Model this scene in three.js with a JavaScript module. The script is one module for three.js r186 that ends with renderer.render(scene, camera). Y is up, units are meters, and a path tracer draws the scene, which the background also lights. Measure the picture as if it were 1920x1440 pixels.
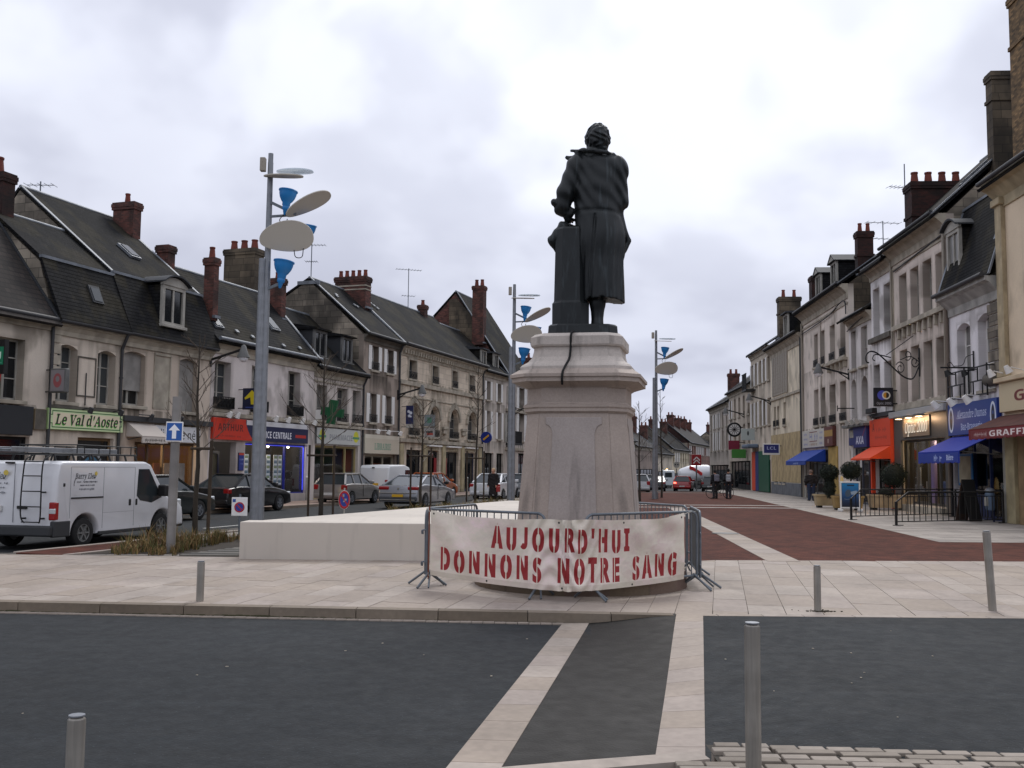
import * as THREE from 'three';
import { mergeGeometries, mergeVertices, toCreasedNormals } from 'three/addons/utils/BufferGeometryUtils.js';
import { RoundedBoxGeometry } from 'three/addons/geometries/RoundedBoxGeometry.js';
import { MarchingCubes } from 'three/addons/objects/MarchingCubes.js';

// ---------- camera, sky, sun, exposure ----------
const scene = new THREE.Scene();
const camera = new THREE.PerspectiveCamera(42.17, 4 / 3, 0.1, 900);
camera.rotation.order = 'YXZ';
camera.position.set(0, 1.7, 0);
camera.rotation.set(Math.atan(157 / 1867), 0, 0.010);
const renderer = new THREE.WebGLRenderer({ antialias: true });
renderer.toneMapping = THREE.LinearToneMapping;
renderer.toneMappingExposure = 1.68;
renderer.shadowMap.enabled = true;

// ---------- noise ----------
let seed = 7;
const rnd = () => { seed = (seed + 0x6d2b79f5) | 0; let t = Math.imul(seed ^ (seed >>> 15), 1 | seed); t = (t + Math.imul(t ^ (t >>> 7), 61 | t)) ^ t; return ((t ^ (t >>> 14)) >>> 0) / 4294967296; };
const rr = (a, b) => a + (b - a) * rnd();
const hsh = (x, y, s) => { let h = Math.imul(x, 374761393) + Math.imul(y, 668265263) + Math.imul(s, 1274126177); h = Math.imul(h ^ (h >>> 13), 1274126177); return ((h ^ (h >>> 16)) >>> 0) / 4294967296; };
const sm = (t) => t * t * (3 - 2 * t);
const sstep = (a, b, x) => sm(Math.min(1, Math.max(0, (x - a) / (b - a))));
const clamp = (x, a = 0, b = 1) => Math.min(b, Math.max(a, x));
const mixn = (a, b, t) => a + (b - a) * t;
function vn(x, y, px, py, s) {                       // value noise, period px, py
  const xi = Math.floor(x), yi = Math.floor(y), fx = sm(x - xi), fy = sm(y - yi);
  const m = (a, p) => ((a % p) + p) % p;
  const x0 = m(xi, px), x1 = m(xi + 1, px), y0 = m(yi, py), y1 = m(yi + 1, py);
  return mixn(mixn(hsh(x0, y0, s), hsh(x1, y0, s), fx), mixn(hsh(x0, y1, s), hsh(x1, y1, s), fx), fy);
}
function fbm(u, v, fx, fy, oct, s) {                 // u, v in 0..1, tiles
  let a = 0, w = 0.5, t = 0;
  for (let i = 0; i < oct; i++) { a += w * vn(u * fx, v * fy, fx, fy, s + i * 17); t += w; w *= 0.5; fx *= 2; fy *= 2; }
  return a / t;
}
// ---------- sky: an overcast of computed cloud, brightest where the sun stands behind it ----------
const sunDir = new THREE.Vector3(0.16, 0.74, -0.66).normalize();
{
  const W = 2048, H = 1024, d = new Float32Array(W * H * 4);
  for (let j = 0; j < H; j++) for (let i = 0; i < W; i++) {
    const el = (j + 0.5) / H * Math.PI - Math.PI / 2, az = (i + 0.5) / W * 2 * Math.PI;
    const u = i / W, y = Math.max(0, Math.sin(el));
    const p = 1 / (y + 0.28);                          // clouds crowd together towards the horizon
    const wv = fbm(u, p * 0.24, 8, 5, 4, 3);
    const c = fbm(u + 0.045 * (wv - 0.5), p * 0.30 + 0.09 * wv, 11, 4, 7, 21);
    const c2 = fbm(u + 0.02 * (wv - 0.5), p * 0.22 + 0.3 + 0.08 * wv, 23, 8, 6, 55);
    // direction: equirectangular, u = 0.5 + atan2(z, x) / 2pi
    const th = (u - 0.5) * 2 * Math.PI, ce = Math.cos(el), dx = Math.cos(th) * ce, dz = Math.sin(th) * ce, dy = Math.sin(el);
    const sd = Math.max(0, dx * sunDir.x + dy * sunDir.y + dz * sunDir.z);
    const glow = Math.pow(sd, 8) * 0.06;
    let k = clamp((c - 0.34) * 3.4) * 0.62 + clamp((c2 - 0.32) * 2.8) * 0.38;
    k = clamp(k); k = 0.35 * k + 0.65 * sm(k);
    const k2 = sm(clamp((fbm(u + 0.03 * (c - 0.5), p * 0.27 + 0.06 * c, 46, 15, 5, 91) - 0.30) * 2.5));
    let L = 0.375 + 0.115 * k + 0.115 * k2 + glow * (0.35 + 0.95 * k);
    L *= 0.88 + 0.46 * Math.max(0, dy);
    if (dy < 0) L *= 0.5;
    const o = (j * W + i) * 4, t = clamp((L - 0.38) / 0.26);
    d[o] = L * mixn(0.915, 0.955, t); d[o + 1] = L * mixn(0.955, 0.99, t); d[o + 2] = L * mixn(1.15, 1.10, t); d[o + 3] = 1;
  }
  const t = new THREE.DataTexture(d, W, H, THREE.RGBAFormat, THREE.FloatType);
  t.mapping = THREE.EquirectangularReflectionMapping; t.magFilter = THREE.LinearFilter; t.needsUpdate = true;
  scene.background = t; scene.environment = t;
}
const sun = new THREE.DirectionalLight(new THREE.Color(1.0, 0.97, 0.92), 0.9);
sun.position.copy(sunDir).multiplyScalar(120); sun.castShadow = true; sun.shadow.radius = 40;
sun.shadow.mapSize.set(2048, 2048);
Object.assign(sun.shadow.camera, { left: -70, right: 70, top: 70, bottom: -70, near: 1, far: 300 });
scene.add(sun, sun.target);

// ---------- textures and materials ----------
function dtex(n, m, size, fn, srgb = true) {          // a tiling texture of size metres, fn(u, v) -> [r, g, b] in 0..255
  const d = new Uint8Array(n * m * 4);
  for (let j = 0; j < m; j++) for (let i = 0; i < n; i++) {
    const c = fn(i / n, j / m), o = (j * n + i) * 4;
    d[o] = clamp(c[0], 0, 255); d[o + 1] = clamp(c[1], 0, 255); d[o + 2] = clamp(c[2], 0, 255); d[o + 3] = 255;
  }
  const t = new THREE.DataTexture(d, n, m); t.wrapS = t.wrapT = THREE.RepeatWrapping; t.magFilter = THREE.LinearFilter; t.minFilter = THREE.LinearMipmapLinearFilter; t.generateMipmaps = true;
  const s = Array.isArray(size) ? size : [size, size]; t.repeat.set(1 / s[0], 1 / s[1]);
  if (srgb) t.colorSpace = THREE.SRGBColorSpace; t.needsUpdate = true; return t;
}
const g3 = (v, r = 1, g = 1, b = 1) => [v * r, v * g, v * b];
const RGB = (r, g, b) => new THREE.Color().setRGB(r / 255, g / 255, b / 255, THREE.SRGBColorSpace);
const S = (c, rough = 0.8, o = {}) => new THREE.MeshStandardMaterial({ color: Array.isArray(c) ? RGB(...c) : c, roughness: rough, ...o });
const T = {};
T.grain = dtex(512, 512, 2.2, (u, v) => { const a = fbm(u, v, 6, 6, 5, 1), b = hsh(u * 512, v * 512, 9); return g3(208 + 40 * (a - 0.5) * 2 + 8 * (b - 0.5)); });
T.asphalt = dtex(1024, 1024, 6.5, (u, v) => { const a = fbm(u, v, 5, 5, 4, 11), b = fbm(u, v, 180, 180, 2, 12), c = hsh(u * 1024, v * 1024, 5), st = fbm(u, v, 3, 40, 3, 8); const k = 36 + 9 * (a - 0.5) + 13 * (b - 0.5) + 7 * (c - 0.5) + 8 * (st - 0.5) + (c > 0.9985 ? 46 : 0); return g3(k, 0.92, 1.0, 1.07); });
T.asphaltR = dtex(512, 512, 9.3, (u, v) => { const a = fbm(u, v, 4, 5, 5, 31), b = fbm(u, v, 90, 90, 2, 33); return g3(255 * clamp(0.86 + 0.10 * (a - 0.5) + 0.14 * (b - 0.5))); }, false);
T.asphaltB = dtex(512, 512, 1.6, (u, v) => g3(255 * fbm(u, v, 110, 110, 2, 41)), false);
T.slab = dtex(512, 512, 2.7, (u, v) => { const a = fbm(u, v, 4, 4, 5, 61), b = fbm(u, v, 60, 60, 2, 62), s = fbm(u, v, 9, 3, 4, 63); const k = 214 + 46 * (a - 0.5) + 22 * (b - 0.5) - 13 * sstep(0.60, 0.78, s); return g3(k, 1, 0.985, 0.97); });
T.redbrick = dtex(1024, 1024, 4.0, (u, v) => {          // 20 x 10 cm pavers, running bond
  const y = v * 40, r = Math.floor(y), x = u * 20 + (r % 2) * 0.5, c = ((Math.floor(x) % 20) + 20) % 20, fx = x - Math.floor(x), fy = y - r;
  const j = Math.min(Math.min(fx, 1 - fx) * 20, Math.min(fy, 1 - fy) * 10), t = hsh(c, r, 4), t2 = hsh(c, r, 5), a = fbm(u, v, 6, 6, 4, 71);
  const k = (0.80 + 0.30 * t + 0.36 * (a - 0.5)) * (j < 0.55 ? 0.72 : 1); return [94 * k + 8 * t2, 57 * k + 6 * t2, 47 * k + 4 * t2];
});
T.pave = dtex(1024, 1024, [4.5, 4.0], (u, v) => {       // pale slab paving, far off
  const y = v * 8, r = Math.floor(y), x = u * 5 + (r % 2) * 0.5, c = ((Math.floor(x) % 5) + 5) % 5, fx = x - Math.floor(x), fy = y - r, j = Math.min(Math.min(fx, 1 - fx) * 90, Math.min(fy, 1 - fy) * 50);
  const a = fbm(u, v, 5, 5, 5, 81), t = hsh(c, r, 7); const k = (150 + 20 * (t - 0.5) + 46 * (a - 0.5)) * (j < 0.9 ? 0.62 : 1); return g3(k, 1.0, 0.945, 0.89);
});
T.slate = dtex(1024, 1024, 4.4, (u, v) => {
  const y = v * 32, r = Math.floor(y), x = u * 22 + (r % 2) * 0.5, c = ((Math.floor(x) % 22) + 22) % 22, fx = x - Math.floor(x), fy = y - r;
  const a = fbm(u, v, 4, 3, 5, 91), t = hsh(c, r, 3), j = fy < 0.13 ? 0.55 : Math.min(fx, 1 - fx) < 0.06 ? 0.72 : 1;
  const moss = sstep(0.50, 0.72, fbm(u, v, 5, 4, 5, 95)); const k = (27 + 10 * (t - 0.5) + 16 * (a - 0.5)) * j; return [k * 0.98 + 17 * moss, k * 0.99 + 14 * moss, k * 1.05 + 6 * moss];
});
T.slateB = dtex(512, 512, 4.4, (u, v) => { const y = v * 32, r = Math.floor(y), fy = y - r, x = u * 22 + (r % 2) * 0.5, fx = x - Math.floor(x); return g3(255 * ((1 - fy) * 0.8 + 0.2 * hsh(Math.floor(x) % 22, r, 2)) * (Math.min(fx, 1 - fx) < 0.05 ? 0.6 : 1)); }, false);
T.tile = dtex(512, 512, 3.6, (u, v) => { const y = v * 20, r = Math.floor(y), x = u * 16 + (r % 2) * 0.5, c = ((Math.floor(x) % 16) + 16) % 16, fy = y - r, fx = x - Math.floor(x), t = hsh(c, r, 3), a = fbm(u, v, 4, 4, 4, 97); const k = (0.75 + 0.5 * t + 0.5 * (a - 0.5)) * (fy < 0.2 ? 0.5 : 1) * (fx < 0.1 ? 0.7 : 1); return [40 * k, 34 * k, 31 * k]; });
T.brick = dtex(1024, 1024, 2.0, (u, v) => {
  const y = v * 28, r = Math.floor(y), x = u * 9 + (r % 2) * 0.5, c = ((Math.floor(x) % 9) + 9) % 9, fx = x - Math.floor(x), fy = y - r, m = Math.min(Math.min(fx, 1 - fx) * 22, Math.min(fy, 1 - fy) * 7) < 0.5;
  const t = hsh(c, r, 13), a = fbm(u, v, 4, 4, 5, 99), soot = sstep(0.45, 0.75, fbm(u, v, 3, 2, 4, 98)); const k = (0.72 + 0.5 * t + 0.5 * (a - 0.5)) * (1 - 0.42 * soot);
  return m ? [84 * (0.6 + 0.5 * a), 74 * (0.6 + 0.5 * a), 66 * (0.6 + 0.5 * a)] : [84 * k, 48 * k, 41 * k];
});
T.brickY = dtex(512, 512, 2.0, (u, v) => { const y = v * 28, r = Math.floor(y), x = u * 9 + (r % 2) * 0.5, c = ((Math.floor(x) % 9) + 9) % 9, fx = x - Math.floor(x), fy = y - r, m = Math.min(Math.min(fx, 1 - fx) * 22, Math.min(fy, 1 - fy) * 7) < 0.5, t = hsh(c, r, 13), a = fbm(u, v, 4, 4, 5, 99); const k = (0.72 + 0.5 * t + 0.5 * (a - 0.5)) * (m ? 0.8 : 1); return [112 * k, 90 * k, 62 * k]; });
T.ashlar = dtex(1024, 1024, 4.2, (u, v) => {
  const y = v * 12, r = Math.floor(y), x = u * 6 + hsh(r, 3, 1), c = ((Math.floor(x) % 6) + 6) % 6, fx = x - Math.floor(x), fy = y - r, m = Math.min(Math.min(fx, 1 - fx) * 70, Math.min(fy, 1 - fy) * 35);
  const t = hsh(c, r, 17), a = fbm(u, v, 5, 5, 5, 101), s = sstep(0.48, 0.75, fbm(u, v, 4, 2, 5, 103)); const k = (134 + 42 * (t - 0.5) + 60 * (a - 0.5)) * (1 - 0.40 * s) * (m < 1.2 ? 0.62 : 1); return g3(k, 1, 0.93, 0.83);
});
T.ped = dtex(1024, 1024, 2.4, (u, v) => { const a = fbm(u, v, 3, 3, 5, 111), b = hsh(u * 1024, v * 1024, 3), c = fbm(u, v, 140, 140, 2, 113), st = fbm(u, v, 14, 2, 4, 115); const k = 208 + 50 * (a - 0.5) + 20 * (c - 0.5) + 12 * (b - 0.5) - 38 * sstep(0.55, 0.8, st); return g3(k, 1.0, 0.985, 0.975); });
T.bronze = dtex(512, 512, 0.9, (u, v) => { const a = fbm(u, v, 5, 5, 5, 121), s = fbm(u, v, 16, 3, 4, 123); const k = 31 + 14 * (a - 0.5) + 30 * sstep(0.55, 0.85, s); return g3(k, 0.95, 1.0, 1.0); });
T.cloth = dtex(512, 512, 1.4, (u, v) => { const a = fbm(u, v, 4, 4, 5, 131), b = fbm(u, v, 120, 120, 2, 133); return g3(208 + 26 * (a - 0.5) + 12 * (b - 0.5), 1, 0.97, 0.90); });
T.metal = dtex(512, 512, 0.7, (u, v) => { const a = fbm(u, v, 5, 5, 4, 141), s = fbm(u, v, 90, 4, 3, 142); return g3(190 + 40 * (a - 0.5) + 30 * (s - 0.5)); });
T.leafB = dtex(256, 256, 0.3, (u, v) => g3(255 * fbm(u, v, 30, 30, 2, 151)), false);

const M = {
  asphalt: new THREE.MeshPhysicalMaterial({ color: 0xffffff, roughness: 1, specularIntensity: 0.55, map: T.asphalt, roughnessMap: T.asphaltR, bumpMap: T.asphaltB, bumpScale: 0.0022 }),
  asphaltBrown: new THREE.MeshPhysicalMaterial({ color: RGB(172, 144, 122), roughness: 0.85, specularIntensity: 0.6, map: T.asphalt, roughnessMap: T.asphaltR, bumpMap: T.asphaltB, bumpScale: 0.0015 }),
  base: S([92, 86, 78], 0.95, { map: T.grain }),
  red: new THREE.MeshPhysicalMaterial({ color: RGB(222, 208, 204), roughness: 0.95, specularIntensity: 0.35, map: T.redbrick }), pave: S([255, 255, 255], 0.85, { map: T.pave }),
  slate: new THREE.MeshPhysicalMaterial({ color: 0xffffff, roughness: 0.85, specularIntensity: 0.22,  map: T.slate, bumpMap: T.slateB, bumpScale: 0.012 }), tile: S([255, 255, 255], 0.9, { map: T.tile }),
  brick: S([255, 255, 255], 0.9, { map: T.brick }), brickDark: S([150, 132, 128], 0.9, { map: T.brick }), ashlar: S([255, 255, 255], 0.9, { map: T.ashlar }), ashlarDark: S([170, 162, 150], 0.9, { map: T.ashlar }),
  ped: S([198, 184, 173], 0.72, { map: T.ped, bumpMap: T.grain, bumpScale: 0.003 }), bronze: S([232, 246, 255], 0.46, { map: T.bronze, metalness: 0.35, bumpMap: T.grain, bumpScale: 0.008 }),
  zinc: S([134, 140, 148], 0.55, { metalness: 0.15, map: T.grain }), lead: S([48, 50, 54], 0.7, { metalness: 0.1 }), gutter: S([52, 52, 54], 0.6), gutterLight: S([150, 142, 130], 0.7),
  steel: S([168, 172, 178], 0.45, { metalness: 0.3, map: T.metal }), galv: S([132, 140, 148], 0.5, { metalness: 0.3, map: T.metal }), stainless: S([190, 183, 172], 0.36, { metalness: 0.3, map: T.metal }),
  iron: S([16, 16, 18], 0.55), black: S([10, 10, 11], 0.6), rubber: S([17, 17, 18], 0.85), pot: S([128, 62, 48], 0.85, { map: T.grain }), wood: S([74, 60, 46], 0.9, { map: T.grain }),
  white: S([226, 224, 220], 0.6), whiteOld: S([186, 182, 172], 0.75, { map: T.grain }), greyPaint: S([122, 122, 120], 0.7, { map: T.grain }),
  glass: S([24, 27, 30], 0.06), glassGrey: S([62, 66, 68], 0.12), curtain: S([142, 140, 136], 0.3, { map: T.grain }), roller: S([168, 164, 158], 0.7, { map: T.grain }),
  carGlass: S([44, 50, 53], 0.05), stone: S([196, 186, 168], 0.85, { map: T.grain }), stoneDark: S([110, 104, 94], 0.9, { map: T.grain }),
  mirrorDisc: S([186, 180, 168], 0.6), mirrorTop: S([225, 228, 232], 0.12, { metalness: 0.6 }), blue: S([26, 118, 184], 0.42), navy: S([20, 26, 62], 0.5),
  dark: S([20, 18, 17], 0.9), interior: S([96, 88, 78], 0.9), trunk: S([66, 58, 48], 0.95, { map: T.grain }), twig: S([82, 72, 62], 0.95),
  redLight: S([140, 12, 14], 0.25), amber: S([200, 110, 20], 0.3), clearLight: S([200, 204, 206], 0.15, { metalness: 0.3 }), skin: S([190, 142, 118], 0.6),
  pane: new THREE.MeshPhysicalMaterial({ color: 0xffffff, roughness: 0.03, transmission: 1, thickness: 0, ior: 1.5 }),
};
const slabMats = [[178, 166, 155], [181, 169, 160], [175, 162, 149], [186, 175, 165], [177, 164, 152]].map((c) => S(c, 0.78, { map: T.slab, bumpMap: T.grain, bumpScale: 0.002 }));
const kerbMats = [[138, 126, 110], [130, 118, 103], [145, 133, 118]].map((c) => S(c, 0.85, { map: T.slab }));
const whiteWall = S([218, 211, 202], 0.8, { map: dtex(512, 512, 5, (u, v) => { const a = fbm(u, v, 4, 4, 5, 161), s = fbm(u, v, 30, 3, 4, 163); return g3(226 + 30 * (a - 0.5) - 9 * sstep(0.6, 0.8, s), 1, 0.985, 0.965); }) });

// ---------- geometry helpers ----------
function uvm(g) {                                     // non-indexed, uv in metres by the dominant axis
  if (g.index) g = g.toNonIndexed();
  if (!g.attributes.normal) g.computeVertexNormals();
  const p = g.attributes.position, n = g.attributes.normal, uv = new Float32Array(p.count * 2);
  for (let i = 0; i < p.count; i += 3) {
    let x = 0, y = 0, z = 0; for (let k = 0; k < 3; k++) { x += n.getX(i + k); y += n.getY(i + k); z += n.getZ(i + k); }
    x = Math.abs(x); y = Math.abs(y); z = Math.abs(z);
    for (let k = 0; k < 3; k++) {
      const a = i + k, o = a * 2, X = p.getX(a), Y = p.getY(a), Z = p.getZ(a);
      if (y >= x && y >= z) { uv[o] = X; uv[o + 1] = Z; } else if (x >= z) { uv[o] = Z; uv[o + 1] = Y; } else { uv[o] = X; uv[o + 1] = Y; }
    }
  }
  const r = new THREE.BufferGeometry(); r.setAttribute('position', p); r.setAttribute('normal', n); r.setAttribute('uv', new THREE.BufferAttribute(uv, 2)); return r;
}
const m4 = new THREE.Matrix4(), qq = new THREE.Quaternion(), V = (x, y, z) => new THREE.Vector3(x, y, z), ONE = V(1, 1, 1);
const place = (g, x = 0, y = 0, z = 0, rx = 0, ry = 0, rz = 0) => g.applyMatrix4(m4.compose(V(x, y, z), qq.setFromEuler(new THREE.Euler(rx, ry, rz, 'YXZ')), ONE));
const box = (x0, x1, y0, y1, z0, z1) => new THREE.BoxGeometry(x1 - x0, y1 - y0, z1 - z0).translate((x0 + x1) / 2, (y0 + y1) / 2, (z0 + z1) / 2);
const rbox = (x0, x1, y0, y1, z0, z1, r = 0.02, s = 2) => new RoundedBoxGeometry(x1 - x0, y1 - y0, z1 - z0, s, Math.min(r, (x1 - x0) * 0.49, (y1 - y0) * 0.49, (z1 - z0) * 0.49)).translate((x0 + x1) / 2, (y0 + y1) / 2, (z0 + z1) / 2);
function bar(a, b, r, r2 = r, n = 8) {                 // a rod between two points
  const A = V(...a), B = V(...b), d = B.clone().sub(A), l = d.length();
  return new THREE.CylinderGeometry(r2, r, l, n).applyMatrix4(m4.compose(A.add(B).multiplyScalar(0.5), qq.setFromUnitVectors(V(0, 1, 0), d.normalize()), ONE));
}
function beam(a, b, w, h) { const A = V(...a), B = V(...b), d = B.clone().sub(A), l = d.length(); const m = new THREE.Matrix4().lookAt(V(0, 0, 0), d, Math.abs(d.y) > 0.99 * l ? V(1, 0, 0) : V(0, 1, 0)); m.setPosition(A.add(B).multiplyScalar(0.5)); return new THREE.BoxGeometry(w, h, l).applyMatrix4(m); }
const tube = (pts, r, n = 24, k = 6) => new THREE.TubeGeometry(new THREE.CatmullRomCurve3(pts.map((p) => V(...p))), n, r, k);
function prism(pts, x0, x1) {                          // polygon in (z, y), swept along x
  const s = new THREE.Shape(pts.map(([z, y]) => new THREE.Vector2(-z, y)));
  return new THREE.ExtrudeGeometry(s, { depth: x1 - x0, bevelEnabled: false }).applyMatrix4(new THREE.Matrix4().set(0, 0, 1, x0, 0, 1, 0, 0, -1, 0, 0, 0, 0, 0, 0, 1));
}
function slope(x0, x1, a, b, th = 0.1) {               // a roof slab between edges a = [z, y] (eave) and b (ridge)
  const dz = b[0] - a[0], dy = b[1] - a[1], l = Math.hypot(dz, dy), nz = dy / l * th, ny = -dz / l * th;
  const g = prism([[a[0], a[1]], [b[0], b[1]], [b[0] + nz, b[1] + ny], [a[0] + nz, a[1] + ny]], x0, x1); return g;
}
const merge = (list) => mergeGeometries(list.map(uvm));
const names = {};
const numbered = (n) => { const k = names[n] = (names[n] ?? -1) + 1; return k ? n + '_' + String(k).padStart(3, '0') : n; };
function fin(o) { o.castShadow = o.receiveShadow = true; return o; }
function obj(name, list, mat, parent = scene, raw = false) {
  const o = fin(new THREE.Mesh(raw ? list : merge(Array.isArray(list) ? list : [list]), mat)); o.name = parent === scene ? numbered(name) : name; parent.add(o); return o;
}
function tag(o, label, category, group) { o.userData = { label, category }; if (group) o.userData.group = group; return o; }
function thing(name, label, category, [x, y, z] = [0, 0, 0], ry = 0, group) { const o = new THREE.Group(); o.name = numbered(name); o.position.set(x, y, z); o.rotation.y = ry; scene.add(o); return tag(o, label, category, group); }
function struct(name, list, mat) { const o = obj(name, list, mat); o.userData = { kind: 'structure' }; return o; }
function copy(o, name, label, [x, y, z], ry) { const c = o.clone(); c.name = numbered(name); scene.add(c); c.position.set(x, y, z); if (ry !== undefined) c.rotation.y = ry; c.userData = { ...o.userData }; if (label) c.userData.label = label; return c; }
const sheet = (pts, y) => { const s = new THREE.ShapeGeometry(new THREE.Shape(pts.map(([x, z]) => new THREE.Vector2(x, -z)))); return s.rotateX(-Math.PI / 2).translate(0, y, 0); };
const plate = (pts, y0, y1) => { const s = new THREE.ExtrudeGeometry(new THREE.Shape(pts.map(([x, z]) => new THREE.Vector2(x, -z))), { depth: y1 - y0, bevelEnabled: false }); return s.rotateX(-Math.PI / 2).translate(0, y0, 0); };
// printed boards: canvas textures
function print(w, h, pxm, draw) {
  const c = document.createElement('canvas'); c.width = Math.max(8, Math.round(w * pxm)); c.height = Math.max(8, Math.round(h * pxm)); const x = c.getContext('2d'); x.scale(c.width / w, c.height / h);
  x.textAlign = 'center'; x.textBaseline = 'middle'; draw(x, w, h);
  const t = new THREE.CanvasTexture(c); t.colorSpace = THREE.SRGBColorSpace; return t;
}
const printMat = (w, h, pxm, draw, rough = 0.5) => S([255, 255, 255], rough, { map: print(w, h, pxm, draw) });
const fill = (x, c, a, b, w, h) => { x.fillStyle = c; x.fillRect(a, b, w, h); };
function word(x, s, cx, cy, size, color, font = 'sans-serif', wide, style = 'bold') {
  x.save(); x.font = style + ' 100px ' + font; const k = size / 100; x.translate(cx, cy); const m = x.measureText(s).width * k; x.scale(wide ? k * wide / m : k, k); x.fillStyle = color; x.fillText(s, 0, 0); x.restore();
}
function board(parent, name, x0, x1, y0, y1, z, depth, mat, print, shared) {   // a box whose front carries a print
  const o = obj(name, rbox(x0, x1, y0, y1, z, z + depth, 0.012), mat, parent);
  const p = fin(new THREE.Mesh(new THREE.PlaneGeometry(x1 - x0 - 0.03, y1 - y0 - 0.03), print)); p.name = 'print'; p.position.set((x0 + x1) / 2, (y0 + y1) / 2, z + depth + 0.003); (shared ?? o).add(p); return o;
}
function scrawl(x, cx, cy, w, h, color) { x.fillStyle = color; let a = cx - w / 2, i = Math.round(w * 97 + cx * 31); while (a < cx + w / 2) { const q = h * (0.35 + 0.5 * hsh(i, 3, 1)); if (hsh(i, 7, 2) > 0.16) { x.fillRect(a, cy - h / 2 + h * 0.3 * hsh(i, 1, 5), q * 0.3, h * (0.5 + 0.5 * hsh(i, 2, 9))); x.fillRect(a, cy - h * 0.1, q, h * 0.22); if (hsh(i, 9, 4) > 0.5) x.fillRect(a + q * 0.7, cy - h / 2, q * 0.28, h); } a += q * 1.35; i++; } }   // print too small or blurred to read
// ---------- ground, roads, pavements ----------
const nrm = (x, z) => { const l = Math.hypot(x, z); return [x / l, z / l]; };
const SIDE = { L: { o: [-15.6, -33.8], d: nrm(0.317, -0.948) }, R: { o: [16.9, -33.8], d: nrm(-0.0643, 0.998) } };
for (const k of ['L', 'R']) { const s = SIDE[k]; s.ry = Math.atan2(-s.d[1], s.d[0]); s.n = [-s.d[1], s.d[0]]; }
const on = (k, u, s = 0, y = 0) => { const q = SIDE[k]; return [q.o[0] + q.d[0] * u + q.n[0] * s, y, q.o[1] + q.d[1] * u + q.n[1] * s]; };   // a point u along a row of houses, s in front of it
const on2 = (k, u, s = 0) => { const p = on(k, u, s); return [p[0], p[2]]; };
const dip = (z) => -0.012 * Math.max(0, -z - 72) - 0.0 ;   // the street falls away beyond the square
{
  // the land: one sheet, falling away down the street
  const g = new THREE.PlaneGeometry(1600, 1600, 8, 400).rotateX(-Math.PI / 2), p = g.attributes.position;
  for (let i = 0; i < p.count; i++) p.setY(i, -0.16 + Math.max(-2.4, dip(p.getZ(i))));
  g.computeVertexNormals(); struct('ground', g, S([255, 255, 255], 0.95, { map: T.asphalt }));
}
const roadY = (x, z) => -0.115 * (1 - sstep(0.75, 2.05, x - 0.10 * (z + 11.5))) - 0.006;
function gridSheet(pts, yf, n = 60) {                  // a triangulated sheet over a quad [a, b, c, d], y from yf
  const P = [], I = []; const [a, b, c, d] = pts;
  for (let j = 0; j <= n; j++) for (let i = 0; i <= n; i++) { const u = i / n, v = j / n, x = mixn(mixn(a[0], b[0], u), mixn(d[0], c[0], u), v), z = mixn(mixn(a[1], b[1], u), mixn(d[1], c[1], u), v); P.push(x, yf(x, z), z); }
  for (let j = 0; j < n; j++) for (let i = 0; i < n; i++) { const k = j * (n + 1) + i; I.push(k, k + 1, k + n + 2, k, k + n + 2, k + n + 1); }
  const g = new THREE.BufferGeometry(); g.setAttribute('position', new THREE.Float32BufferAttribute(P, 3)); g.setIndex(I); g.computeVertexNormals();
  return g;
}
// front road, in three lanes of surface: the two asphalt fields and the brown field between the stone strips
const kerbZ = (x) => x < 1.9 ? -11.80 - (1.9 - x) * 0.07 : -11.80 - (x - 1.9) * 0.01;
const stripA = [[-0.705, -4.3], [-0.37, -6.22], [0.62, -11.86]], stripA2 = [[-0.37, -4.3], [-0.04, -6.2], [0.93, -11.84]];
struct('road', gridSheet([[-40, -4.3], [3, -4.3], [3, -11.9], [-40, -18.0]].map(([x, z]) => [x, z]), (x, z) => roadY(x, z), 90), M.asphalt);
struct('road', gridSheet([[1.18, -6.15], [40, -4.6], [40, -12.4], [2.26, -11.86]], (x, z) => roadY(x, z) + 0.006, 40), M.asphalt);
struct('road', gridSheet([[-0.10, -5.9], [0.86, -5.9], [1.96, -11.95], [0.92, -11.95]], (x, z) => roadY(x, z) + 0.007, 30), M.asphaltBrown);
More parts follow.
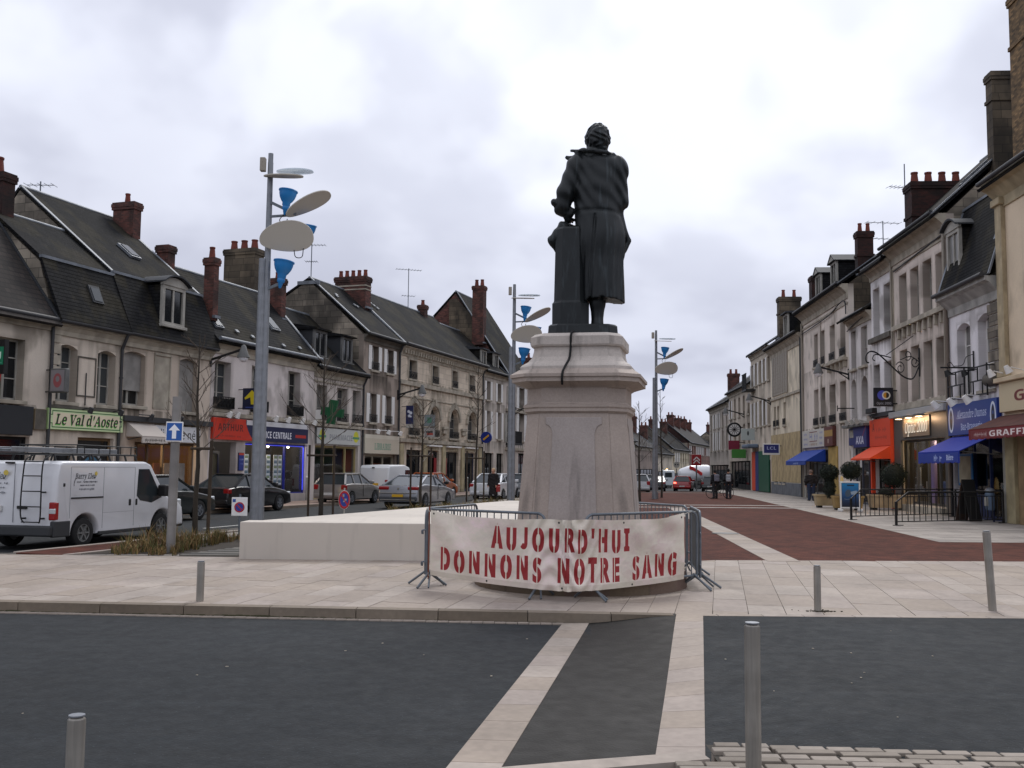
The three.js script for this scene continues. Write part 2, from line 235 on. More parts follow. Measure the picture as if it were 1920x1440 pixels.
{
  // the two pale strips that cross the road, stone by stone
  const a = struct('stone_strip', gridSheet([[-0.705, -4.3], [-0.37, -4.3], [0.93, -11.84], [0.62, -11.86]], (x, z) => roadY(x, z) - 0.03, 4), M.base);
  const lerpP = (L, t) => { t = t < 0.255 ? t / 0.255 * 0.5 : 0.5 + (t - 0.255) / 0.745 * 0.5; const s = t * (L.length - 1), i = Math.min(L.length - 2, Math.floor(s)), f = s - i; return [mixn(L[i][0], L[i + 1][0], f), mixn(L[i][1], L[i + 1][1], f)]; };
  const stone = (q, parent, mat, gap = 0.004, lift = 0.014) => {
    const cx = (q[0][0] + q[1][0] + q[2][0] + q[3][0]) / 4, cz = (q[0][1] + q[1][1] + q[2][1] + q[3][1]) / 4;
    const p = q.map(([x, z]) => { const l = Math.hypot(x - cx, z - cz), k = (l - gap) / l; return [cx + (x - cx) * k, cz + (z - cz) * k]; });
    const g = plate(p, -0.12, 0), at = g.attributes.position; for (let i = 0; i < at.count; i++) at.setY(i, at.getY(i) + roadY(at.getX(i), at.getZ(i)) + lift);
    return obj('stone', g, mat, parent);
  };
  for (let i = 0; i < 15; i++) stone([lerpP(stripA, i / 15), lerpP(stripA2, i / 15), lerpP(stripA2, (i + 1) / 15), lerpP(stripA, (i + 1) / 15)], a, slabMats[Math.floor(rr(0, 5))]);
  const b = struct('stone_strip', gridSheet([[0.86, -6.1], [1.19, -6.1], [2.28, -11.9], [1.94, -11.9]], (x, z) => roadY(x, z) - 0.03, 4), M.base);
  for (let i = 0; i < 12; i++) { const f = (t) => [[mixn(0.88, 1.94, t), mixn(-6.22, -11.81, t)], [mixn(1.20, 2.26, t), mixn(-6.22, -11.81, t)]]; const p = f(i / 12), q = f((i + 1) / 12); stone([p[0], p[1], q[1], q[0]], b, slabMats[Math.floor(rr(0, 5))]); }
  // near edge of the road at the right: courses of setts
  const c = struct('sett_paving', sheet([[1.24, -6.42], [14, -5.1], [14, -3.2], [1.24, -3.2]], -0.02), S([74, 68, 60], 0.95, { map: T.grain }));
  const rest = [], settMats = [[158, 149, 138], [148, 139, 128], [166, 157, 147]].map((q) => S(q, 0.85, { map: T.slab }));
  for (let r = 0; r < 14; r++) {
    const long = r % 2 === 1, len = long ? 0.38 : 0.17, z0 = -6.385 + r * 0.105, dz = 0.095;
    for (let x = (r < 4 ? 1.2 : 0.9) + rr(0, 0.1); x < 8.5; x += len) {
      const w = len * rr(0.9, 0.94), g = rbox(x, x + w, -0.1, 0.004 + rr(0, 0.006), z0 + 0.003 + 0.10 * (x - 1.2), z0 + dz - rr(0.004, 0.012) + 0.10 * (x - 1.2), 0.007, 1);
      if (r < 6 && x < 4.2) obj('sett', g, settMats[Math.floor(rr(0, 3))], c); else rest.push(g);
    }
  }
  const o = obj('setts', rest, settMats[0], c); o.userData.kind = 'stuff';
  // a pale kerb stone at the end of the strips
  const k = struct('kerb', plate([[-0.6, -5.66], [0.40, -5.98], [1.16, -6.20], [1.19, -6.04], [0.42, -5.80], [-0.55, -5.48]], -0.2, 0.0), slabMats[3]);
}
// plaza: dark bed, slabs laid on it one by one
const plazaEdge = [[-40, -18.0], [-12, kerbZ(-12) - 0.0], [-6, kerbZ(-6)], [-3, kerbZ(-3)], [0.6, kerbZ(0.6)], [1.95, kerbZ(1.95)], [40, kerbZ(40)]];
{
  const bed = struct('plaza', sheet([[-40, -18.02], [-12, kerbZ(-12) - 0.02], [-6, kerbZ(-6) - 0.02], [0.6, kerbZ(0.6) - 0.02], [1.95, kerbZ(1.95) - 0.02], [40, kerbZ(40) - 0.02], [40, -75], [-2, -75], [-2, -50], [-9.6, -19.3], [-40, -20]], -0.022), M.base);
  // slabs: courses across, joints along the axis of the square
  const ang = 0.206, ca = Math.cos(ang), sa = Math.sin(ang), back = (x) => (x < 3.4 ? -18.75 : -19.0 - (x - 3.4) * 0.06), kb = (x) => kerbZ(x) - (x < 0.7 ? 0.2 : 0.16);
  const cand = [], shapes = {};
  let col = 0;
  for (let s = -16; s < 24; col++) {
    const w = [0.42, 0.62, 0.44, 0.32][(col * 7 + Math.floor(hsh(col, 2, 3) * 4)) % 4];
    for (let t = 9 + hsh(col, 5, 8) * 0.9; t < 27; t += 1.15) {
      const c = [[s, t], [s + w, t], [s + w, t + 1.15], [s, t + 1.15]].map(([a, b]) => [a * ca + b * sa, -b * ca + a * sa]);
      cand.push(c);
    }
    s += w;
  }
  // clip each slab to the apron between kerb and red paving
  const clip = (poly, f) => { const r = []; for (let i = 0; i < poly.length; i++) { const a = poly[i], b = poly[(i + 1) % poly.length], fa = f(a), fb = f(b); if (fa >= 0) r.push(a); if (fa * fb < 0) { const t = fa / (fa - fb); r.push([mixn(a[0], b[0], t), mixn(a[1], b[1], t)]); } } return r; };
  const tiles = [];
  for (let q of cand) {
    q = clip(q, (p) => kb(p[0]) - p[1]); if (q.length < 3) continue;
    q = clip(q, (p) => p[1] - back(p[0])); if (q.length < 3) continue;
    let A = 0, cx = 0, cz = 0; for (let i = 0; i < q.length; i++) { const a = q[i], b = q[(i + 1) % q.length]; A += a[0] * b[1] - b[0] * a[1]; cx += a[0]; cz += a[1]; } cx /= q.length; cz /= q.length;
    if (Math.abs(A) < 0.05) continue;
    const k = q.map(([x, z]) => { const dx = cx - x, dz = cz - z, l = Math.hypot(dx, dz) || 1; return [x + dx / l * 0.008, z + dz / l * 0.008]; });
    const px = cx / -cz; tiles.push({ k, d: Math.abs(px) > 0.55 ? 99 : -cz, cx });
  }
  tiles.sort((a, b) => a.d - b.d);
  const rest = [];
  tiles.forEach((t, i) => { const h = rr(-0.0015, 0.0015), g = plate(t.k, -0.08, h); if (i < 295) obj('slab', g, slabMats[Math.floor(rr(0, 5))], bed); else (rest[i % 5] ??= []).push(g); });
  rest.forEach((l, i) => { const o = obj('slabs', l, slabMats[i], bed); o.userData.kind = 'stuff'; });
  // kerb stones along the front
  const kerb = struct('kerb', box(-13, -12.9, -0.3, -0.15, -13.6, -13.5), M.base);
  let x = -13.2; while (x < 1.9) {
    const w = Math.min(rr(0.95, 1.12), 1.92 - x); if (w < 0.15) break;
    const q = [[x + 0.005, kerbZ(x)], [x + w - 0.005, kerbZ(x + w)], [x + w - 0.005, kerbZ(x + w) - 0.19], [x + 0.005, kerbZ(x) - 0.19]];
    obj('kerb_stone', plate(q, -0.3, 0.004), kerbMats[Math.floor(rr(0, 3))], kerb); x += w;
  }
  x = 1.95; while (x < 11) { const w = rr(0.42, 0.62); obj('kerb_stone', plate([[x + 0.004, kerbZ(x)], [x + w - 0.004, kerbZ(x + w)], [x + w - 0.004, kerbZ(x + w) - 0.15], [x + 0.004, kerbZ(x) - 0.15]], -0.2, 0.003), slabMats[Math.floor(rr(0, 5))], kerb); x += w; }
  // the row of small setts in the gutter
  const row = []; for (let xx = -13; xx < 0.5; xx += 0.135) row.push(box(xx, xx + 0.128, -0.25, roadY(xx, -11.3) + 0.012 + rr(0, 0.004), 0, 0.09).translate(0, 0, kerbZ(xx + 0.06) + 0.012));
  const gs = obj('gutter_setts', row, slabMats[0], kerb); gs.userData.kind = 'stuff';
  // moss and dirt grown into the foot of the kerb
  const moss = []; for (let i = 0; i < 420; i++) { const xx = rr(-13, 0.6), s = rr(0.008, 0.03) * (vn(xx * 1.3, 0, 64, 4, 5) + 0.2); moss.push(new THREE.IcosahedronGeometry(s, 0).scale(2.2, 0.7, 0.8).translate(xx, roadY(xx, -11.3) + 0.012, kerbZ(xx) + 0.008)); }
  tag(obj('moss', moss, S([52, 50, 28], 1)), 'dark moss and dirt along the foot of the kerb', 'moss').userData.kind = 'stuff';
}
// red brick paving of the square, its pale stone band, the two pale lines that cross it
{
  const red = struct('brick_paving', sheet([[2.4, -18.8], [10.0, -19.25], [40, -20], [40, -24.4], [12.6, -24.58], [10.46, -24.5], [14.42, -59.9], [15.6, -72], [5, -72], [4.2, -40], [2.4, -26]], -0.003), M.red);
  const far = struct('brick_paving', gridSheet([[5, -72], [15.6, -72], [16, -83], [7, -83]], (x, z) => -0.003 + dip(z), 4), M.red);
  const band = struct('stone_band', sheet([[4.84, -18.9], [5.42, -18.9], [7.55, -44.2], [6.95, -44.2]], 0.001), M.base);
  for (let i = 0; i < 28; i++) { const f = (t) => [[mixn(4.82, 6.94, t), mixn(-18.86, -44.2, t)], [mixn(5.44, 7.56, t), mixn(-18.86, -44.2, t)]], p = f(i / 28 + 0.0005), q = f((i + 1) / 28 - 0.0005); obj('stone', plate([p[0], p[1], q[1], q[0]], -0.05, 0.006), slabMats[Math.floor(rr(0, 5))], band); }
  for (const z of [-44.6, -47.6]) struct('painted_line', sheet([[3.5, z], [13.4, z - 0.6], [13.4, z - 1.15], [3.5, z - 0.5]], 0.004), S([206, 200, 190], 0.8, { map: T.grain }));
  struct('manhole_cover', [new THREE.CylinderGeometry(0.36, 0.36, 0.012, 24).translate(5.75, 0.010, -26.9)], S([110, 106, 100], 0.5, { map: T.metal, metalness: 0.3 }));
  const side = struct('pavement', sheet([[40, -24.42], [12.6, -24.6], [10.46, -24.52], [14.42, -59.9], [15.6, -72], [16.2, -84], [24, -84], [40, -40]], -0.001), M.pave);
  // dirt in the pavement by the road edge
  // left side: carriageway, its kerb, the red strip, the pavement along the houses
  struct('carriageway', sheet([[-30, -19.6], [-9.5, -19.25], [-2.2, -41], [2.9, -57], [6, -75], [-6, -75], [-40, -21]], -0.10), M.asphalt);
  struct('carriageway', gridSheet([[-8, -75], [16, -75], [40, -330], [-30, -330]], (x, z) => -0.10 + Math.max(-2.3, dip(z)), 40), M.asphalt);
  struct('pavement', plate([on2('L', -14, 0.3), on2('L', -14, 3.1), on2('L', 60, 3.1), on2('L', 60, 0.3)], -0.2, 0.0), S([236, 214, 206], 0.9, { map: T.pave }));
  struct('kerb', plate([on2('L', -14, 3.1), on2('L', -14, 3.25), on2('L', 60, 3.25), on2('L', 60, 3.1)], -0.2, 0.008), kerbMats[2]);
  const E = (t, s) => { const d = SIDE.L.d; return [-9.5 + d[0] * t - d[1] * s, -19.25 + d[1] * t + d[0] * s]; };
  struct('brick_paving', plate([E(-0.1, 0.16), E(4.2, 0.16), E(4.2, 1.25), E(-0.1, 1.25)], -0.1, 0.0), M.red);
  struct('kerb', plate([E(0, 0), E(40, 0), E(40, 0.15), E(0, 0.15)], -0.2, 0.01), slabMats[3]);
  struct('kerb', plate([E(-0.1, 1.26), E(4.2, 1.26), E(4.2, 1.36), E(-0.1, 1.36)], -0.2, 0.012), slabMats[3]);
  struct('planting_bed', plate([E(0.25, 1.37), E(38, 0.16), E(38, 2.2), E(1.1, 3.35)], -0.2, -0.004), S([58, 48, 36], 1, { map: T.grain }));
  // pale edging line on the carriageway
  for (const [a, b] of [[9, 11], [13, 15], [17, 19], [21, 23], [25, 27]]) struct('painted_line', sheet([E(a, -2.1), E(b, -2.1), E(b, -2.22), E(a, -2.22)], -0.095), S([190, 188, 182], 0.8));
}
// raised white platform behind the statue, timber deck at its corner
{
  const p = thing('raised_platform', 'long low white stone platform with a flat top behind the barriers', 'platform');
  const top = [[-4.93, -18.3], [1.0, -18.3], [1.6, -31.6], [-0.05, -31.6]];
  obj('block', rbox(-4.93, 1.0, -0.1, 0.67, -18.9, -18.3, 0.015), whiteWall, p);
  obj('top', plate([[-4.70, -18.905], [1.02, -18.905], [1.6, -31.6], [-0.05, -31.6]], -0.1, 0.667), whiteWall, p);
  const d = thing('timber_deck', 'small grey timber deck between grasses and white platform', 'deck');
  for (let i = 0; i < 14; i++) { const z = -18.7 - i * 0.26, x0 = -6.15 + i * 0.09; obj('plank', box(x0, -5.06 + i * 0.085, 0.0, 0.03 + 0.004 * (i % 2), z - 0.205, z), S([[112, 108, 100], [98, 95, 89], [124, 119, 110], [88, 86, 82]][(i * 5) % 4], 0.9, { map: T.grain }), d); }
}
struct('pavement', sheet([[-9.0, -19.0], [4.9, -18.76], [5, -72], [3.4, -72], [-4.6, -33.8]], -0.012), M.pave);
// ---------- houses ----------
// One facade's own plaster or stone: joints, grime under the eaves, run-off below the sills, damp at the foot
function facadeMat(W, H, o) {
  const k = Math.min(44, 700 / Math.max(W, H)), n = Math.round(W * k), m = Math.round(H * k), d = new Uint8Array(n * m * 4), sd = o.seed, grime = o.grime ?? 1, B = o.bands || [];
  for (let j = 0; j < m; j++) for (let i = 0; i < n; i++) {
    const x = i / n * W, y = j / m * H, u = x / 16, v = y / 16;
    let f = 0.94 + 0.20 * (fbm(u, v, 9, 9, 5, sd) - 0.5) + 0.035 * (hsh(i, j, sd) - 0.5);
    const st = fbm(u, v, 70, 5, 4, sd + 5), bl = fbm(u, v, 14, 10, 5, sd + 9);
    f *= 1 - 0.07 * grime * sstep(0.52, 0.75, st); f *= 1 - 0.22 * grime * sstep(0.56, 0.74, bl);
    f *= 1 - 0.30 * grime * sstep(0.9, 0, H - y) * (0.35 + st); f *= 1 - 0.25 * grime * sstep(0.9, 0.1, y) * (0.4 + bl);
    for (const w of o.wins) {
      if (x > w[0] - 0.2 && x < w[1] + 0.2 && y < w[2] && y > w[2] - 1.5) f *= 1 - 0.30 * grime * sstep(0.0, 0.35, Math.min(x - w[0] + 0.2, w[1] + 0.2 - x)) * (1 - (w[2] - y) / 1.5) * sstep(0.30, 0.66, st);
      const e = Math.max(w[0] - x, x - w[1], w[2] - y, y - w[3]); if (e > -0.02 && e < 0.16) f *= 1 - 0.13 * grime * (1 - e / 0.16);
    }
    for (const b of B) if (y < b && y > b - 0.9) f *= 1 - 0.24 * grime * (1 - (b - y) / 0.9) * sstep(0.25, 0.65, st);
    if (o.ashlar) { const r = Math.floor(y / 0.36), fy = y / 0.36 - r, fx = (x / 0.82 + (r % 2) * 0.5) % 1; if (fy < 0.06 || fx < 0.03) f *= 0.86; else f *= 0.96 + 0.08 * hsh(r, Math.floor(x / 0.82 + (r % 2) * 0.5), sd); }
    const warm = 1.04 - f, q = (j * n + i) * 4; d[q] = clamp(o.col[0] * 1.155 * f, 0, 242); d[q + 1] = clamp(o.col[1] * 1.165 * (f - 0.02 * warm), 0, 240); d[q + 2] = clamp(o.col[2] * 1.235 * (f - 0.06 * warm), 0, 240); d[q + 3] = 255;
  }
  const t = new THREE.DataTexture(d, n, m); t.magFilter = THREE.LinearFilter; t.minFilter = THREE.LinearMipmapLinearFilter; t.generateMipmaps = true; t.colorSpace = THREE.SRGBColorSpace; t.repeat.set(1 / W, 1 / H); t.needsUpdate = true;
  return S([255, 255, 255], 0.92, { map: t, bumpMap: T.grain, bumpScale: 0.004 });
}
function windowUnit(P, x0, x1, y0, y1, o) {
  const fm = o.frame === 'dark' ? M.greyPaint : o.frame === 'white' ? M.white : M.whiteOld, w = x1 - x0, xm = (x0 + x1) / 2, z0 = -0.35, f = [];
  f.push(box(x0 - 0.02, x0 + 0.06, y0 + 0.05, y1, z0, z0 + 0.05), box(x1 - 0.06, x1 + 0.02, y0 + 0.05, y1, z0, z0 + 0.05), box(x0 + 0.06, x1 - 0.06, y1 - 0.07, y1, z0, z0 + 0.05), box(x0 + 0.06, x1 - 0.06, y0, y0 + 0.09, z0, z0 + 0.05), box(xm - 0.05, xm + 0.05, y0 + 0.09, y1 - 0.07, z0, z0 + 0.053));
  for (const t of (y1 - y0 > 1.7 ? [0.36, 0.70] : [0.5])) { const y = mixn(y0, y1, t); f.push(box(x0 + 0.06, xm - 0.05, y - 0.018, y + 0.018, z0 + 0.006, z0 + 0.045), box(xm + 0.05, x1 - 0.06, y - 0.018, y + 0.018, z0 + 0.006, z0 + 0.045)); }
  const win = obj('window', f, fm, P);
  for (const [a, b] of [[x0 + 0.02, xm - 0.01], [xm + 0.01, x1 - 0.02]]) obj('pane', box(a, b, y0 + 0.03, y1 - 0.03, z0 - 0.001, z0 + 0.012), o.curtain ? M.curtain : o.pale ? M.glassGrey : M.glass, win);
  if (o.blind) obj('roller_blind', [box(x0 + 0.01, x1 - 0.01, mixn(y1, y0, o.blind), y1, -0.24, -0.20), ...Array.from({ length: Math.floor((y1 - y0) * o.blind / 0.12) }, (_, i) => box(x0 + 0.01, x1 - 0.01, y1 - 0.12 * i - 0.015, y1 - 0.12 * i, -0.20, -0.194))], M.roller, win);
  if (o.sill !== 0) obj('sill', rbox(x0 - 0.10, x1 + 0.10, y0 - 0.13, y0 - 0.002, -0.28, o.sill ?? 0.10, 0.02), o.sillMat || M.stone, win);
  if (o.rail) {
    const g = [], h = o.rail === 'box' ? 0.5 : 0.42, zr = o.rail === 'box' ? 0.22 : 0.08, n = Math.round(w / 0.11);
    g.push(box(x0 - 0.06, x1 + 0.06, y0 + h, y0 + h + 0.035, zr - 0.03, zr), box(x0 - 0.06, x1 + 0.06, y0 + 0.03, y0 + 0.06, zr - 0.03, zr));
    for (let i = 0; i <= n; i++) { const x = mixn(x0 - 0.05, x1 + 0.05, i / n); g.push(box(x - 0.011, x + 0.011, y0 + 0.06, y0 + h, zr - 0.026, zr - 0.006)); }
    for (let i = 0; i < Math.round(w / 0.28); i++) g.push(new THREE.TorusGeometry(0.10, 0.016, 4, 10).translate(x0 + 0.14 + i * 0.28, y0 + h * 0.55, zr - 0.012));
    if (o.rail === 'box') { for (const s of [x0 - 0.05, x1 + 0.03]) g.push(box(s, s + 0.03, y0 + 0.03, y0 + h, -0.02, zr - 0.03)); g.push(rbox(x0 - 0.03, x1 + 0.03, y0 + 0.02, y0 + h - 0.05, 0.0, zr - 0.04, 0.02)); }
    obj('railing', g, M.iron, win);
  }
  if (o.shut) for (const [a, b] of [[x0 - w * 0.47, x0 - 0.02], [x1 + 0.02, x1 + w * 0.47]]) obj('shutter', [rbox(a, b, y0, y1, 0.012, 0.05, 0.008, 1), ...Array.from({ length: 9 }, (_, i) => box(a + 0.05, b - 0.05, mixn(y0, y1, (i + 0.8) / 9.8), mixn(y0, y1, (i + 0.8) / 9.8) + 0.03, 0.05, 0.058))], o.shut === 'white' ? M.white : M.whiteOld, win);
  if (o.surround) obj('surround', [box(x0 - 0.16, x0, y0, y1, 0.0, 0.035), box(x1, x1 + 0.16, y0, y1, 0.0, 0.035), box(x0 - 0.16, x1 + 0.16, y1, y1 + 0.2, 0.0, 0.04)], M.stone, win);
  if (o.hood) { const g = []; for (let i = 0; i < 12; i++) { const a = Math.PI * (i + 0.5) / 12, r = w / 2 + 0.22, p = new THREE.BoxGeometry(0.30, 0.14 + r * 0.13, 0.12); g.push(place(p, xm + Math.cos(a) * r, y1 - w / 2 + Math.sin(a) * r, 0.05, 0, 0, a)); } g.push(box(xm - 0.14, xm + 0.14, y1 + 0.06, y1 + 0.5, 0.0, 0.16)); obj('arch_stones', g, M.stone, win); }
  return win;
}
function building(side, u0, u1, o) {
  const W = u1 - u0, H = o.h, dep = o.dep || 9, P = thing(o.name || 'house', o.label, o.cat || 'house', on(side, u0, o.s || 0), SIDE[side].ry);
  const wins = (o.wins || []).map(([a, b, h0, h1, q]) => [a - u0, b - u0, h0, h1, q || {}]), shops = (o.shops || []).map(([a, b, h0, h1]) => [a - u0, b - u0, h0, h1]);
  const hs = o.hs ?? 3.15, room = o.room ?? 2.6;
  const s = new THREE.Shape([[0, -2.6], [W, -2.6], [W, H], [0, H]].map(([x, y]) => new THREE.Vector2(x, y)));
  for (const [a, b, c, d, q] of wins) {
    const p = new THREE.Path(); p.moveTo(a, c); p.lineTo(b, c);
    if (q.arch === 'round') { p.lineTo(b, d - (b - a) / 2); p.absarc((a + b) / 2, d - (b - a) / 2, (b - a) / 2, 0, Math.PI, false); } else if (q.arch) { p.lineTo(b, d - q.arch); p.quadraticCurveTo((a + b) / 2, d + q.arch, a, d - q.arch); } else { p.lineTo(b, d); p.lineTo(a, d); }
    p.closePath(); s.holes.push(p);
  }
  for (const [a, b, c, d] of shops) s.holes.push(new THREE.Path([[a, c], [b, c], [b, d], [a, d]].map(([x, y]) => new THREE.Vector2(x, y))));
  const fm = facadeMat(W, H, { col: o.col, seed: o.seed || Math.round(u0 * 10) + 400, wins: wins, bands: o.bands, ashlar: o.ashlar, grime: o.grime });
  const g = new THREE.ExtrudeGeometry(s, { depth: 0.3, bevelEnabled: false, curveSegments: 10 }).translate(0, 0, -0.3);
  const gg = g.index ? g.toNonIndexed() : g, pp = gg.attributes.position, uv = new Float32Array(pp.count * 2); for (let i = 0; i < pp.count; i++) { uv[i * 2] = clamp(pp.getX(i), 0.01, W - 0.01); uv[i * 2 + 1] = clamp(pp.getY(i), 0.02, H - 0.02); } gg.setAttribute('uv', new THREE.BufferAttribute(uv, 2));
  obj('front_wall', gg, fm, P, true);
  const side2 = o.sideMat || M.ashlar;
  obj('wall', [box(0, W, hs, H, -dep, -0.36), box(0, 0.2, -2.6, hs, -dep, -0.36), box(W - 0.2, W, -2.6, hs, -dep, -0.36), box(0.2, W - 0.2, -2.6, hs, -dep, -dep + 0.2), box(0, 0.05, -2.6, H, -0.36, -0.30), box(W - 0.05, W, -2.6, H, -0.36, -0.30), box(0.05, W - 0.05, H - 0.05, H, -0.36, -0.30), box(0.05, W - 0.05, hs, hs + 0.05, -0.36, -0.30)], side2, P);
  if (shops.length) obj('shop_interior', [box(0.2, W - 0.2, -0.05, hs, -room - 0.1, -room), box(0.2, W - 0.2, -0.1, 0.015, -room, -0.30), box(0.2, 0.22, 0.015, hs - 0.02, -room, -0.31), box(W - 0.22, W - 0.2, 0.015, hs - 0.02, -room, -0.31), box(0.22, W - 0.22, hs - 0.02, hs, -room, -0.37)], o.inMat || M.interior, P);
  for (const [a, b, c, d, q] of wins) windowUnit(P, a, b, c, d, q);
  P.userData.x = undefined; delete P.userData.x;
  const B = { P, W, H, dep, side, X: (u) => u - u0 };
  if (o.cornice !== 0) { const c = o.cornice || 0.28; obj('cornice', [prism([[0, H - c * 1.6], [0.06, H - c * 1.6], [0.08, H - c], [c * 0.7, H - c * 0.45], [c, H - c * 0.3], [c, H], [0, H]], -0.0, W)], o.corniceMat || M.stone, P); }
  if (o.gutter !== 0) obj('gutter', [place(new THREE.CylinderGeometry(0.085, 0.085, W, 10), W / 2, H + 0.05, (o.cornice || 0.28) + 0.09, 0, 0, Math.PI / 2)], o.gutterMat || M.gutter, P);
  for (const pu of o.pipes || []) obj('downpipe', [bar([pu - u0, -0.1, 0.09], [pu - u0, H - 0.55, 0.09], 0.06), bar([pu - u0, H - 0.55, 0.09], [pu - u0, H + 0.0, 0.34], 0.06), ...[0.25, 0.5, 0.75].map((t) => new THREE.CylinderGeometry(0.075, 0.075, 0.06, 8).translate(pu - u0, H * t, 0.09))], M.gutter, P);
  return B;
}
// ridge roof over a building; z measured back from the facade
function gable(B, o) {
  const { P, W, H, dep } = B, e = o.eave ?? 0.36, zr = -o.zr, hr = o.hr, he = H + (o.lift ?? 0.06), back = he + (o.backLift ?? 0), x0 = o.x0 ?? 0, x1 = o.x1 ?? W;
  obj('gable_wall', prism([[-0.02, H - 0.02], [zr, hr - 0.05], [-dep + 0.02, back - 0.05], [-dep + 0.02, H - 0.02]], x0, x1), o.gmat || M.ashlar, P);
  const r = obj('roof', [slope(x0 - 0.04, x1 + 0.04, [e, he - e * (hr - he) / o.zr * 0.55], [zr, hr], 0.11), slope(x0 - 0.04, x1 + 0.04, [zr, hr], [-dep - 0.2, back - 0.1], 0.11)], o.mat || M.slate, P);
  const l = [], yb = he - e * (hr - he) / o.zr * 0.55;
  if (o.ridge !== 0) l.push(bar([x0, hr + 0.10, zr + 0.02], [x1, hr + 0.10, zr + 0.02], 0.09, 0.09, 6));
  const k = (t) => [mixn(e, zr, t), mixn(yb, hr, t)];
  for (const x of o.verge || [x0, x1]) l.push(beam([x, k(0.02)[1] + 0.13, k(0.02)[0] + 0.08], [x, k(0.99)[1] + 0.13, k(0.99)[0] + 0.08], 0.20, 0.05));
  if (l.length) obj('flashing', l, o.flash || M.zinc, r);
  for (const [x, t, w, h] of o.skylights || []) { const a = k(t), b = k(t + h), n = [0.13, 0.10]; obj('skylight', [beam([x, a[1] + n[0], a[0] + n[1]], [x, b[1] + n[0], b[0] + n[1]], w, 0.09)], M.zinc, r); obj('skylight_pane', beam([x, mixn(a[1], b[1], 0.08) + n[0] + 0.035, mixn(a[0], b[0], 0.08) + n[1] + 0.035], [x, mixn(a[1], b[1], 0.92) + n[0] + 0.035, mixn(a[0], b[0], 0.92) + n[1] + 0.035], w - 0.14, 0.06), M.glassGrey, r); }
  for (const [x, t] of o.vents || []) { const a = k(t), b = k(t + 0.035); obj('roof_vent', beam([x, a[1] + 0.16, a[0] + 0.1], [x, b[1] + 0.16, b[0] + 0.1], 0.22, 0.05), M.zinc, r); }
  return r;
}
function chimney(B, x, z, w, d, y0, y1, o = {}) {
  const P = B.P, mat = o.mat || M.brick, c = [box(x - w / 2, x + w / 2, y0, y1 - 0.34, z - d / 2, z + d / 2), box(x - w / 2 - 0.05, x + w / 2 + 0.05, y1 - 0.34, y1 - 0.22, z - d / 2 - 0.05, z + d / 2 + 0.05), box(x - w / 2 - 0.07, x + w / 2 + 0.07, y1 - 0.22, y1 - 0.07, z - d / 2 - 0.07, z + d / 2 + 0.07), box(x - w / 2 - 0.04, x + w / 2 + 0.04, y1 - 0.07, y1, z - d / 2 - 0.04, z + d / 2 + 0.04)];
  if (o.band) c.push(box(x - w / 2 - 0.05, x + w / 2 + 0.05, mixn(y0, y1, o.band), mixn(y0, y1, o.band) + 0.14, z - d / 2 - 0.05, z + d / 2 + 0.05));
  const m = obj('chimney', c, mat, P);
  if (o.stripe) obj('stripe', [box(x - w / 2 - 0.02, x + w / 2 + 0.02, y1 - 0.62, y1 - 0.55, z - d / 2 - 0.02, z + d / 2 + 0.02), box(x - w / 2 - 0.02, x + w / 2 + 0.02, y1 - 0.85, y1 - 0.78, z - d / 2 - 0.02, z + d / 2 + 0.02)], M.stone, m);
  const n = o.pots ?? 2, along = d > w; for (let i = 0; i < n; i++) { const t = (i + 0.5) / n - 0.5, s = o.potR || 0.14; obj('chimney_pot', [new THREE.CylinderGeometry(s * 0.78, s * 1.1, o.potH || 0.45, 10).translate(x + (along ? 0 : t * w), y1 + (o.potH || 0.45) / 2, z + (along ? -t * d : 0)), new THREE.CylinderGeometry(s * 0.95, s * 0.95, 0.07, 10).translate(x + (along ? 0 : t * w), y1 + (o.potH || 0.45), z + (along ? -t * d : 0))], M.pot, m); }
  obj('flashing', box(x - w / 2 - 0.03, x + w / 2 + 0.03, y0 + 0.1, y0 + 0.22, z + d / 2, z + d / 2 + 0.14), M.zinc, m);
  return m;
}
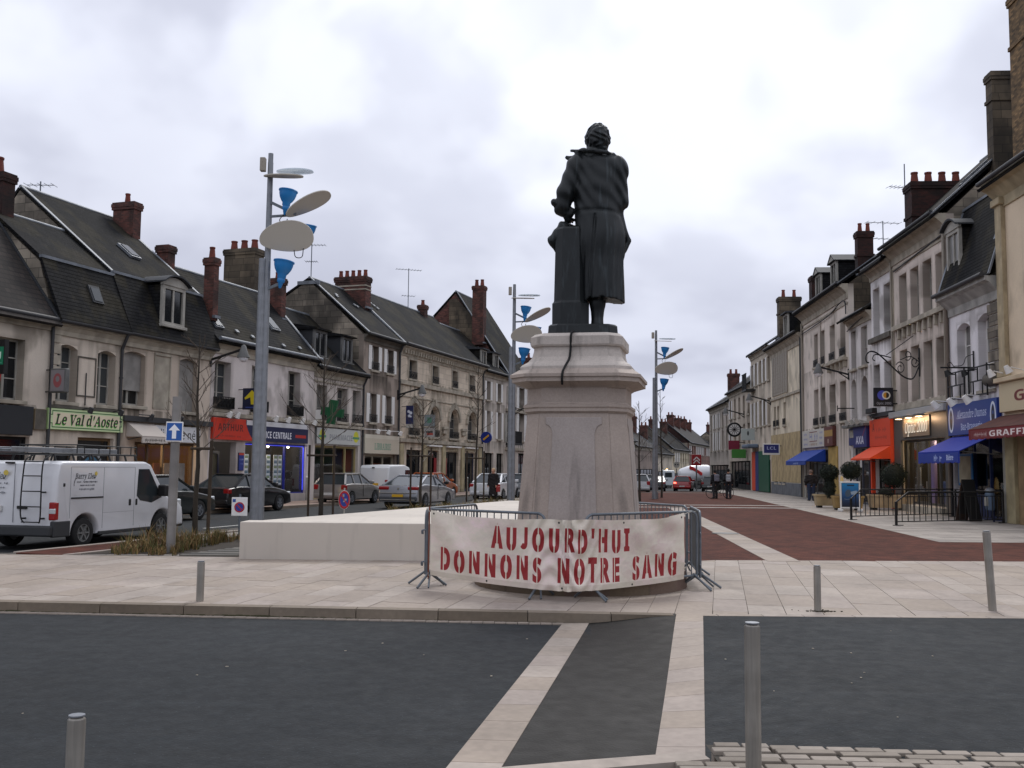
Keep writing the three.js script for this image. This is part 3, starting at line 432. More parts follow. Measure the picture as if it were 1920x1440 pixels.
function dormer(B, x, w, y0, y1, zf, depth, o = {}) {   // window in the roof: front at zf
  const P = B.P, d = obj('dormer', [box(x - w / 2, x + w / 2, y0, y1, zf - depth, zf - 0.12)], o.cheek || M.slate, P), fm = o.frame || M.whiteOld;
  obj('window_frame', [box(x - w / 2 - 0.03, x - w / 2 + 0.12, y0, y1, zf - 0.12, zf), box(x + w / 2 - 0.12, x + w / 2 + 0.03, y0, y1, zf - 0.12, zf), box(x - w / 2 + 0.12, x + w / 2 - 0.12, y1 - 0.14, y1, zf - 0.12, zf), box(x - w / 2 + 0.12, x + w / 2 - 0.12, y0, y0 + 0.1, zf - 0.12, zf), box(x - 0.045, x + 0.045, y0 + 0.1, y1 - 0.14, zf - 0.11, zf - 0.03)], fm, d);
  obj('pane', box(x - w / 2 + 0.1, x + w / 2 - 0.1, y0 + 0.08, y1 - 0.12, zf - 0.118, zf - 0.08), o.pane || M.glass, d);
  if (o.top === 'pediment') { obj('dormer_roof', [prism([[zf + 0.16, 0], [zf - depth, 0], [zf - depth, 0.01], [zf + 0.16, 0.01]], x - w / 2 - 0.16, x + w / 2 + 0.16).translate(0, y1, 0), ...[-1, 1].map((s) => beam([x + s * (w / 4 + 0.08), y1 + 0.21, zf + 0.16], [x + s * (w / 4 + 0.08), y1 + 0.21, zf - depth], w / 2 + 0.26, 0.06).applyMatrix4(new THREE.Matrix4().makeTranslation(-x - s * (w / 4 + 0.08), -y1 - 0.21, 0)).applyMatrix4(new THREE.Matrix4().makeRotationZ(-s * 0.55)).translate(x + s * (w / 4 + 0.08), y1 + 0.21, 0))], M.lead, d);
    const t = new THREE.Shape([[x - w / 2 - 0.1, y1 + 0.01], [x + w / 2 + 0.1, y1 + 0.01], [x, y1 + 0.38]].map(([a, b]) => new THREE.Vector2(a, b))); obj('pediment', new THREE.ExtrudeGeometry(t, { depth: 0.14, bevelEnabled: false }).translate(0, 0, zf - 0.02), fm, d); }
  else if (o.top === 'curve') { const c = new THREE.Shape(); c.moveTo(x - w / 2 - 0.12, y1); c.lineTo(x + w / 2 + 0.12, y1); c.lineTo(x + w / 2 + 0.12, y1 + 0.08); c.quadraticCurveTo(x, y1 + 0.62, x - w / 2 - 0.12, y1 + 0.08); obj('pediment', new THREE.ExtrudeGeometry(c, { depth: 0.1, bevelEnabled: false }).translate(0, 0, zf - 0.06), fm, d); const c2 = new THREE.Shape(); c2.moveTo(x - w / 2 - 0.18, y1 + 0.08); c2.quadraticCurveTo(x, y1 + 0.70, x + w / 2 + 0.18, y1 + 0.08); c2.lineTo(x + w / 2 + 0.18, y1 + 0.14); c2.quadraticCurveTo(x, y1 + 0.78, x - w / 2 - 0.18, y1 + 0.14); obj('dormer_roof', new THREE.ExtrudeGeometry(c2, { depth: depth + 0.2, bevelEnabled: false }).translate(0, 0, zf - depth), M.lead, d); }
  else obj('dormer_roof', [prism([[zf + 0.2, y1], [zf + 0.2, y1 + 0.08], [zf - depth, y1 + (o.rise ?? 0.4)], [zf - depth, y1]], x - w / 2 - 0.16, x + w / 2 + 0.16)], o.roofMat || M.lead, d);
  obj('sill', rbox(x - w / 2 - 0.1, x + w / 2 + 0.1, y0 - 0.12, y0, zf - 0.14, zf + 0.1, 0.02), fm, d);
  return d;
}
function shopfront(B, x0, x1, y0, y1, o = {}) {
  const P = B.P, m = o.mat || M.dark, n = o.bays || 3, z = -0.2, st = o.stall ?? 0.45, f = [box(x0, x1, y1 - 0.1, y1, z - 0.06, z + 0.04)], w = (x1 - x0) / n, sf = obj('shop_front', box(x0, x0 + 0.001, y0 + 0.01, y0 + 0.02, z, z + 0.01), m, P);
  for (let i = 0; i <= n; i++) { const x = clamp(x0 + w * i, x0 + 0.04, x1 - 0.04); f.push(box(x - 0.04, x + 0.04, y0, y1 - 0.1, z - 0.06, z + 0.04)); }
  for (let i = 0; i < n; i++) {
    const a = x0 + w * i + 0.04, b = x0 + w * (i + 1) - 0.04, door = i === o.door;
    if (!door && st) f.push(box(a, b, y0, y0 + st, z - 0.05, z + 0.02)); else f.push(box(a, b, y0, y0 + 0.14, z - 0.05, z + 0.02));
    const pn = obj('pane', new THREE.PlaneGeometry(b - a, y1 - 0.1 - y0 - (door ? 0.14 : st || 0.14)).translate((a + b) / 2, (y1 - 0.1 + y0 + (door ? 0.14 : st || 0.14)) / 2, z), o.opaque ? M.glass : M.pane, sf);
    if (door) obj('door_handle', bar([b - 0.12, 0.85, z + 0.05], [b - 0.12, 1.3, z + 0.05], 0.018), M.stainless, sf);
  }
  const k = obj('frame', f, m, sf); return sf;
}
function awning(B, x0, x1, y0, y1, z1, mat, o = {}) {    // cloth from the wall at y1 down to y0, z1 out, with a valance
  const P = B.P, v = o.val ?? 0.25, a = obj('awning', [slope(x0, x1, [z1, y0], [0.03, y1], 0.03), ...(o.cheeks ? [prism([[0.03, y0], [0.03, y1], [z1, y0]], x0, x0 + 0.02), prism([[0.03, y0], [0.03, y1], [z1, y0]], x1 - 0.02, x1)] : [])], mat, P);
  const n = Math.round((x1 - x0) / 0.25), vg = []; for (let i = 0; i < n; i++) vg.push(box(x0 + (x1 - x0) * i / n + 0.002, x0 + (x1 - x0) * (i + 1) / n - 0.002, y0 - v + (i % 2) * 0.02, y0 + 0.012, z1 - 0.012 - 0.006 * (i % 2), z1 + 0.006));
  obj('valance', vg, o.vmat || mat, a);
  if (o.print) { const p = fin(new THREE.Mesh(new THREE.PlaneGeometry((x1 - x0) * 0.96, v * 0.86), o.print)); p.name = 'print'; p.position.set((x0 + x1) / 2, y0 - v / 2, z1 + 0.012); a.add(p); }
  obj('awning_arm', [bar([x0 + 0.15, y0 + 0.02, z1 - 0.05], [x0 + 0.15, y0 - 0.1, 0.0], 0.02), bar([x1 - 0.15, y0 + 0.02, z1 - 0.05], [x1 - 0.15, y0 - 0.1, 0.0], 0.02)], M.greyPaint, a);
  return a;
}
function spotRow(B, xs, y, z = 0.45, mat = M.white) { for (const x of xs) obj('spotlight', [bar([x, y, 0], [x, y + 0.12, z - 0.1], 0.02), place(new THREE.CylinderGeometry(0.07, 0.13, 0.26, 12), x, y + 0.05, z, 0.5, 0, 0)], mat, B.P); }
function mansard(B, o) {                                // steep slates below, shallower above
  const { P, W, H, dep } = B, zb = -o.zb, hb = o.hb, zr = -o.zr, hr = o.hr, x0 = 0, x1 = W, bk = o.back ?? H;
  obj('gable_wall', prism([[0.05, H - 0.02], [zb - 0.02, hb - 0.06], [zr, hr - 0.06], [-dep + 0.02, bk], [-dep + 0.02, H - 0.02]], x0, x1), o.gmat || M.ashlar, P);
  const r = obj('roof', [slope(x0 - 0.03, x1 + 0.03, [0.34, H + 0.04], [zb, hb], 0.1), slope(x0 - 0.03, x1 + 0.03, [zb + 0.02, hb + 0.02], [zr, hr], 0.1), slope(x0 - 0.03, x1 + 0.03, [zr, hr], [-dep - 0.1, bk], 0.1)], o.mat || M.slate, P);
  const l = [bar([x0, hr + 0.1, zr], [x1, hr + 0.1, zr], 0.08, 0.08, 6), box(x0 - 0.04, x1 + 0.04, hb + 0.06, hb + 0.16, zb - 0.02, zb + 0.12)];
  for (const x of o.verge || []) l.push(beam([x, hb + 0.14, zb], [x, hr + 0.14, zr], 0.16, 0.05));
  obj('flashing', l, M.zinc, r);
  for (const [x, y0, y1, w] of o.skylights || []) { const z = (y) => mixn(0.34, zb, (y - H) / (hb - H)) + 0.13; obj('skylight', beam([x, y0, z(y0)], [x, y1, z(y1)], w, 0.09), M.lead, r); obj('skylight_pane', beam([x, y0 + 0.08, z(y0 + 0.08) + 0.04], [x, y1 - 0.08, z(y1 - 0.08) + 0.04], w - 0.14, 0.06), M.glassGrey, r); }
  for (const [x, t, w, h] of o.topSkylights || []) { const k = (q) => [mixn(zb, zr, q), mixn(hb, hr, q)], a = k(t), b = k(t + h); obj('skylight', beam([x, a[1] + 0.15, a[0] + 0.1], [x, b[1] + 0.15, b[0] + 0.1], w, 0.1), M.zinc, r); obj('skylight_pane', beam([x, mixn(a[1], b[1], 0.1) + 0.19, mixn(a[0], b[0], 0.1) + 0.13], [x, mixn(a[1], b[1], 0.9) + 0.19, mixn(a[0], b[0], 0.9) + 0.13], w - 0.16, 0.06), M.glass, r); }
  return r;
}
const shade = (c, k) => c.map((v) => v * k);
// ===== left row =====
{ // corner of the row, at the left edge of the picture
  const B = building('L', -13, -0.2, { label: 'beige house with a steep dark tiled roof at the left edge', h: 6.5, col: [188, 176, 154], hs: 3.6, wins: [[-2.45, -1.33, 3.72, 5.72, { sill: 0.14 }], [-5.6, -4.5, 3.72, 5.72], [-9, -7.9, 3.72, 5.72]], shops: [[-12.2, -0.95, 0, 2.55]], bands: [3.6], cornice: 0.2, gutterMat: M.gutter });
  gable(B, { zr: 3.3, hr: 10.9, mat: M.tile, flash: M.lead, verge: [B.W] });
  board(B.P, 'shop_fascia', 0.5, B.W - 0.72, 2.6, 3.55, 0.0, 0.10, S([38, 40, 44], 0.6), printMat(4, 0.6, 30, (x, w, h) => fill(x, '#24272b', 0, 0, w, h)));
  shopfront(B, B.X(-12.2), B.X(-0.95), 0, 2.55, { bays: 5, door: 3, opaque: true, mat: M.dark });
  obj('downpipe', bar([B.W - 0.05, 0, 0.1], [B.W - 0.05, 6.3, 0.1], 0.06), M.gutter, B.P);
  const sg = thing('hanging_sign', 'green and black hanging sign on the house at the left edge', 'sign', on('L', -3.35, 0.75, 4.9), SIDE.L.ry);
  board(sg, 'panel', -0.07, 0.07, -0.45, 0.45, -0.55, 0.0, M.black, M.black);
  obj('plate', box(-0.08, 0.08, -0.5, 0.55, -0.62, 0.55), M.black, sg); for (const s of [-1, 1]) { const p = fin(new THREE.Mesh(new THREE.PlaneGeometry(1.1, 0.55), printMat(1.1, 0.55, 60, (x, w, h) => { fill(x, '#0f7a55', 0, 0, w, h); word(x, 'U', w * 0.82, h / 2, 0.36, '#e8f2ea'), scrawl(x, w / 2, h * 0.9, w, 0.05, '#bcd8c8'); }))); p.name = 'print'; p.rotation.y = s * Math.PI / 2; p.position.set(s * 0.085, 0.05, -0.03); sg.add(p); }
  const fl = thing('flag', 'red flag hanging at the left edge below the green sign', 'flag', on('L', -3.75, 0.9, 3.5), SIDE.L.ry);
  obj('flag_pole', bar([0, -0.2, -0.9], [0, 0.75, 0.4], 0.02), M.greyPaint, fl); const fs = new THREE.Shape([[0, 0], [0.2, 0.95], [0.62, 0.92], [0.5, 0.2], [0.3, -0.25]].map(([a, b]) => new THREE.Vector2(a, b))); obj('cloth', new THREE.ExtrudeGeometry(fs, { depth: 0.015, bevelEnabled: false }), S([178, 22, 16], 0.8), fl);
}
{ // restaurant
  const B = building('L', -0.2, 3.32, { label: 'cream restaurant house with two arched windows and slate mansard', h: 6.5, col: [190, 177, 154], hs: 3.3, wins: [[0.1, 1.04, 3.82, 5.80, { arch: 0.14, pale: true }], [2.05, 2.98, 3.82, 5.80, { arch: 0.14, pale: true }]], shops: [[0.15, 1.1, 0, 2.3], [1.24, 3.05, 0.55, 2.62]], bands: [3.68], cornice: 0.26, pipes: [3.2], seed: 31 });
  mansard(B, { zb: 0.65, hb: 8.7, zr: 3.0, hr: 10.55, skylights: [[2.1, 7.45, 8.1, 0.55]], gmat: M.ashlar });
  obj('string_course', box(0, B.W, 3.58, 3.68, 0.001, 0.1), M.stoneDark, B.P);
  obj('wall_panel', [box(1.25, 2.16, 4.05, 4.10, 0.001, 0.03), box(1.25, 2.16, 5.42, 5.47, 0.001, 0.03), box(1.25, 1.29, 4.10, 5.42, 0.001, 0.03), box(2.12, 2.16, 4.10, 5.42, 0.001, 0.03)], M.stoneDark, B.P);
  obj('wall_anchor', bar([1.68, 3.75, 0.03], [1.68, 4.9, 0.03], 0.02), M.gutter, B.P);
  obj('quoins', Array.from({ length: 5 }, (_, i) => box(0.02, 0.42, 4.3 + i * 0.38, 4.62 + i * 0.38, 0.001, 0.035)), M.stone, B.P);
  board(B.P, 'shop_sign', -0.12, 3.56, 2.84, 3.56, 0.02, 0.12, S([150, 176, 120], 0.5), printMat(3.68, 0.72, 120, (x, w, h) => {
    fill(x, '#c9d8a8', 0, 0, w, h); x.strokeStyle = '#1d5a24'; x.lineWidth = 0.03; const a = 0.07, b = 0.17; x.beginPath(); x.moveTo(b, a); x.lineTo(w - b, a); x.lineTo(w - b, b + 0.04); x.lineTo(w - a, b + 0.04); x.lineTo(w - a, h - b - 0.04); x.lineTo(w - b, h - b - 0.04); x.lineTo(w - b, h - a); x.lineTo(b, h - a); x.lineTo(b, h - b - 0.04); x.lineTo(a, h - b - 0.04); x.lineTo(a, b + 0.04); x.lineTo(b, b + 0.04); x.closePath(); x.stroke();
    fill(x, '#e2d6b8', b + 0.03, a + 0.06, w - 2 * b - 0.06, h - 2 * a - 0.12);
    word(x, "Le Val d'Aoste", w / 2 - 0.02, h / 2 + 0.035, 0.52, '#4fae3a', 'serif', w * 0.84, 'italic bold'); word(x, "Le Val d'Aoste", w / 2, h / 2 + 0.005, 0.52, '#10120f', 'serif', w * 0.84, 'italic bold'); }));
  board(B.P, 'shop_sign_end', -0.66, -0.15, 2.80, 3.5, 0.02, 0.08, S([120, 106, 82], 0.7), M.stoneDark);
  shopfront(B, 0.35, 1.3, 0, 2.3, { bays: 1, door: 0, opaque: true, mat: S([120, 96, 66], 0.6) });
  shopfront(B, 1.44, 3.25, 0.55, 2.62, { bays: 1, stall: 0, opaque: true, mat: S([120, 96, 66], 0.6) });
  const lt = fin(new THREE.Mesh(new THREE.PlaneGeometry(1.5, 0.8), printMat(1.5, 0.8, 90, (x, w, h) => { fill(x, '#101214', 0, 0, w, h); x.strokeStyle = '#3d6a84'; x.lineWidth = 0.1; x.beginPath(); x.arc(w / 2, h, 0.36, Math.PI, 0); x.stroke(); const s = 'Le Val d\u2019Aoste'; for (let i = 0; i < s.length; i++) { const a = Math.PI + (i + 0.5) / s.length * Math.PI; x.save(); x.translate(w / 2 + Math.cos(a) * 0.56, h + Math.sin(a) * 0.56); x.rotate(a + Math.PI / 2); word(x, s[i], 0, 0, 0.17, '#c8ccce'); x.restore(); } }))); lt.name = 'window_print'; lt.position.set(2.33, 1.95, -0.17); B.P.add(lt);
  for (const x of [1.5, 3.05]) obj('spotlight', [bar([x, 3.6, 0.1], [x, 3.66, 0.45], 0.02), place(new THREE.CylinderGeometry(0.05, 0.1, 0.2, 10), x, 3.56, 0.47, 0.6, 0, 0)], M.gutter, B.P);
  chimney(B, 0.55, -3.85, 0.55, 2.2, 9.0, 12.05, { mat: M.brickDark, pots: 2, potH: 0.6, potR: 0.2 });
  const ln = thing('lantern_sign', 'grey square box sign with a faded red emblem on the restaurant wall', 'sign', on('L', -0.35, 0.55, 4.45), SIDE.L.ry);
  obj('box', rbox(-0.1, 0.1, -0.4, 0.42, -0.32, 0.36, 0.05), M.greyPaint, ln); obj('bracket', [bar([0, 0.38, -0.55], [0, 0.38, -0.3], 0.02), bar([0, -0.36, -0.55], [0, -0.36, -0.3], 0.02)], M.iron, ln);
  const e = fin(new THREE.Mesh(new THREE.PlaneGeometry(0.56, 0.7), printMat(0.56, 0.7, 120, (x, w, h) => { fill(x, '#8b8588', 0, 0, w, h); x.fillStyle = '#a05458'; x.beginPath(); x.ellipse(w / 2, h / 2, 0.17, 0.24, 0, 0, 7); x.fill(); x.fillStyle = '#8b8588'; x.beginPath(); x.ellipse(w / 2, h / 2 - 0.05, 0.08, 0.1, 0, 0, 7); x.fill(); }))); e.name = 'print'; e.rotation.y = -Math.PI / 2; e.position.set(-0.104, 0.01, 0.02); ln.add(e);
}
{ // hairdresser's, with the dormer
  const B = building('L', 3.32, 8.8, { label: 'stained cream house with grey roller blinds and a white dormer', h: 6.52, col: [184, 169, 146], grime: 1.35, hs: 2.75, room: 3, inMat: S([104, 80, 56], 0.9), wins: [[3.42, 4.62, 3.9, 5.95, { blind: 0.72, arch: 0.12, sill: 0.12 }], [6.7, 7.88, 3.85, 6.02, { blind: 1, arch: 0.12 }]], shops: [[4.2, 8.0, 0, 2.55]], bands: [3.75], cornice: 0.26, seed: 37 });
  mansard(B, { zb: 0.65, hb: 8.82, zr: 5.25, hr: 12.5, back: 8, verge: [0.05, B.W - 0.05], topSkylights: [[3.0, 0.32, 0.62, 0.16]] });
  dormer(B, 2.55, 1.35, 7.2, 8.75, 0.26, 1.6, { top: 'curve', frame: M.whiteOld });
  obj('blind_window', [box(1.85, 2.75, 3.85, 5.9, 0.001, 0.02), box(1.8, 1.86, 3.85, 5.95, 0.001, 0.05), box(2.74, 2.8, 3.85, 5.95, 0.001, 0.05), box(1.8, 2.8, 5.95, 6.05, 0.001, 0.06)], M.stone, B.P);
  obj('string_course', box(0, B.W, 3.3, 3.5, 0.001, 0.22), M.gutter, B.P);
  board(B.P, 'shop_sign', 1.85, 4.75, 2.58, 3.22, 0.0, 0.12, M.white, printMat(2.9, 0.62, 110, (x, w, h) => { fill(x, '#d5d6d8', 0, 0, w, h); word(x, 'di', w * 0.13, h * 0.52, 0.5, '#17181a', 'sans-serif', 0, 'normal'); word(x, 'anne', w * 0.46, h * 0.52, 0.5, '#17181a', 'sans-serif', 0, 'normal'); word(x, 'né', w * 0.8, h * 0.52, 0.5, '#17181a', 'sans-serif', 0, 'normal'); }));
  awning(B, 0.35, 1.85, 2.72, 3.25, 0.75, S([196, 186, 176], 0.9), { val: 0.24, cheeks: true, print: printMat(1.4, 0.2, 100, (x, w, h) => { fill(x, '#c9c0b6', 0, 0, w, h); scrawl(x, w / 2, h / 2, w * 0.8, 0.11, '#4c4743'); }) });
  shopfront(B, 0.88, 4.68, 0, 2.55, { bays: 4, door: 2, stall: 0.35, mat: S([92, 72, 52], 0.7) });
  const v = fin(new THREE.Mesh(new THREE.PlaneGeometry(0.36, 1.5), printMat(0.36, 1.5, 100, (x, w, h) => { fill(x, '#4a3522', 0, 0, w, h); ['C', 'O', 'I', 'F', 'F'].forEach((c, i) => word(x, c, w / 2, 0.2 + i * 0.28, 0.22, '#cfa870', 'sans-serif', 0, 'normal')); }))); v.name = 'window_print'; v.position.set(1.1, 1.78, -0.17); B.P.add(v);
  obj('bulb', new THREE.SphereGeometry(0.09, 12, 8).translate(2.3, 2.2, -1.2), S([255, 226, 170], 0.5, { emissive: new THREE.Color(1, 0.72, 0.36), emissiveIntensity: 6 }), B.P);
  const pl = new THREE.PointLight(new THREE.Color(1, 0.70, 0.36), 5, 9, 2); pl.position.set(2.3, 2.2, -1.2); pl.castShadow = true; B.P.add(pl);
  for (const [x, c] of [[2.6, [150, 92, 60]], [3.25, [170, 150, 130]], [4.1, [190, 186, 180]]]) obj('poster', box(x, x + 0.5, 0.75, 1.75, -0.5, -0.47), S(c, 0.8, { map: T.grain }), B.P);
  chimney(B, B.W - 0.25, -4.45, 0.5, 1.1, 10.6, 13.2, { mat: M.brick, pots: 1, potH: 0.4, potR: 0.12, band: 0.1 });
  for (const x of [1.3, 3.1]) obj('spotlight', [bar([x - 0.6, 3.56, 0.3], [x, 3.56, 0.3], 0.02), place(new THREE.CylinderGeometry(0.06, 0.11, 0.22, 10), x, 3.5, 0.4, 0.6, 0, 0)], M.gutter, B.P);
}
{ // estate agent's
  const B = building('L', 8.8, 17.5, { label: 'pale rendered house with black flower boxes above a navy shop sign', h: 7.03, col: [196, 186, 172], grime: 0.8, hs: 2.95, room: 2.2, inMat: S([46, 45, 48], 0.9), wins: [[9.09, 10.26, 4.1, 6.16, { rail: 'box', pale: true }], [11.9, 12.98, 4.1, 6.22, { rail: 'box', pale: true }], [15.03, 16.15, 4.1, 6.28, { rail: 'box' }]], shops: [[8.98, 10.85, 0, 2.7], [11.55, 17.0, 0.35, 2.72]], bands: [4.0], cornice: 0.34, corniceMat: S([206, 196, 178], 0.85, { map: T.grain }), gutterMat: M.zinc, seed: 41 });
  gable(B, { zr: 2.9, hr: 10.4, backLift: 1.2, verge: [B.W - 0.05], skylights: [[0.75, 0.18, 0.6, 0.17], [6.2, 0.36, 0.75, 0.2]], vents: [[2.0, 0.16], [3.1, 0.13], [4.3, 0.22], [7.2, 0.12], [5.6, 0.1]], flash: M.zinc });
  obj('frieze', box(0.02, B.W - 0.02, 6.52, 6.60, 0.001, 0.06), M.gutter, B.P);
  obj('string_course', box(0, B.W, 3.78, 3.95, 0.001, 0.14), M.stone, B.P);
  const o1 = obj('shop_sign', rbox(0.12, 2.95, 2.80, 3.72, 0.0, 0.14, 0.02), S([190, 48, 22], 0.5), B.P);
  const pr = fin(new THREE.Mesh(new THREE.PlaneGeometry(7.85, 0.92), printMat(7.85, 0.92, 90, (x, w, h) => {
    fill(x, '#c8321a', 0, 0, 2.9, h); x.fillStyle = '#1b2148'; x.beginPath(); x.moveTo(2.35, 0); x.quadraticCurveTo(2.55, h * 0.7, 3.1, h); x.lineTo(w, h); x.lineTo(w, 0.0); x.closePath(); x.fill(); fill(x, '#d7d7da', 2.45, 0, w - 2.45, 0.22); x.fillStyle = '#c8321a'; x.fillRect(0.9, 0, 1.5, h);
    word(x, 'ARTHUR', 1.25, 0.38, 0.42, '#5c1408', 'sans-serif', 1.9); scrawl(x, 1.2, 0.76, 1.7, 0.1, '#8a2212'); word(x, 'AGENCE CENTRALE', 4.75, 0.6, 0.44, '#e6e6ea', 'sans-serif', 3.1); fill(x, '#c03028', 6.65, 0.52, 1.0, 0.15); }))); pr.name = 'print'; pr.position.set(4.07, 3.25, 0.145); 
  obj('shop_sign', rbox(2.96, 8.0, 2.80, 3.72, 0.0, 0.14, 0.02), M.navy, B.P); B.P.add(pr);
  // the doorway and window, lit
  obj('closed_shutter', box(0.75, 1.9, 0.1, 2.2, -0.9, -0.86), S([96, 92, 74], 0.8, { map: T.grain }), B.P); obj('door_frame', [box(0.6, 0.75, 0, 2.3, -0.95, -0.83), box(1.9, 2.03, 0, 2.3, -0.95, -0.83), box(0.75, 1.9, 2.2, 2.32, -0.95, -0.83)], M.navy, B.P);
  shopfront(B, 2.76, 8.2, 0.35, 2.72, { bays: 3, stall: 0.06, mat: S([24, 34, 130], 0.4) });
  const pm = printMat(0.36, 1.5, 90, (x, w, h) => { fill(x, '#9fb0be', 0, 0, w, h); for (let i = 0; i < 6; i++) { fill(x, i % 2 ? '#5d7788' : '#788c6a', 0.04, 0.05 + i * 0.245, w - 0.08, 0.12); fill(x, '#dfe6ea', 0.04, 0.18 + i * 0.245, w - 0.08, 0.06); } });
  for (const x of [3.2, 3.62, 5.05, 5.46, 6.1, 6.5]) { const p = obj('poster', box(x, x + 0.34, 0.75, 2.2, -0.62, -0.6), M.white, B.P), q = fin(new THREE.Mesh(new THREE.PlaneGeometry(0.33, 1.43), pm)); q.name = 'print'; q.position.set(x + 0.17, 1.475, -0.597); p.add(q); }
  const bulbM = S([255, 240, 220], 0.5, { emissive: new THREE.Color(1, 0.86, 0.66), emissiveIntensity: 5 });
  for (const x of [3.4, 5.4, 7.2]) { obj('bulb', new THREE.SphereGeometry(0.06, 10, 8).translate(x, 2.6, -0.5), bulbM, B.P); const l = new THREE.PointLight(new THREE.Color(1, 0.88, 0.7), 1.4, 6, 2); l.position.set(x, 2.6, -0.5); l.castShadow = true; B.P.add(l); }
  obj('neon_tube', [bar([8.02, 0.5, -0.12], [8.02, 2.6, -0.12], 0.03), bar([2.9, 2.64, -0.12], [8.02, 2.64, -0.12], 0.02)], S([70, 80, 255], 0.4, { emissive: new THREE.Color(0.08, 0.10, 0.9), emissiveIntensity: 0.32 }), B.P);
  board(B.P, 'notice_board', 2.2, 2.62, 1.45, 2.25, 0.001, 0.05, M.navy, printMat(0.4, 0.8, 90, (x, w, h) => { fill(x, '#22337e', 0, 0, w, h); fill(x, '#b8402e', 0, 0, w, 0.1); scrawl(x, w / 2, 0.3, w * 0.6, 0.1, '#9aa6d0'); scrawl(x, w / 2, 0.5, w * 0.3, 0.08, '#7a86b4'); }));
  spotRow(B, [0.9, 1.5, 3.2, 4.6, 5.7, 7.0, 8.2], 3.82, 0.42);
  chimney(B, 0.45, -0.45, 0.36, 0.5, 7.9, 10.65, { mat: M.brick, pots: 1, potH: 0.45, potR: 0.13 });
  chimney(B, 0.5, -2.9, 0.5, 0.6, 9.6, 11.35, { mat: M.brick, pots: 0 });
  chimney(B, B.W - 0.3, -2.1, 0.45, 0.75, 9.0, 11.3, { mat: M.brick, pots: 1, potH: 0.3, potR: 0.13 });
}
{ // the tall gabled house that stands behind the row, with the long stone chimney
  const P = thing('rear_house', 'old stone gabled house rising behind the row with a wide stone chimney', 'house', on('L', 19, -4.2), SIDE.L.ry), B = { P, W: 6, H: 9.6, dep: 6 };
  obj('wall', box(0, 6, 0, 9.6, -6, 0), M.ashlar, P); gable(B, { zr: 3.0, hr: 11.7, eave: 0.2 });
  chimney(B, 0.5, -1.5, 0.9, 1.95, 9.0, 13.5, { mat: M.ashlarDark, pots: 3, potH: 0.5, potR: 0.19, band: 0.35 });
}
{ // pharmacy
  const B = building('L', 17.5, 22.9, { label: 'narrow pharmacy house with two dark flat-topped dormers', h: 6.72, col: [192, 182, 166], grime: 0.9, hs: 2.9, wins: [[17.8, 18.85, 4.05, 5.85, { rail: 1, curtain: true }], [19.95, 21.1, 4.05, 5.85, { rail: 1, pale: true }], [21.72, 22.7, 4.05, 5.85, { rail: 1, curtain: true }]], shops: [[17.75, 22.5, 0, 2.75]], bands: [4.0, 6.4], cornice: 0.3, gutterMat: M.gutter, pipes: [22.85], seed: 43 });
  gable(B, { zr: 3.6, hr: 10.2, verge: [0], flash: M.zinc, eave: 0.4 });
  for (const [x, w] of [[1.2, 1.25], [4.15, 1.15]]) dormer(B, x, w, 7.35, 8.75, -0.35, 2.6, { cheek: M.lead, frame: M.greyPaint, rise: 0.55, roofMat: M.slate });
  obj('string_course', [box(0, B.W, 6.0, 6.08, 0.001, 0.07), box(0, B.W, 3.72, 3.86, 0.001, 0.16)], M.stone, B.P);
  board(B.P, 'shop_sign', 0.2, 5.0, 2.82, 3.66, 0.0, 0.12, M.greyPaint, printMat(4.77, 0.81, 90, (x, w, h) => { fill(x, '#b9bab6', 0, 0, w, h); for (const c of [0.55, w - 0.5]) { x.fillStyle = '#c6c22c'; x.beginPath(); x.arc(c, h * 0.45, 0.3, 0, 7); x.fill(); x.fillStyle = '#4f8a68'; x.fillRect(c - 0.4, h * 0.45, 0.8, 0.12); } word(x, 'PHARMACIE', w / 2 + 0.2, h * 0.55, 0.4, '#85878a', 'sans-serif', 2.6); }));
  shopfront(B, 0.25, 5.0, 0, 2.75, { bays: 4, door: 2, mat: S([176, 160, 112], 0.7), opaque: false, stall: 0.3 });
  const cr = thing('pharmacy_cross', 'dark green pharmacy cross on a bracket over the pharmacy', 'sign', on('L', 17.75, 0.95, 4.42), SIDE.L.ry);
  const cs = new THREE.Shape([[-0.2, -0.6], [0.2, -0.6], [0.2, -0.2], [0.6, -0.2], [0.6, 0.2], [0.2, 0.2], [0.2, 0.6], [-0.2, 0.6], [-0.2, 0.2], [-0.6, 0.2], [-0.6, -0.2], [-0.2, -0.2]].map(([a, b]) => new THREE.Vector2(a, b)));
  obj('cross', new THREE.ExtrudeGeometry(cs, { depth: 0.18, bevelEnabled: true, bevelSize: 0.015, bevelThickness: 0.015, bevelSegments: 1 }).translate(0, 0, -0.09).rotateY(Math.PI / 2).rotateX(0.14), S([14, 84, 48], 0.45), cr); obj('bracket', [bar([0, 0.1, -0.95], [0, 0.1, -0.5], 0.03), bar([0, -0.1, -0.95], [0, -0.1, -0.5], 0.03)], M.greyPaint, cr); obj('side_panel', box(-0.04, 0.04, -0.35, 0.12, -0.95, -0.62), M.white, cr);
}
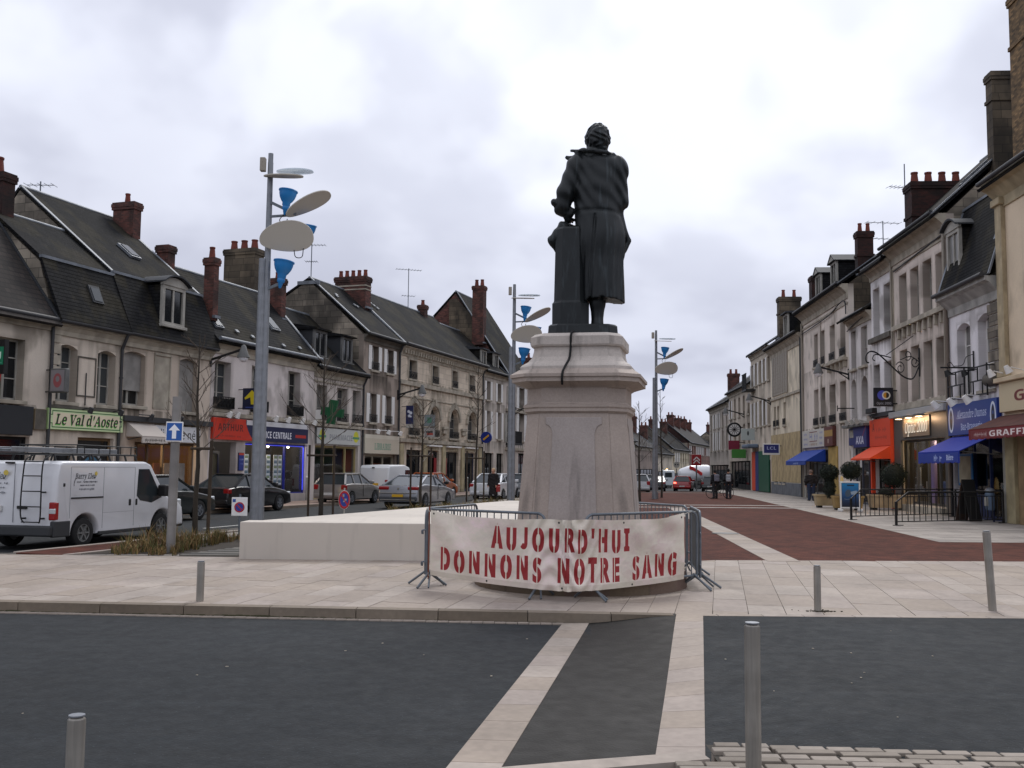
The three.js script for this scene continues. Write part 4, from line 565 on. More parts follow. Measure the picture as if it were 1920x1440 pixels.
{ // tall narrow house
  const B = building('L', 22.9, 27.7, { label: 'tall narrow grey-brown house with white shutters and a stone gable', h: 9.12, col: [142, 129, 112], grime: 1.3, hs: 2.6, wins: [[23.9, 24.75, 7.2, 8.58, { rail: 1, shut: 'white', frame: 'white' }], [25.9, 26.75, 7.2, 8.58, { rail: 1, shut: 'white', frame: 'white' }], [23.75, 24.6, 4.2, 5.83, { rail: 1, shut: 'white', frame: 'white' }], [25.75, 26.6, 4.2, 5.83, { rail: 1, shut: 'white', frame: 'white' }]], shops: [[23.3, 27.3, 0, 2.36]], bands: [6.9, 4.0], cornice: 0.24, corniceMat: M.stoneDark, pipes: [27.55], seed: 47 });
  gable(B, { zr: 3.6, hr: 12.4, flash: M.zinc, vents: [[1.2, 0.72], [1.0, 0.68], [2.6, 0.6], [2.8, 0.58]] });
  obj('clipped_gable_edge', box(-0.1, 0.06, 12.1, 12.3, -4.3, -2.9), M.zinc, B.P);
  board(B.P, 'shop_sign', 0.15, 4.7, 2.42, 3.5, 0.0, 0.14, S([196, 188, 170], 0.8), printMat(4.52, 1.05, 90, (x, w, h) => { fill(x, '#c4bba8', 0, 0, w, h); fill(x, '#d2cbbb', 0, 0, w, 0.2); word(x, 'LIBRAIRIE', w / 2, h * 0.62, 0.5, '#5f8f78', 'serif', 2.2); }));
  shopfront(B, 0.4, 4.4, 0, 2.36, { bays: 3, door: 1, stall: 0.2, mat: S([150, 142, 124], 0.7) });
  obj('display', [box(1.4, 2.6, 0.3, 1.4, -1.8, -1.4), box(3.2, 4.2, 0.5, 1.9, -0.9, -0.85)], S([140, 70, 40], 0.8, { map: T.grain }), B.P);
  for (const x of [1.2, 2.6, 4.2]) obj('spotlight', [bar([x - 1, 3.78, 0.05], [x, 3.78, 0.3], 0.02), place(new THREE.CylinderGeometry(0.1, 0.14, 0.22, 10), x, 3.68, 0.42, 0.5, 0, 0)], M.white, B.P);
  chimney(B, B.W - 0.35, -3.1, 0.75, 2.1, 11.2, 13.3, { mat: M.brick, pots: 5, potH: 0.4, potR: 0.13, stripe: true });
}
{ // the arcaded house
  const W = []; for (const [a, b] of [[29.05, 30.15], [32.75, 33.7], [36.25, 37.15], [39.55, 40.5]]) W.push([a, b, 7.15, 8.32, { surround: true, rail: 1, frame: 'dark', pale: true }]);
  for (const [a, b] of [[29.15, 30.7], [32.35, 33.95], [35.85, 37.45], [39.3, 40.95]]) W.push([a, b, 3.65, 5.6, { arch: 'round', hood: true, rail: 1, pale: true }]);
  const B = building('L', 27.7, 42.3, { label: 'long cream stone house with four round-arched windows over shop bays', h: 9.12, col: [190, 176, 150], ashlar: true, hs: 2.95, wins: W, shops: [[28.9, 31.3, 0, 2.75], [31.7, 34.1, 0, 2.75], [35.1, 37.6, 0, 2.72], [38.6, 40.95, 0, 2.72]], bands: [7.1, 3.6], cornice: 0.4, pipes: [42.2], seed: 53 });
  gable(B, { zr: 4.1, hr: 12.95, verge: [0.05], vents: [[1.2, 0.74], [1.35, 0.70], [1.5, 0.66], [1.65, 0.62]] });
  obj('dentil', Array.from({ length: 36 }, (_, i) => rbox(0.3 + i * 0.39, 0.48 + i * 0.39, 8.62, 8.98, 0.001, 0.24, 0.02, 1)), M.stone, B.P);
  obj('string_course', [box(0, B.W, 6.72, 6.98, 0.001, 0.13), box(0, B.W, 5.98, 6.05, 0.001, 0.06), box(0, B.W, 3.2, 3.42, 0.001, 0.16)], M.stone, B.P);
  for (const u of [31.6, 35.0, 38.5]) obj('corbel', [rbox(B.X(u) - 0.55, B.X(u) + 0.25, 4.2, 4.4, 0.001, 0.2, 0.03), rbox(B.X(u) - 0.45, B.X(u) + 0.15, 3.9, 4.19, 0.001, 0.15, 0.05)], M.stone, B.P);
  for (const u of [27.9, 31.5, 34.6, 38.1, 41.6]) obj('pilaster', rbox(B.X(u) - 0.1, B.X(u) + 0.45, 0, 3.1, 0.001, 0.12, 0.02, 1), S([200, 186, 150], 0.8, { map: T.grain }), B.P);
  [[31.75, 2.3], [35.15, 2.4], [38.65, 2.2]].forEach(([u, w], i) => { obj('fascia_ledge', box(B.X(u), B.X(u) + w, 3.02, 3.12, 0.001, 0.26), M.white, B.P); board(B.P, 'shop_sign', B.X(u) + 0.3, B.X(u) + w - 0.1, 2.78, 3.0, 0.001, 0.05, M.stone, printMat(1.9, 0.3, 80, (x, ww, h) => { fill(x, '#b7aa8c', 0, 0, ww, h); if (i < 2) scrawl(x, ww * 0.42, h * 0.55, 1.2, 0.14, '#34332f'); fill(x, '#2a2622', ww - 0.15, 0.02, 0.06, 0.24); })); });
  for (const [a, b, i] of [[28.9, 31.3, 0], [31.7, 34.1, 1], [35.1, 37.6, 2], [38.6, 40.95, 3]]) shopfront(B, B.X(a), B.X(b), 0, 2.72, { bays: 2, door: i === 3 ? 0 : -1, stall: 0.2, mat: i === 3 ? S([26, 34, 66], 0.5) : S([44, 42, 46], 0.5), opaque: i !== 1 });
  for (const [u, c] of [[32.0, [150, 30, 34]], [35.3, [156, 70, 60]], [38.0, [120, 60, 54]], [33.5, [160, 24, 30]]]) obj('poster', box(B.X(u), B.X(u) + 0.45, 1.2, 2.3, -0.12, -0.1), S(c, 0.7, { map: T.grain }), B.P);
  chimney(B, 12.2, -3.9, 0.55, 0.55, 12.3, 13.6, { pots: 1, potH: 0.35 });
  const hang = (u, s, y, w, h, nm, lab, draw, t = 0.1) => { const g = thing(nm, lab, 'sign', on('L', u, s, y), SIDE.L.ry); obj('panel', rbox(-t / 2, t / 2, -h / 2, h / 2, -w / 2, w / 2, 0.02), M.greyPaint, g); const m = printMat(w - 0.02, h - 0.02, 110, draw); for (const q of [-1, 1]) { const p = fin(new THREE.Mesh(new THREE.PlaneGeometry(w - 0.02, h - 0.02), m)); p.name = 'print'; p.rotation.y = q * Math.PI / 2; p.position.x = q * (t / 2 + 0.004); g.add(p); } obj('bracket', [bar([0, h / 2 - 0.06, -s], [0, h / 2 - 0.06, -w / 2], 0.02), bar([0, -h / 2 + 0.06, -s], [0, -h / 2 + 0.06, -w / 2], 0.02)], M.iron, g); return g; };
  hang(10.9, 0.72, 4.62, 0.95, 0.95, 'hanging_sign', 'navy square hanging sign with a yellow figure beside the lamp mast', (x, w, h) => { fill(x, '#161a38', 0, 0, w, h); x.fillStyle = '#d6c020'; x.beginPath(); x.arc(w * 0.5, 0.2, 0.09, 0, 7); x.fill(); x.beginPath(); x.moveTo(w * 0.5, 0.08); x.lineTo(w * 0.9, 0.42); x.lineTo(w * 0.72, 0.44); x.lineTo(w * 0.62, 0.36); x.lineTo(w * 0.62, 0.72); x.lineTo(w * 0.46, 0.72); x.lineTo(w * 0.42, 0.4); x.lineTo(w * 0.14, 0.5); x.lineTo(w * 0.1, 0.42); x.closePath(); x.fill(); fill(x, '#3a4a90', 0.15, 0.82, w - 0.3, 0.05); });
  hang(28.1, 0.55, 4.72, 0.5, 1.35, 'hanging_sign', 'tall dark blue hanging sign with white patches left of the first arch', (x, w, h) => { fill(x, '#1c2352', 0, 0, w, h); x.fillStyle = '#d8dce6'; for (const [a, b, r] of [[0.18, 0.35, 0.09], [0.32, 0.44, 0.1], [0.22, 0.62, 0.09], [0.33, 0.66, 0.06]]) { x.beginPath(); x.arc(a, b, r, 0, 7); x.fill(); } fill(x, '#b9b6ae', 0, h - 0.22, w, 0.22); });
  hang(30.7, 0.75, 4.62, 0.72, 0.72, 'hanging_sign', 'grey square sign with a pale green emblem above a smaller board', (x, w, h) => { fill(x, '#8d9698', 0, 0, w, h); fill(x, '#5f8e78', w * 0.28, h * 0.24, w * 0.44, h * 0.5); });
  hang(30.7, 0.75, 3.86, 0.74, 0.6, 'hanging_sign', 'pale grey sign with a black and red band below the green emblem', (x, w, h) => { fill(x, '#b4b2ae', 0, 0, w, h); fill(x, '#2a262a', 0.12, h * 0.36, w - 0.24, 0.1); fill(x, '#b0463c', 0.2, h * 0.56, w - 0.3, 0.13); });
  const rd = thing('hanging_sign', 'round blue hanging sign with a yellow stroke at the end of the arcaded house', 'sign', on('L', 41.6, 0.6, 3.9), SIDE.L.ry);
  obj('disc', new THREE.CylinderGeometry(0.42, 0.42, 0.16, 28).rotateZ(Math.PI / 2), S([22, 44, 128], 0.4), rd); obj('stroke', beam([-0.1, -0.18, -0.2], [-0.1, 0.16, 0.22], 0.03, 0.12), S([214, 160, 40], 0.5), rd); obj('bracket', bar([0, 0, -0.6], [0, 0, -0.3], 0.03), M.iron, rd);
  const tf = thing('flag', 'small dark flag with white and red on a pole at the arcaded shops', 'flag', on('L', 31.2, 0.5, 2.2), SIDE.L.ry); obj('flag_pole', bar([0, -0.3, -0.5], [0, 0.55, 0.2], 0.015), M.white, tf); obj('cloth', beam([0.0, 0.1, 0.15], [0.35, 0.35, 0.1], 0.02, 0.42), printMat(1, 1, 40, (x, w, h) => { fill(x, '#24284a', 0, 0, w, h); fill(x, '#c8c8cc', 0, 0.5, w, 0.2); fill(x, '#a03038', 0, 0.7, w, 0.3); }), tf);
}
{ // shuttered houses towards the far end
  const ws = [[43.13, 44.0, 6.8, 8.2, { shut: 'white', curtain: true }], [45.6, 46.45, 6.8, 8.2, { shut: 'white', pale: true }], [43.2, 44.1, 3.9, 5.95, { shut: 'white', curtain: true }], [45.7, 46.6, 3.9, 5.95, { shut: 'white' }]];
  const B = building('L', 42.3, 47.6, { label: 'pale house with white shutters and two dormers next to the arcaded house', h: 8.9, col: [182, 172, 154], hs: 3.0, wins: ws, shops: [[42.9, 44.9, 0, 2.8], [45.6, 47.2, 0, 2.8]], bands: [6.6, 3.7], cornice: 0.26, seed: 59 });
  gable(B, { zr: 4.0, hr: 12.6, verge: [0.05, B.W] });
  dormer(B, 1.2, 1.1, 9.4, 10.6, -0.35, 2.4, { top: 'flat', frame: M.whiteOld }); dormer(B, 4.0, 1.1, 9.4, 10.6, -0.35, 2.4, { top: 'flat', frame: M.whiteOld });
  for (const [a, b] of [[42.9, 44.9], [45.6, 47.2]]) shopfront(B, B.X(a), B.X(b), 0, 2.8, { bays: 2, mat: M.dark, opaque: true });
  const C = building('L', 47.6, 54.2, { label: 'tall house with a brick and stone gable and brick chimney behind the middle lamp', h: 9.0, col: [178, 168, 152], hs: 3.0, wins: [[48.3, 49.2, 6.8, 8.2, { shut: 1 }], [51.0, 52.4, 6.6, 8.3, { shut: 'white', curtain: true }], [48.0, 49.3, 3.7, 6.0, { shut: 1, rail: 1 }], [51.0, 52.4, 3.9, 6.3, { shut: 'white', curtain: true }]], shops: [[48.2, 49.6, 0, 2.8], [51, 53.4, 0, 2.9]], bands: [6.4, 3.6], cornice: 0.26, dep: 9, seed: 61 });
  gable(C, { zr: 4.4, hr: 15.9, gmat: M.brick, verge: [0.03], flash: M.zinc, backLift: 2 });
  obj('gable_render', [prism([[-2.4, 9.1], [-2.4, 13.3], [-4.3, 15.4], [-4.9, 15.3], [-4.9, 9.1]], -0.10, -0.025)], M.ashlarDark, C.P);
  chimney(C, -0.05, -2.3, 0.7, 0.95, 11.5, 16.3, { mat: M.brick, pots: 2, potH: 0.5, potR: 0.16 });
  obj('balcony', [box(0.2, 2.0, 3.5, 3.65, 0, 0.8), box(0.2, 2.0, 4.55, 4.6, 0.74, 0.8), ...Array.from({ length: 15 }, (_, i) => box(0.25 + i * 0.12, 0.28 + i * 0.12, 3.65, 4.55, 0.75, 0.78))], M.iron, C.P);
  obj('string_course', [box(0, C.W, 6.2, 6.4, 0.001, 0.15), box(0, C.W, 3.1, 3.3, 0.001, 0.15)], M.stone, C.P);
  for (const [a, b] of [[48.2, 49.6], [51, 53.4]]) shopfront(C, C.X(a), C.X(b), 0, 2.8, { bays: 2, mat: M.dark, opaque: true });
}
// more of the row behind the statue and on down the street
function rowHouse(side, u0, u1, h, rise, label, col, o = {}) {
  const ws = [], n = o.n ?? Math.max(2, Math.round((u1 - u0) / 2.7)), y = o.y || 0;
  for (let i = 0; i < n; i++) { const c = mixn(u0, u1, (i + 0.5) / n); for (const [a, b] of o.rows || (h > 7 ? [[h - 2.2, h - 0.7], [3.7, 5.6]] : h > 4.6 ? [[h - 1.9, h - 0.45]] : [])) ws.push([c - 0.5, c + 0.5, a, b, { shut: hsh(i, Math.round(u0), 3) > 0.5 ? 'white' : 0, pale: i % 2 }]); }
  const B = building(side, u0, u1, { name: 'house', label, h, col, hs: Math.min(3, h - 1.5), wins: ws, shops: [[u0 + 0.5, u1 - 0.5, y, y + 2.5]], cornice: 0.24, bands: [3.5], dep: 8, s: o.s });
  shopfront(B, 0.5, B.W - 0.5, y, y + 2.5, { bays: n + 1, door: 1, mat: o.shop || M.dark, opaque: true });
  gable(B, { zr: 4, hr: h + rise, mat: o.mat, gmat: o.gmat, verge: [0, B.W] });
  for (const [x, z, t, m] of o.chim || [[0.4, -3.4, 1.6]]) chimney(B, x, z, 0.7, 1.2, h + 0.2, h + rise + t, { mat: m || M.brick, pots: 2 });
  return B;
}
rowHouse('L', 54.2, 63, 8.2, 3.4, 'cream house in the row hidden behind the statue pedestal', [180, 168, 148]);
rowHouse('L', 63, 74, 7.4, 3.2, 'grey house in the left row beyond the statue pedestal', [160, 150, 136]);
rowHouse('L', 74, 86, 7.8, 3.2, 'beige house far along the left row with a brick chimney', [176, 162, 138]);
rowHouse('L', 86, 99, 5.2, 3.0, 'low far house with a dark roof left of the right lamp mast', [120, 110, 98], { y: -0.5, chim: [[0.4, -3, 1.5], [8, -3.4, 1.4]], mat: M.tile });
rowHouse('L', 99, 113, 4.6, 3.0, 'low far house with brown tiles and several chimneys behind parked cars', [128, 114, 100], { y: -0.8, mat: M.tile, gmat: M.brickDark, chim: [[0.4, -3.2, 1.4], [6, -3.6, 1.2], [13, -3, 1.5]] });
rowHouse('L', 113, 128, 3.9, 3.0, 'distant slate-roofed house with pale front beyond the truck', [178, 166, 142], { y: -1.1, chim: [[0.4, -3.4, 1.3], [9, -3.3, 1.4]] });
rowHouse('L', 128, 146, 4.8, 3.6, 'distant beige house behind the red square sign', [186, 172, 140], { y: -1.4, chim: [[2, -3.4, 1.2], [12, -3.4, 1.3]], gmat: M.stoneDark });
rowHouse('L', 146, 176, 6.3, 3.4, 'distant brick house with brown roof and many chimneys closing the street', [120, 92, 78], { y: -1.8, mat: M.tile, gmat: M.brickDark, chim: [[1, -3.4, 1.5], [8, -3.4, 1.3], [15, -3.4, 1.5], [22, -3.4, 1.2]] });
rowHouse('L', 176, 230, 6, 3.2, 'most distant grey roofed house at the end of the street', [120, 112, 102], { y: -2, n: 8, s: 3 });
// ===== right row (local x runs from the far end towards the camera) =====
{ // nearest house, at the right edge
  const B = building('R', -0.42, 9, { label: 'tall beige house with pilasters at the right edge of the picture', h: 11.7, col: [196, 178, 146], grime: 0.7, hs: 3.2, wins: [[2.2, 3.3, 8.4, 10.6], [5.2, 6.3, 8.4, 10.6], [2.2, 3.3, 5.2, 7.3], [5.2, 6.3, 5.2, 7.3]], shops: [[1.9, 8.2, 0, 2.9]], cornice: 0.55, corniceMat: S([206, 190, 156], 0.85, { map: T.grain }), bands: [4.6], seed: 71 });
  gable(B, { zr: 4.2, hr: 15.2, verge: [], eave: 0.6 });
  obj('pilaster', [rbox(0.12, 0.62, 5.1, 10.9, 0.001, 0.16, 0.02), rbox(0.02, 0.72, 10.9, 11.15, 0.001, 0.26, 0.03), rbox(0.05, 0.7, 4.95, 5.15, 0.001, 0.22, 0.02)], S([200, 182, 148], 0.85, { map: T.grain }), B.P);
  obj('pilaster', rbox(0.32, 1.0, 0, 3.1, 0.001, 0.14, 0.02), S([186, 172, 136], 0.85, { map: T.grain }), B.P); obj('pilaster', rbox(1.2, 1.8, 0, 3.1, 0.001, 0.1, 0.02), S([158, 132, 96], 0.85, { map: T.grain }), B.P);
  obj('downpipe', [bar([0.10, 0, 0.07], [0.10, 3.2, 0.07], 0.05), bar([0.26, 0, 0.1], [0.26, 3.2, 0.1], 0.035)], M.whiteOld, B.P);
  board(B.P, 'shop_fascia', 0.1, 8.6, 3.75, 4.75, 0.02, 0.16, S([206, 190, 158], 0.8), printMat(8.47, 0.97, 60, (x, w, h) => { fill(x, '#c8b998', 0, 0, w, h); word(x, 'GRAFFITI', 3.9, h / 2, 0.52, '#6a1c1c', 'sans-serif', 5.6); }));
  obj('ledge', rbox(-0.05, 8.7, 4.76, 4.92, 0.0, 0.32, 0.03), S([206, 188, 158], 0.85), B.P);
  const red = S([112, 26, 30], 0.85); awning(B, -0.10, 8.6, 3.14, 3.62, 1.15, S([104, 60, 50], 0.9, { map: T.grain }), { val: 0.34, vmat: red, print: printMat(8.35, 0.3, 70, (x, w, h) => { fill(x, '#6e1c22', 0, 0, w, h); scrawl(x, 0.75, h / 2, 0.9, 0.16, '#b9a8a4'); word(x, 'GRAFFITI', 3.25, h / 2, 0.27, '#e4dcd8', 'sans-serif', 3.5); }) });
  spotRow(B, [0.55, 1.9], 5.02, 0.62);
  chimney(B, 0.75, -1.9, 1.5, 2.6, 11.6, 18.5, { mat: S([255, 255, 255], 0.9, { map: T.brickY }), pots: 2, band: 0.72 });
}
{ // white house with the mansard: the blue bar
  const B = building('R', -5.2, -0.42, { label: 'white peeling house with a slate mansard above a blue bar', h: 8.55, col: [212, 207, 198], grime: 0.8, hs: 4.2, room: 3.2, inMat: S([26, 28, 34], 0.9), wins: [[-4.4, -3.12, 4.62, 7.35, { arch: 0.2, curtain: true, frame: 'white' }], [-2.4, -1.05, 4.66, 7.42, { arch: 0.2, curtain: true, frame: 'white' }]], shops: [[-5.05, -0.55, 0, 3.0]], bands: [4.3], cornice: 0.5, corniceMat: S([190, 188, 182], 0.85, { map: T.grain }), seed: 73 });
  mansard(B, { zb: 0.75, hb: 11.95, zr: 4.0, hr: 12.5 });
  dormer(B, 0.92, 1.25, 8.95, 11.05, 0.12, 1.2, { top: 'curve', pane: M.curtain }); 
  obj('hip_flashing', beam([B.W - 0.12, 8.6, 0.40], [B.W - 0.12, 11.95, -0.66], 0.5, 0.06), M.zinc, B.P); obj('hip_flashing', beam([0.05, 8.6, 0.42], [0.05, 11.95, -0.64], 0.16, 0.06), M.zinc, B.P);
  obj('quoins', Array.from({ length: 9 }, (_, i) => rbox(B.W - (i % 2 ? 0.86 : 1.02), B.W - 0.02, 4.75 + i * 0.42, 5.14 + i * 0.42, 0.001, 0.06, 0.02, 1)), M.ashlar, B.P); obj('bracket_stone', place(new THREE.CylinderGeometry(0.24, 0.24, 0.8, 16), B.W - 0.4, 4.95, 0.14, 0, 0, Math.PI / 2), M.stoneDark, B.P);
  for (const [a, b] of [[-4.62, -2.95], [-2.58, -0.9]]) { const X = B.X(a), Y = B.X(b), g = []; for (const y of [4.45, 4.95, 5.45]) g.push(box(X, Y, y, y + 0.045, 0.30, 0.34)); for (let i = 0; i < 5; i++) { const x = mixn(X, Y - 0.04, i / 4); g.push(i % 2 ? box(x, x + 0.035, 4.495, 4.95, 0.30, 0.34) : i === 2 ? box(x, x + 0.035, 4.995, 5.45, 0.30, 0.34) : box(x, x + 0.04, 4.40, 5.55, 0.295, 0.345)); } for (const x of [X, Y - 0.04]) g.push(box(x, x + 0.04, 5.45, 5.49, 0.0, 0.295)); obj('balcony_railing', g, M.iron, B.P); }
  obj('downpipe', [bar([0.02, 0, 0.12], [0.02, 8.3, 0.12], 0.075)], S([112, 100, 88], 0.7), B.P);
  const navy = S([24, 52, 128], 0.45);
  board(B.P, 'shop_fascia', 0.12, B.W - 0.1, 3.10, 4.30, 0.02, 0.16, navy, printMat(4.53, 1.17, 110, (x, w, h) => {
    fill(x, '#1d3f86', 0, 0, w, h); word(x, 'Alexandre Dumas', w * 0.5, h * 0.36, 0.4, '#ccd6ea', 'serif', 2.75, 'italic'); word(x, 'Bar-Brasserie', w * 0.5, h * 0.76, 0.34, '#ccd6ea', 'serif', 2.0, 'normal');
    for (const c of [0.32, w - 0.32]) { x.lineWidth = 0.1; x.strokeStyle = '#d2d8e2'; x.beginPath(); x.ellipse(c, h / 2, 0.2, 0.44, 0, 0, 7); x.stroke(); x.fillStyle = '#11192c'; x.beginPath(); x.ellipse(c, h / 2 + 0.02, 0.13, 0.36, 0, 0, 7); x.fill(); x.fillStyle = '#2a4a86'; x.beginPath(); x.arc(c, h / 2 - 0.1, 0.07, 0, 7); x.fill(); } }));
  awning(B, 0.30, 4.45, 2.42, 3.05, 1.4, S([18, 46, 152], 0.8), { val: 0.4, print: printMat(4.1, 0.34, 90, (x, w, h) => { fill(x, '#16348e', 0, 0, w, h); scrawl(x, w * 0.48, h / 2, 0.6, 0.24, '#aab8e0'); word(x, 'Bière', w * 0.8, h / 2, 0.26, '#cdd6ee', 'serif', 0, 'bold'); }) });
  shopfront(B, 0.25, B.W - 0.25, 0, 3.0, { bays: 3, door: 2, stall: 0.9, mat: S([22, 40, 84], 0.45) });
  obj('menu_board', [rbox(0.75, 2.1, 1.2, 2.4, 0.02, 0.08, 0.02)], S([30, 96, 150], 0.5), B.P); obj('menu_sheet', box(0.88, 1.98, 1.3, 2.3, 0.082, 0.088), S([188, 178, 150], 0.7, { map: T.grain }), B.P);
  for (const x of [0.45, 2.1, 3.6]) obj('spotlight', [bar([x, 4.4, 0.1], [x, 4.46, 0.75], 0.018), place(new THREE.CylinderGeometry(0.09, 0.15, 0.3, 12), x, 4.3, 0.78, 0.7, 0, 0)], M.white, B.P);
  chimney(B, -0.05, -2.4, 0.6, 1.15, 12.2, 17.7, { mat: M.ashlarDark, pots: 0, band: 0.78 });
  const t = thing('lamp_bracket', 'black iron sign bracket with two small lamps by the white house window', 'bracket', on('R', -2.75, 0, 5.55), SIDE.R.ry);
  obj('arm', [bar([0, 0, 0.02], [0, 0, 1.25], 0.03), bar([0, -0.12, 0.05], [0, 0.62, 0.05], 0.03), tube([[0, 0.5, 0.05], [0, 0.4, 0.3], [0, 0.1, 0.45], [0, 0.05, 0.75]], 0.015), tube([[0, 0.02, 0.75], [0, 0.2, 0.9], [0, 0.1, 1.0], [0, 0.04, 0.95]], 0.014)], M.iron, t);
  for (const z of [0.4, 1.0]) obj('lamp_shade', [bar([0, 0, z], [0, -0.12, z], 0.015), place(new THREE.CylinderGeometry(0.07, 0.15, 0.22, 10), 0, -0.2, z, 0.5, 0, 0)], M.black, t);
}
{ // optician, three storeys
  const w = []; for (const [a, b] of [[-11.12, -10.1], [-9.6, -8.55], [-8.02, -6.98], [-6.5, -5.48]]) { w.push([a, b, 8.35, 10.58, { sill: 0, pale: true }], [a - 0.12, b - 0.12, 4.80, 7.16, { sill: 0, curtain: true }]); }
  const B = building('R', -12.05, -5.2, { label: 'tall beige three storey house with two rows of four deep windows over the optician', h: 12.0, col: [190, 177, 158], hs: 4.2, room: 3.4, inMat: S([52, 48, 44], 0.85), wins: w, shops: [[-11.85, -5.7, 0.3, 3.1]], bands: [8.2, 4.7], cornice: 0.5, seed: 79, gutterMat: M.lead });
  gable(B, { zr: 4.2, hr: 16.1, verge: [B.W], flash: M.zinc, eave: 0.62, skylights: [[B.W - 1.0, 0.35, 0.3, 0.3]] });
  obj('sill_course', [box(0.3, B.W, 8.12, 8.32, 0.001, 0.2), ...Array.from({ length: 9 }, (_, i) => rbox(0.9 + i * 0.66, 1.04 + i * 0.66, 7.66, 8.12, 0.001, 0.14, 0.03, 1))], M.stone, B.P);
  obj('string_course', [box(0, B.W, 11.0, 11.09, 0.001, 0.05), box(0.05, 0.16, 4.6, 11.0, 0.001, 0.05), box(0.4, B.W - 0.2, 4.45, 4.72, 0.001, 0.14)], M.stone, B.P);
  obj('cable', tube([[0.4, 10.9, 0.07], [2.5, 11.0, 0.07], [5, 11.12, 0.07], [B.W - 0.3, 11.2, 0.07]], 0.035, 20, 5), M.gutter, B.P); obj('downpipe', [bar([B.W - 0.12, 4.5, 0.1], [B.W - 0.12, 11.6, 0.1], 0.07), bar([0.05, 4.5, 0.09], [0.05, 11.4, 0.09], 0.05)], M.gutterLight, B.P);
  const grey = S([70, 68, 64], 0.5);
  obj('shop_front_cladding', [box(0.05, 0.95, 0, 4.1, 0.001, 0.1), box(B.W - 0.5, B.W - 0.02, 0, 4.1, 0.001, 0.1), box(0.95, B.W - 0.5, 3.1, 4.1, 0.001, 0.1)], grey, B.P);
  obj('shop_cornice', [rbox(0, B.W, 4.12, 4.4, 0.0, 0.32, 0.03)], S([160, 160, 160], 0.7), B.P);
  board(B.P, 'shop_sign', 1.5, 4.85, 3.2, 4.06, 0.10, 0.06, grey, printMat(3.3, 0.83, 100, (x, ww, h) => { fill(x, '#6b6256', 0, 0, ww, h); }));
  const txt = fin(new THREE.Mesh(new THREE.PlaneGeometry(2.9, 0.8), new THREE.MeshStandardMaterial({ color: 0x000000, roughness: 0.5, transparent: true, alphaTest: 0.5, map: print(2.9, 0.8, 140, (x, ww, h) => { word(x, 'Optic 2000', ww / 2, h / 2, 0.62, '#ffffff', 'serif', 2.8, 'italic'); }), emissive: new THREE.Color(1, 0.88, 0.72), emissiveIntensity: 0.6, emissiveMap: print(2.9, 0.8, 140, (x, ww, h) => { fill(x, '#000', 0, 0, ww, h); word(x, 'Optic 2000', ww / 2, h / 2, 0.62, '#ffffff', 'serif', 2.8, 'italic'); }) }))); txt.name = 'sign_lettering'; txt.position.set(3.2, 3.6, 0.185); B.P.add(txt);
  const bm = S([255, 220, 190], 0.5, { emissive: new THREE.Color(1, 0.62, 0.36), emissiveIntensity: 2.2 });
  for (const x of [1.9, 3.2, 4.5]) { obj('spotlight', [rbox(x - 0.22, x + 0.22, 4.02, 4.12, 0.3, 0.62, 0.04)], M.greyPaint, B.P); obj('bulb', box(x - 0.15, x + 0.15, 3.99, 4.012, 0.36, 0.56), bm, B.P); const l = new THREE.PointLight(new THREE.Color(1, 0.62, 0.34), 0.9, 4, 2); l.position.set(x, 3.93, 0.42); l.castShadow = true; B.P.add(l); }
  shopfront(B, 0.95, B.W - 0.5, 0.3, 3.1, { bays: 4, door: 1, stall: 0.1, mat: grey });
  obj('display_shelf', [...Array.from({ length: 8 }, (_, i) => box(3.0, 3.5, 0.6 + i * 0.28, 0.63 + i * 0.28, -2.2, -1.8)), ...Array.from({ length: 8 }, (_, i) => box(4.6, 5.2, 0.6 + i * 0.28, 0.63 + i * 0.28, -2.4, -2.0))], S([196, 140, 70], 0.6), B.P);
  obj('shop_column', new THREE.CylinderGeometry(0.14, 0.14, 2.8, 16).translate(2.75, 1.7, -0.7), S([118, 104, 150], 0.6), B.P); obj('counter', rbox(3.2, 4.4, 0.3, 1.3, -1.4, -0.9, 0.03), S([60, 76, 110], 0.5), B.P);
  obj('poster', box(1.3, 1.8, 1.1, 1.9, -0.5, -0.47), M.whiteOld, B.P); obj('figure_display', [rbox(2.35, 2.6, 1.1, 2.1, -0.7, -0.6, 0.05)], S([150, 34, 28], 0.7), B.P);
  for (const [x, z, e] of [[3.1, -1.3, 3.5], [4.8, -1.5, 3]]) { obj('bulb', new THREE.SphereGeometry(0.07, 10, 8).translate(x, 3.0, z), S([255, 220, 170], 0.5, { emissive: new THREE.Color(1, 0.74, 0.4), emissiveIntensity: 6 }), B.P); const l = new THREE.PointLight(new THREE.Color(1, 0.76, 0.44), e, 9, 2); l.position.set(x, 3.0, z); l.castShadow = true; B.P.add(l); }
  obj('intercom', rbox(0.45, 0.62, 1.5, 1.95, 0.1, 0.16, 0.02), M.black, B.P); obj('step', rbox(0.9, B.W - 0.4, -0.1, 0.28, -0.2, 0.35, 0.02), M.stone, B.P);
  chimney(B, 0.3, -1.95, 1.0, 2.5, 12.3, 15.05, { mat: M.brickDark, pots: 4, potH: 0.52, potR: 0.18, band: 0.4 });
  const q = thing('hanging_sign', 'square black hanging sign with a purple and orange disc beside the optician', 'sign', on('R', -11.75, 0.62, 5.1), SIDE.R.ry);
  obj('panel', rbox(-0.08, 0.08, -0.43, 0.43, -0.43, 0.43, 0.02), M.black, q); obj('bracket', [bar([0, 0.3, -0.62], [0, 0.3, -0.43], 0.03), bar([0, -0.3, -0.62], [0, -0.3, -0.43], 0.03)], M.iron, q);
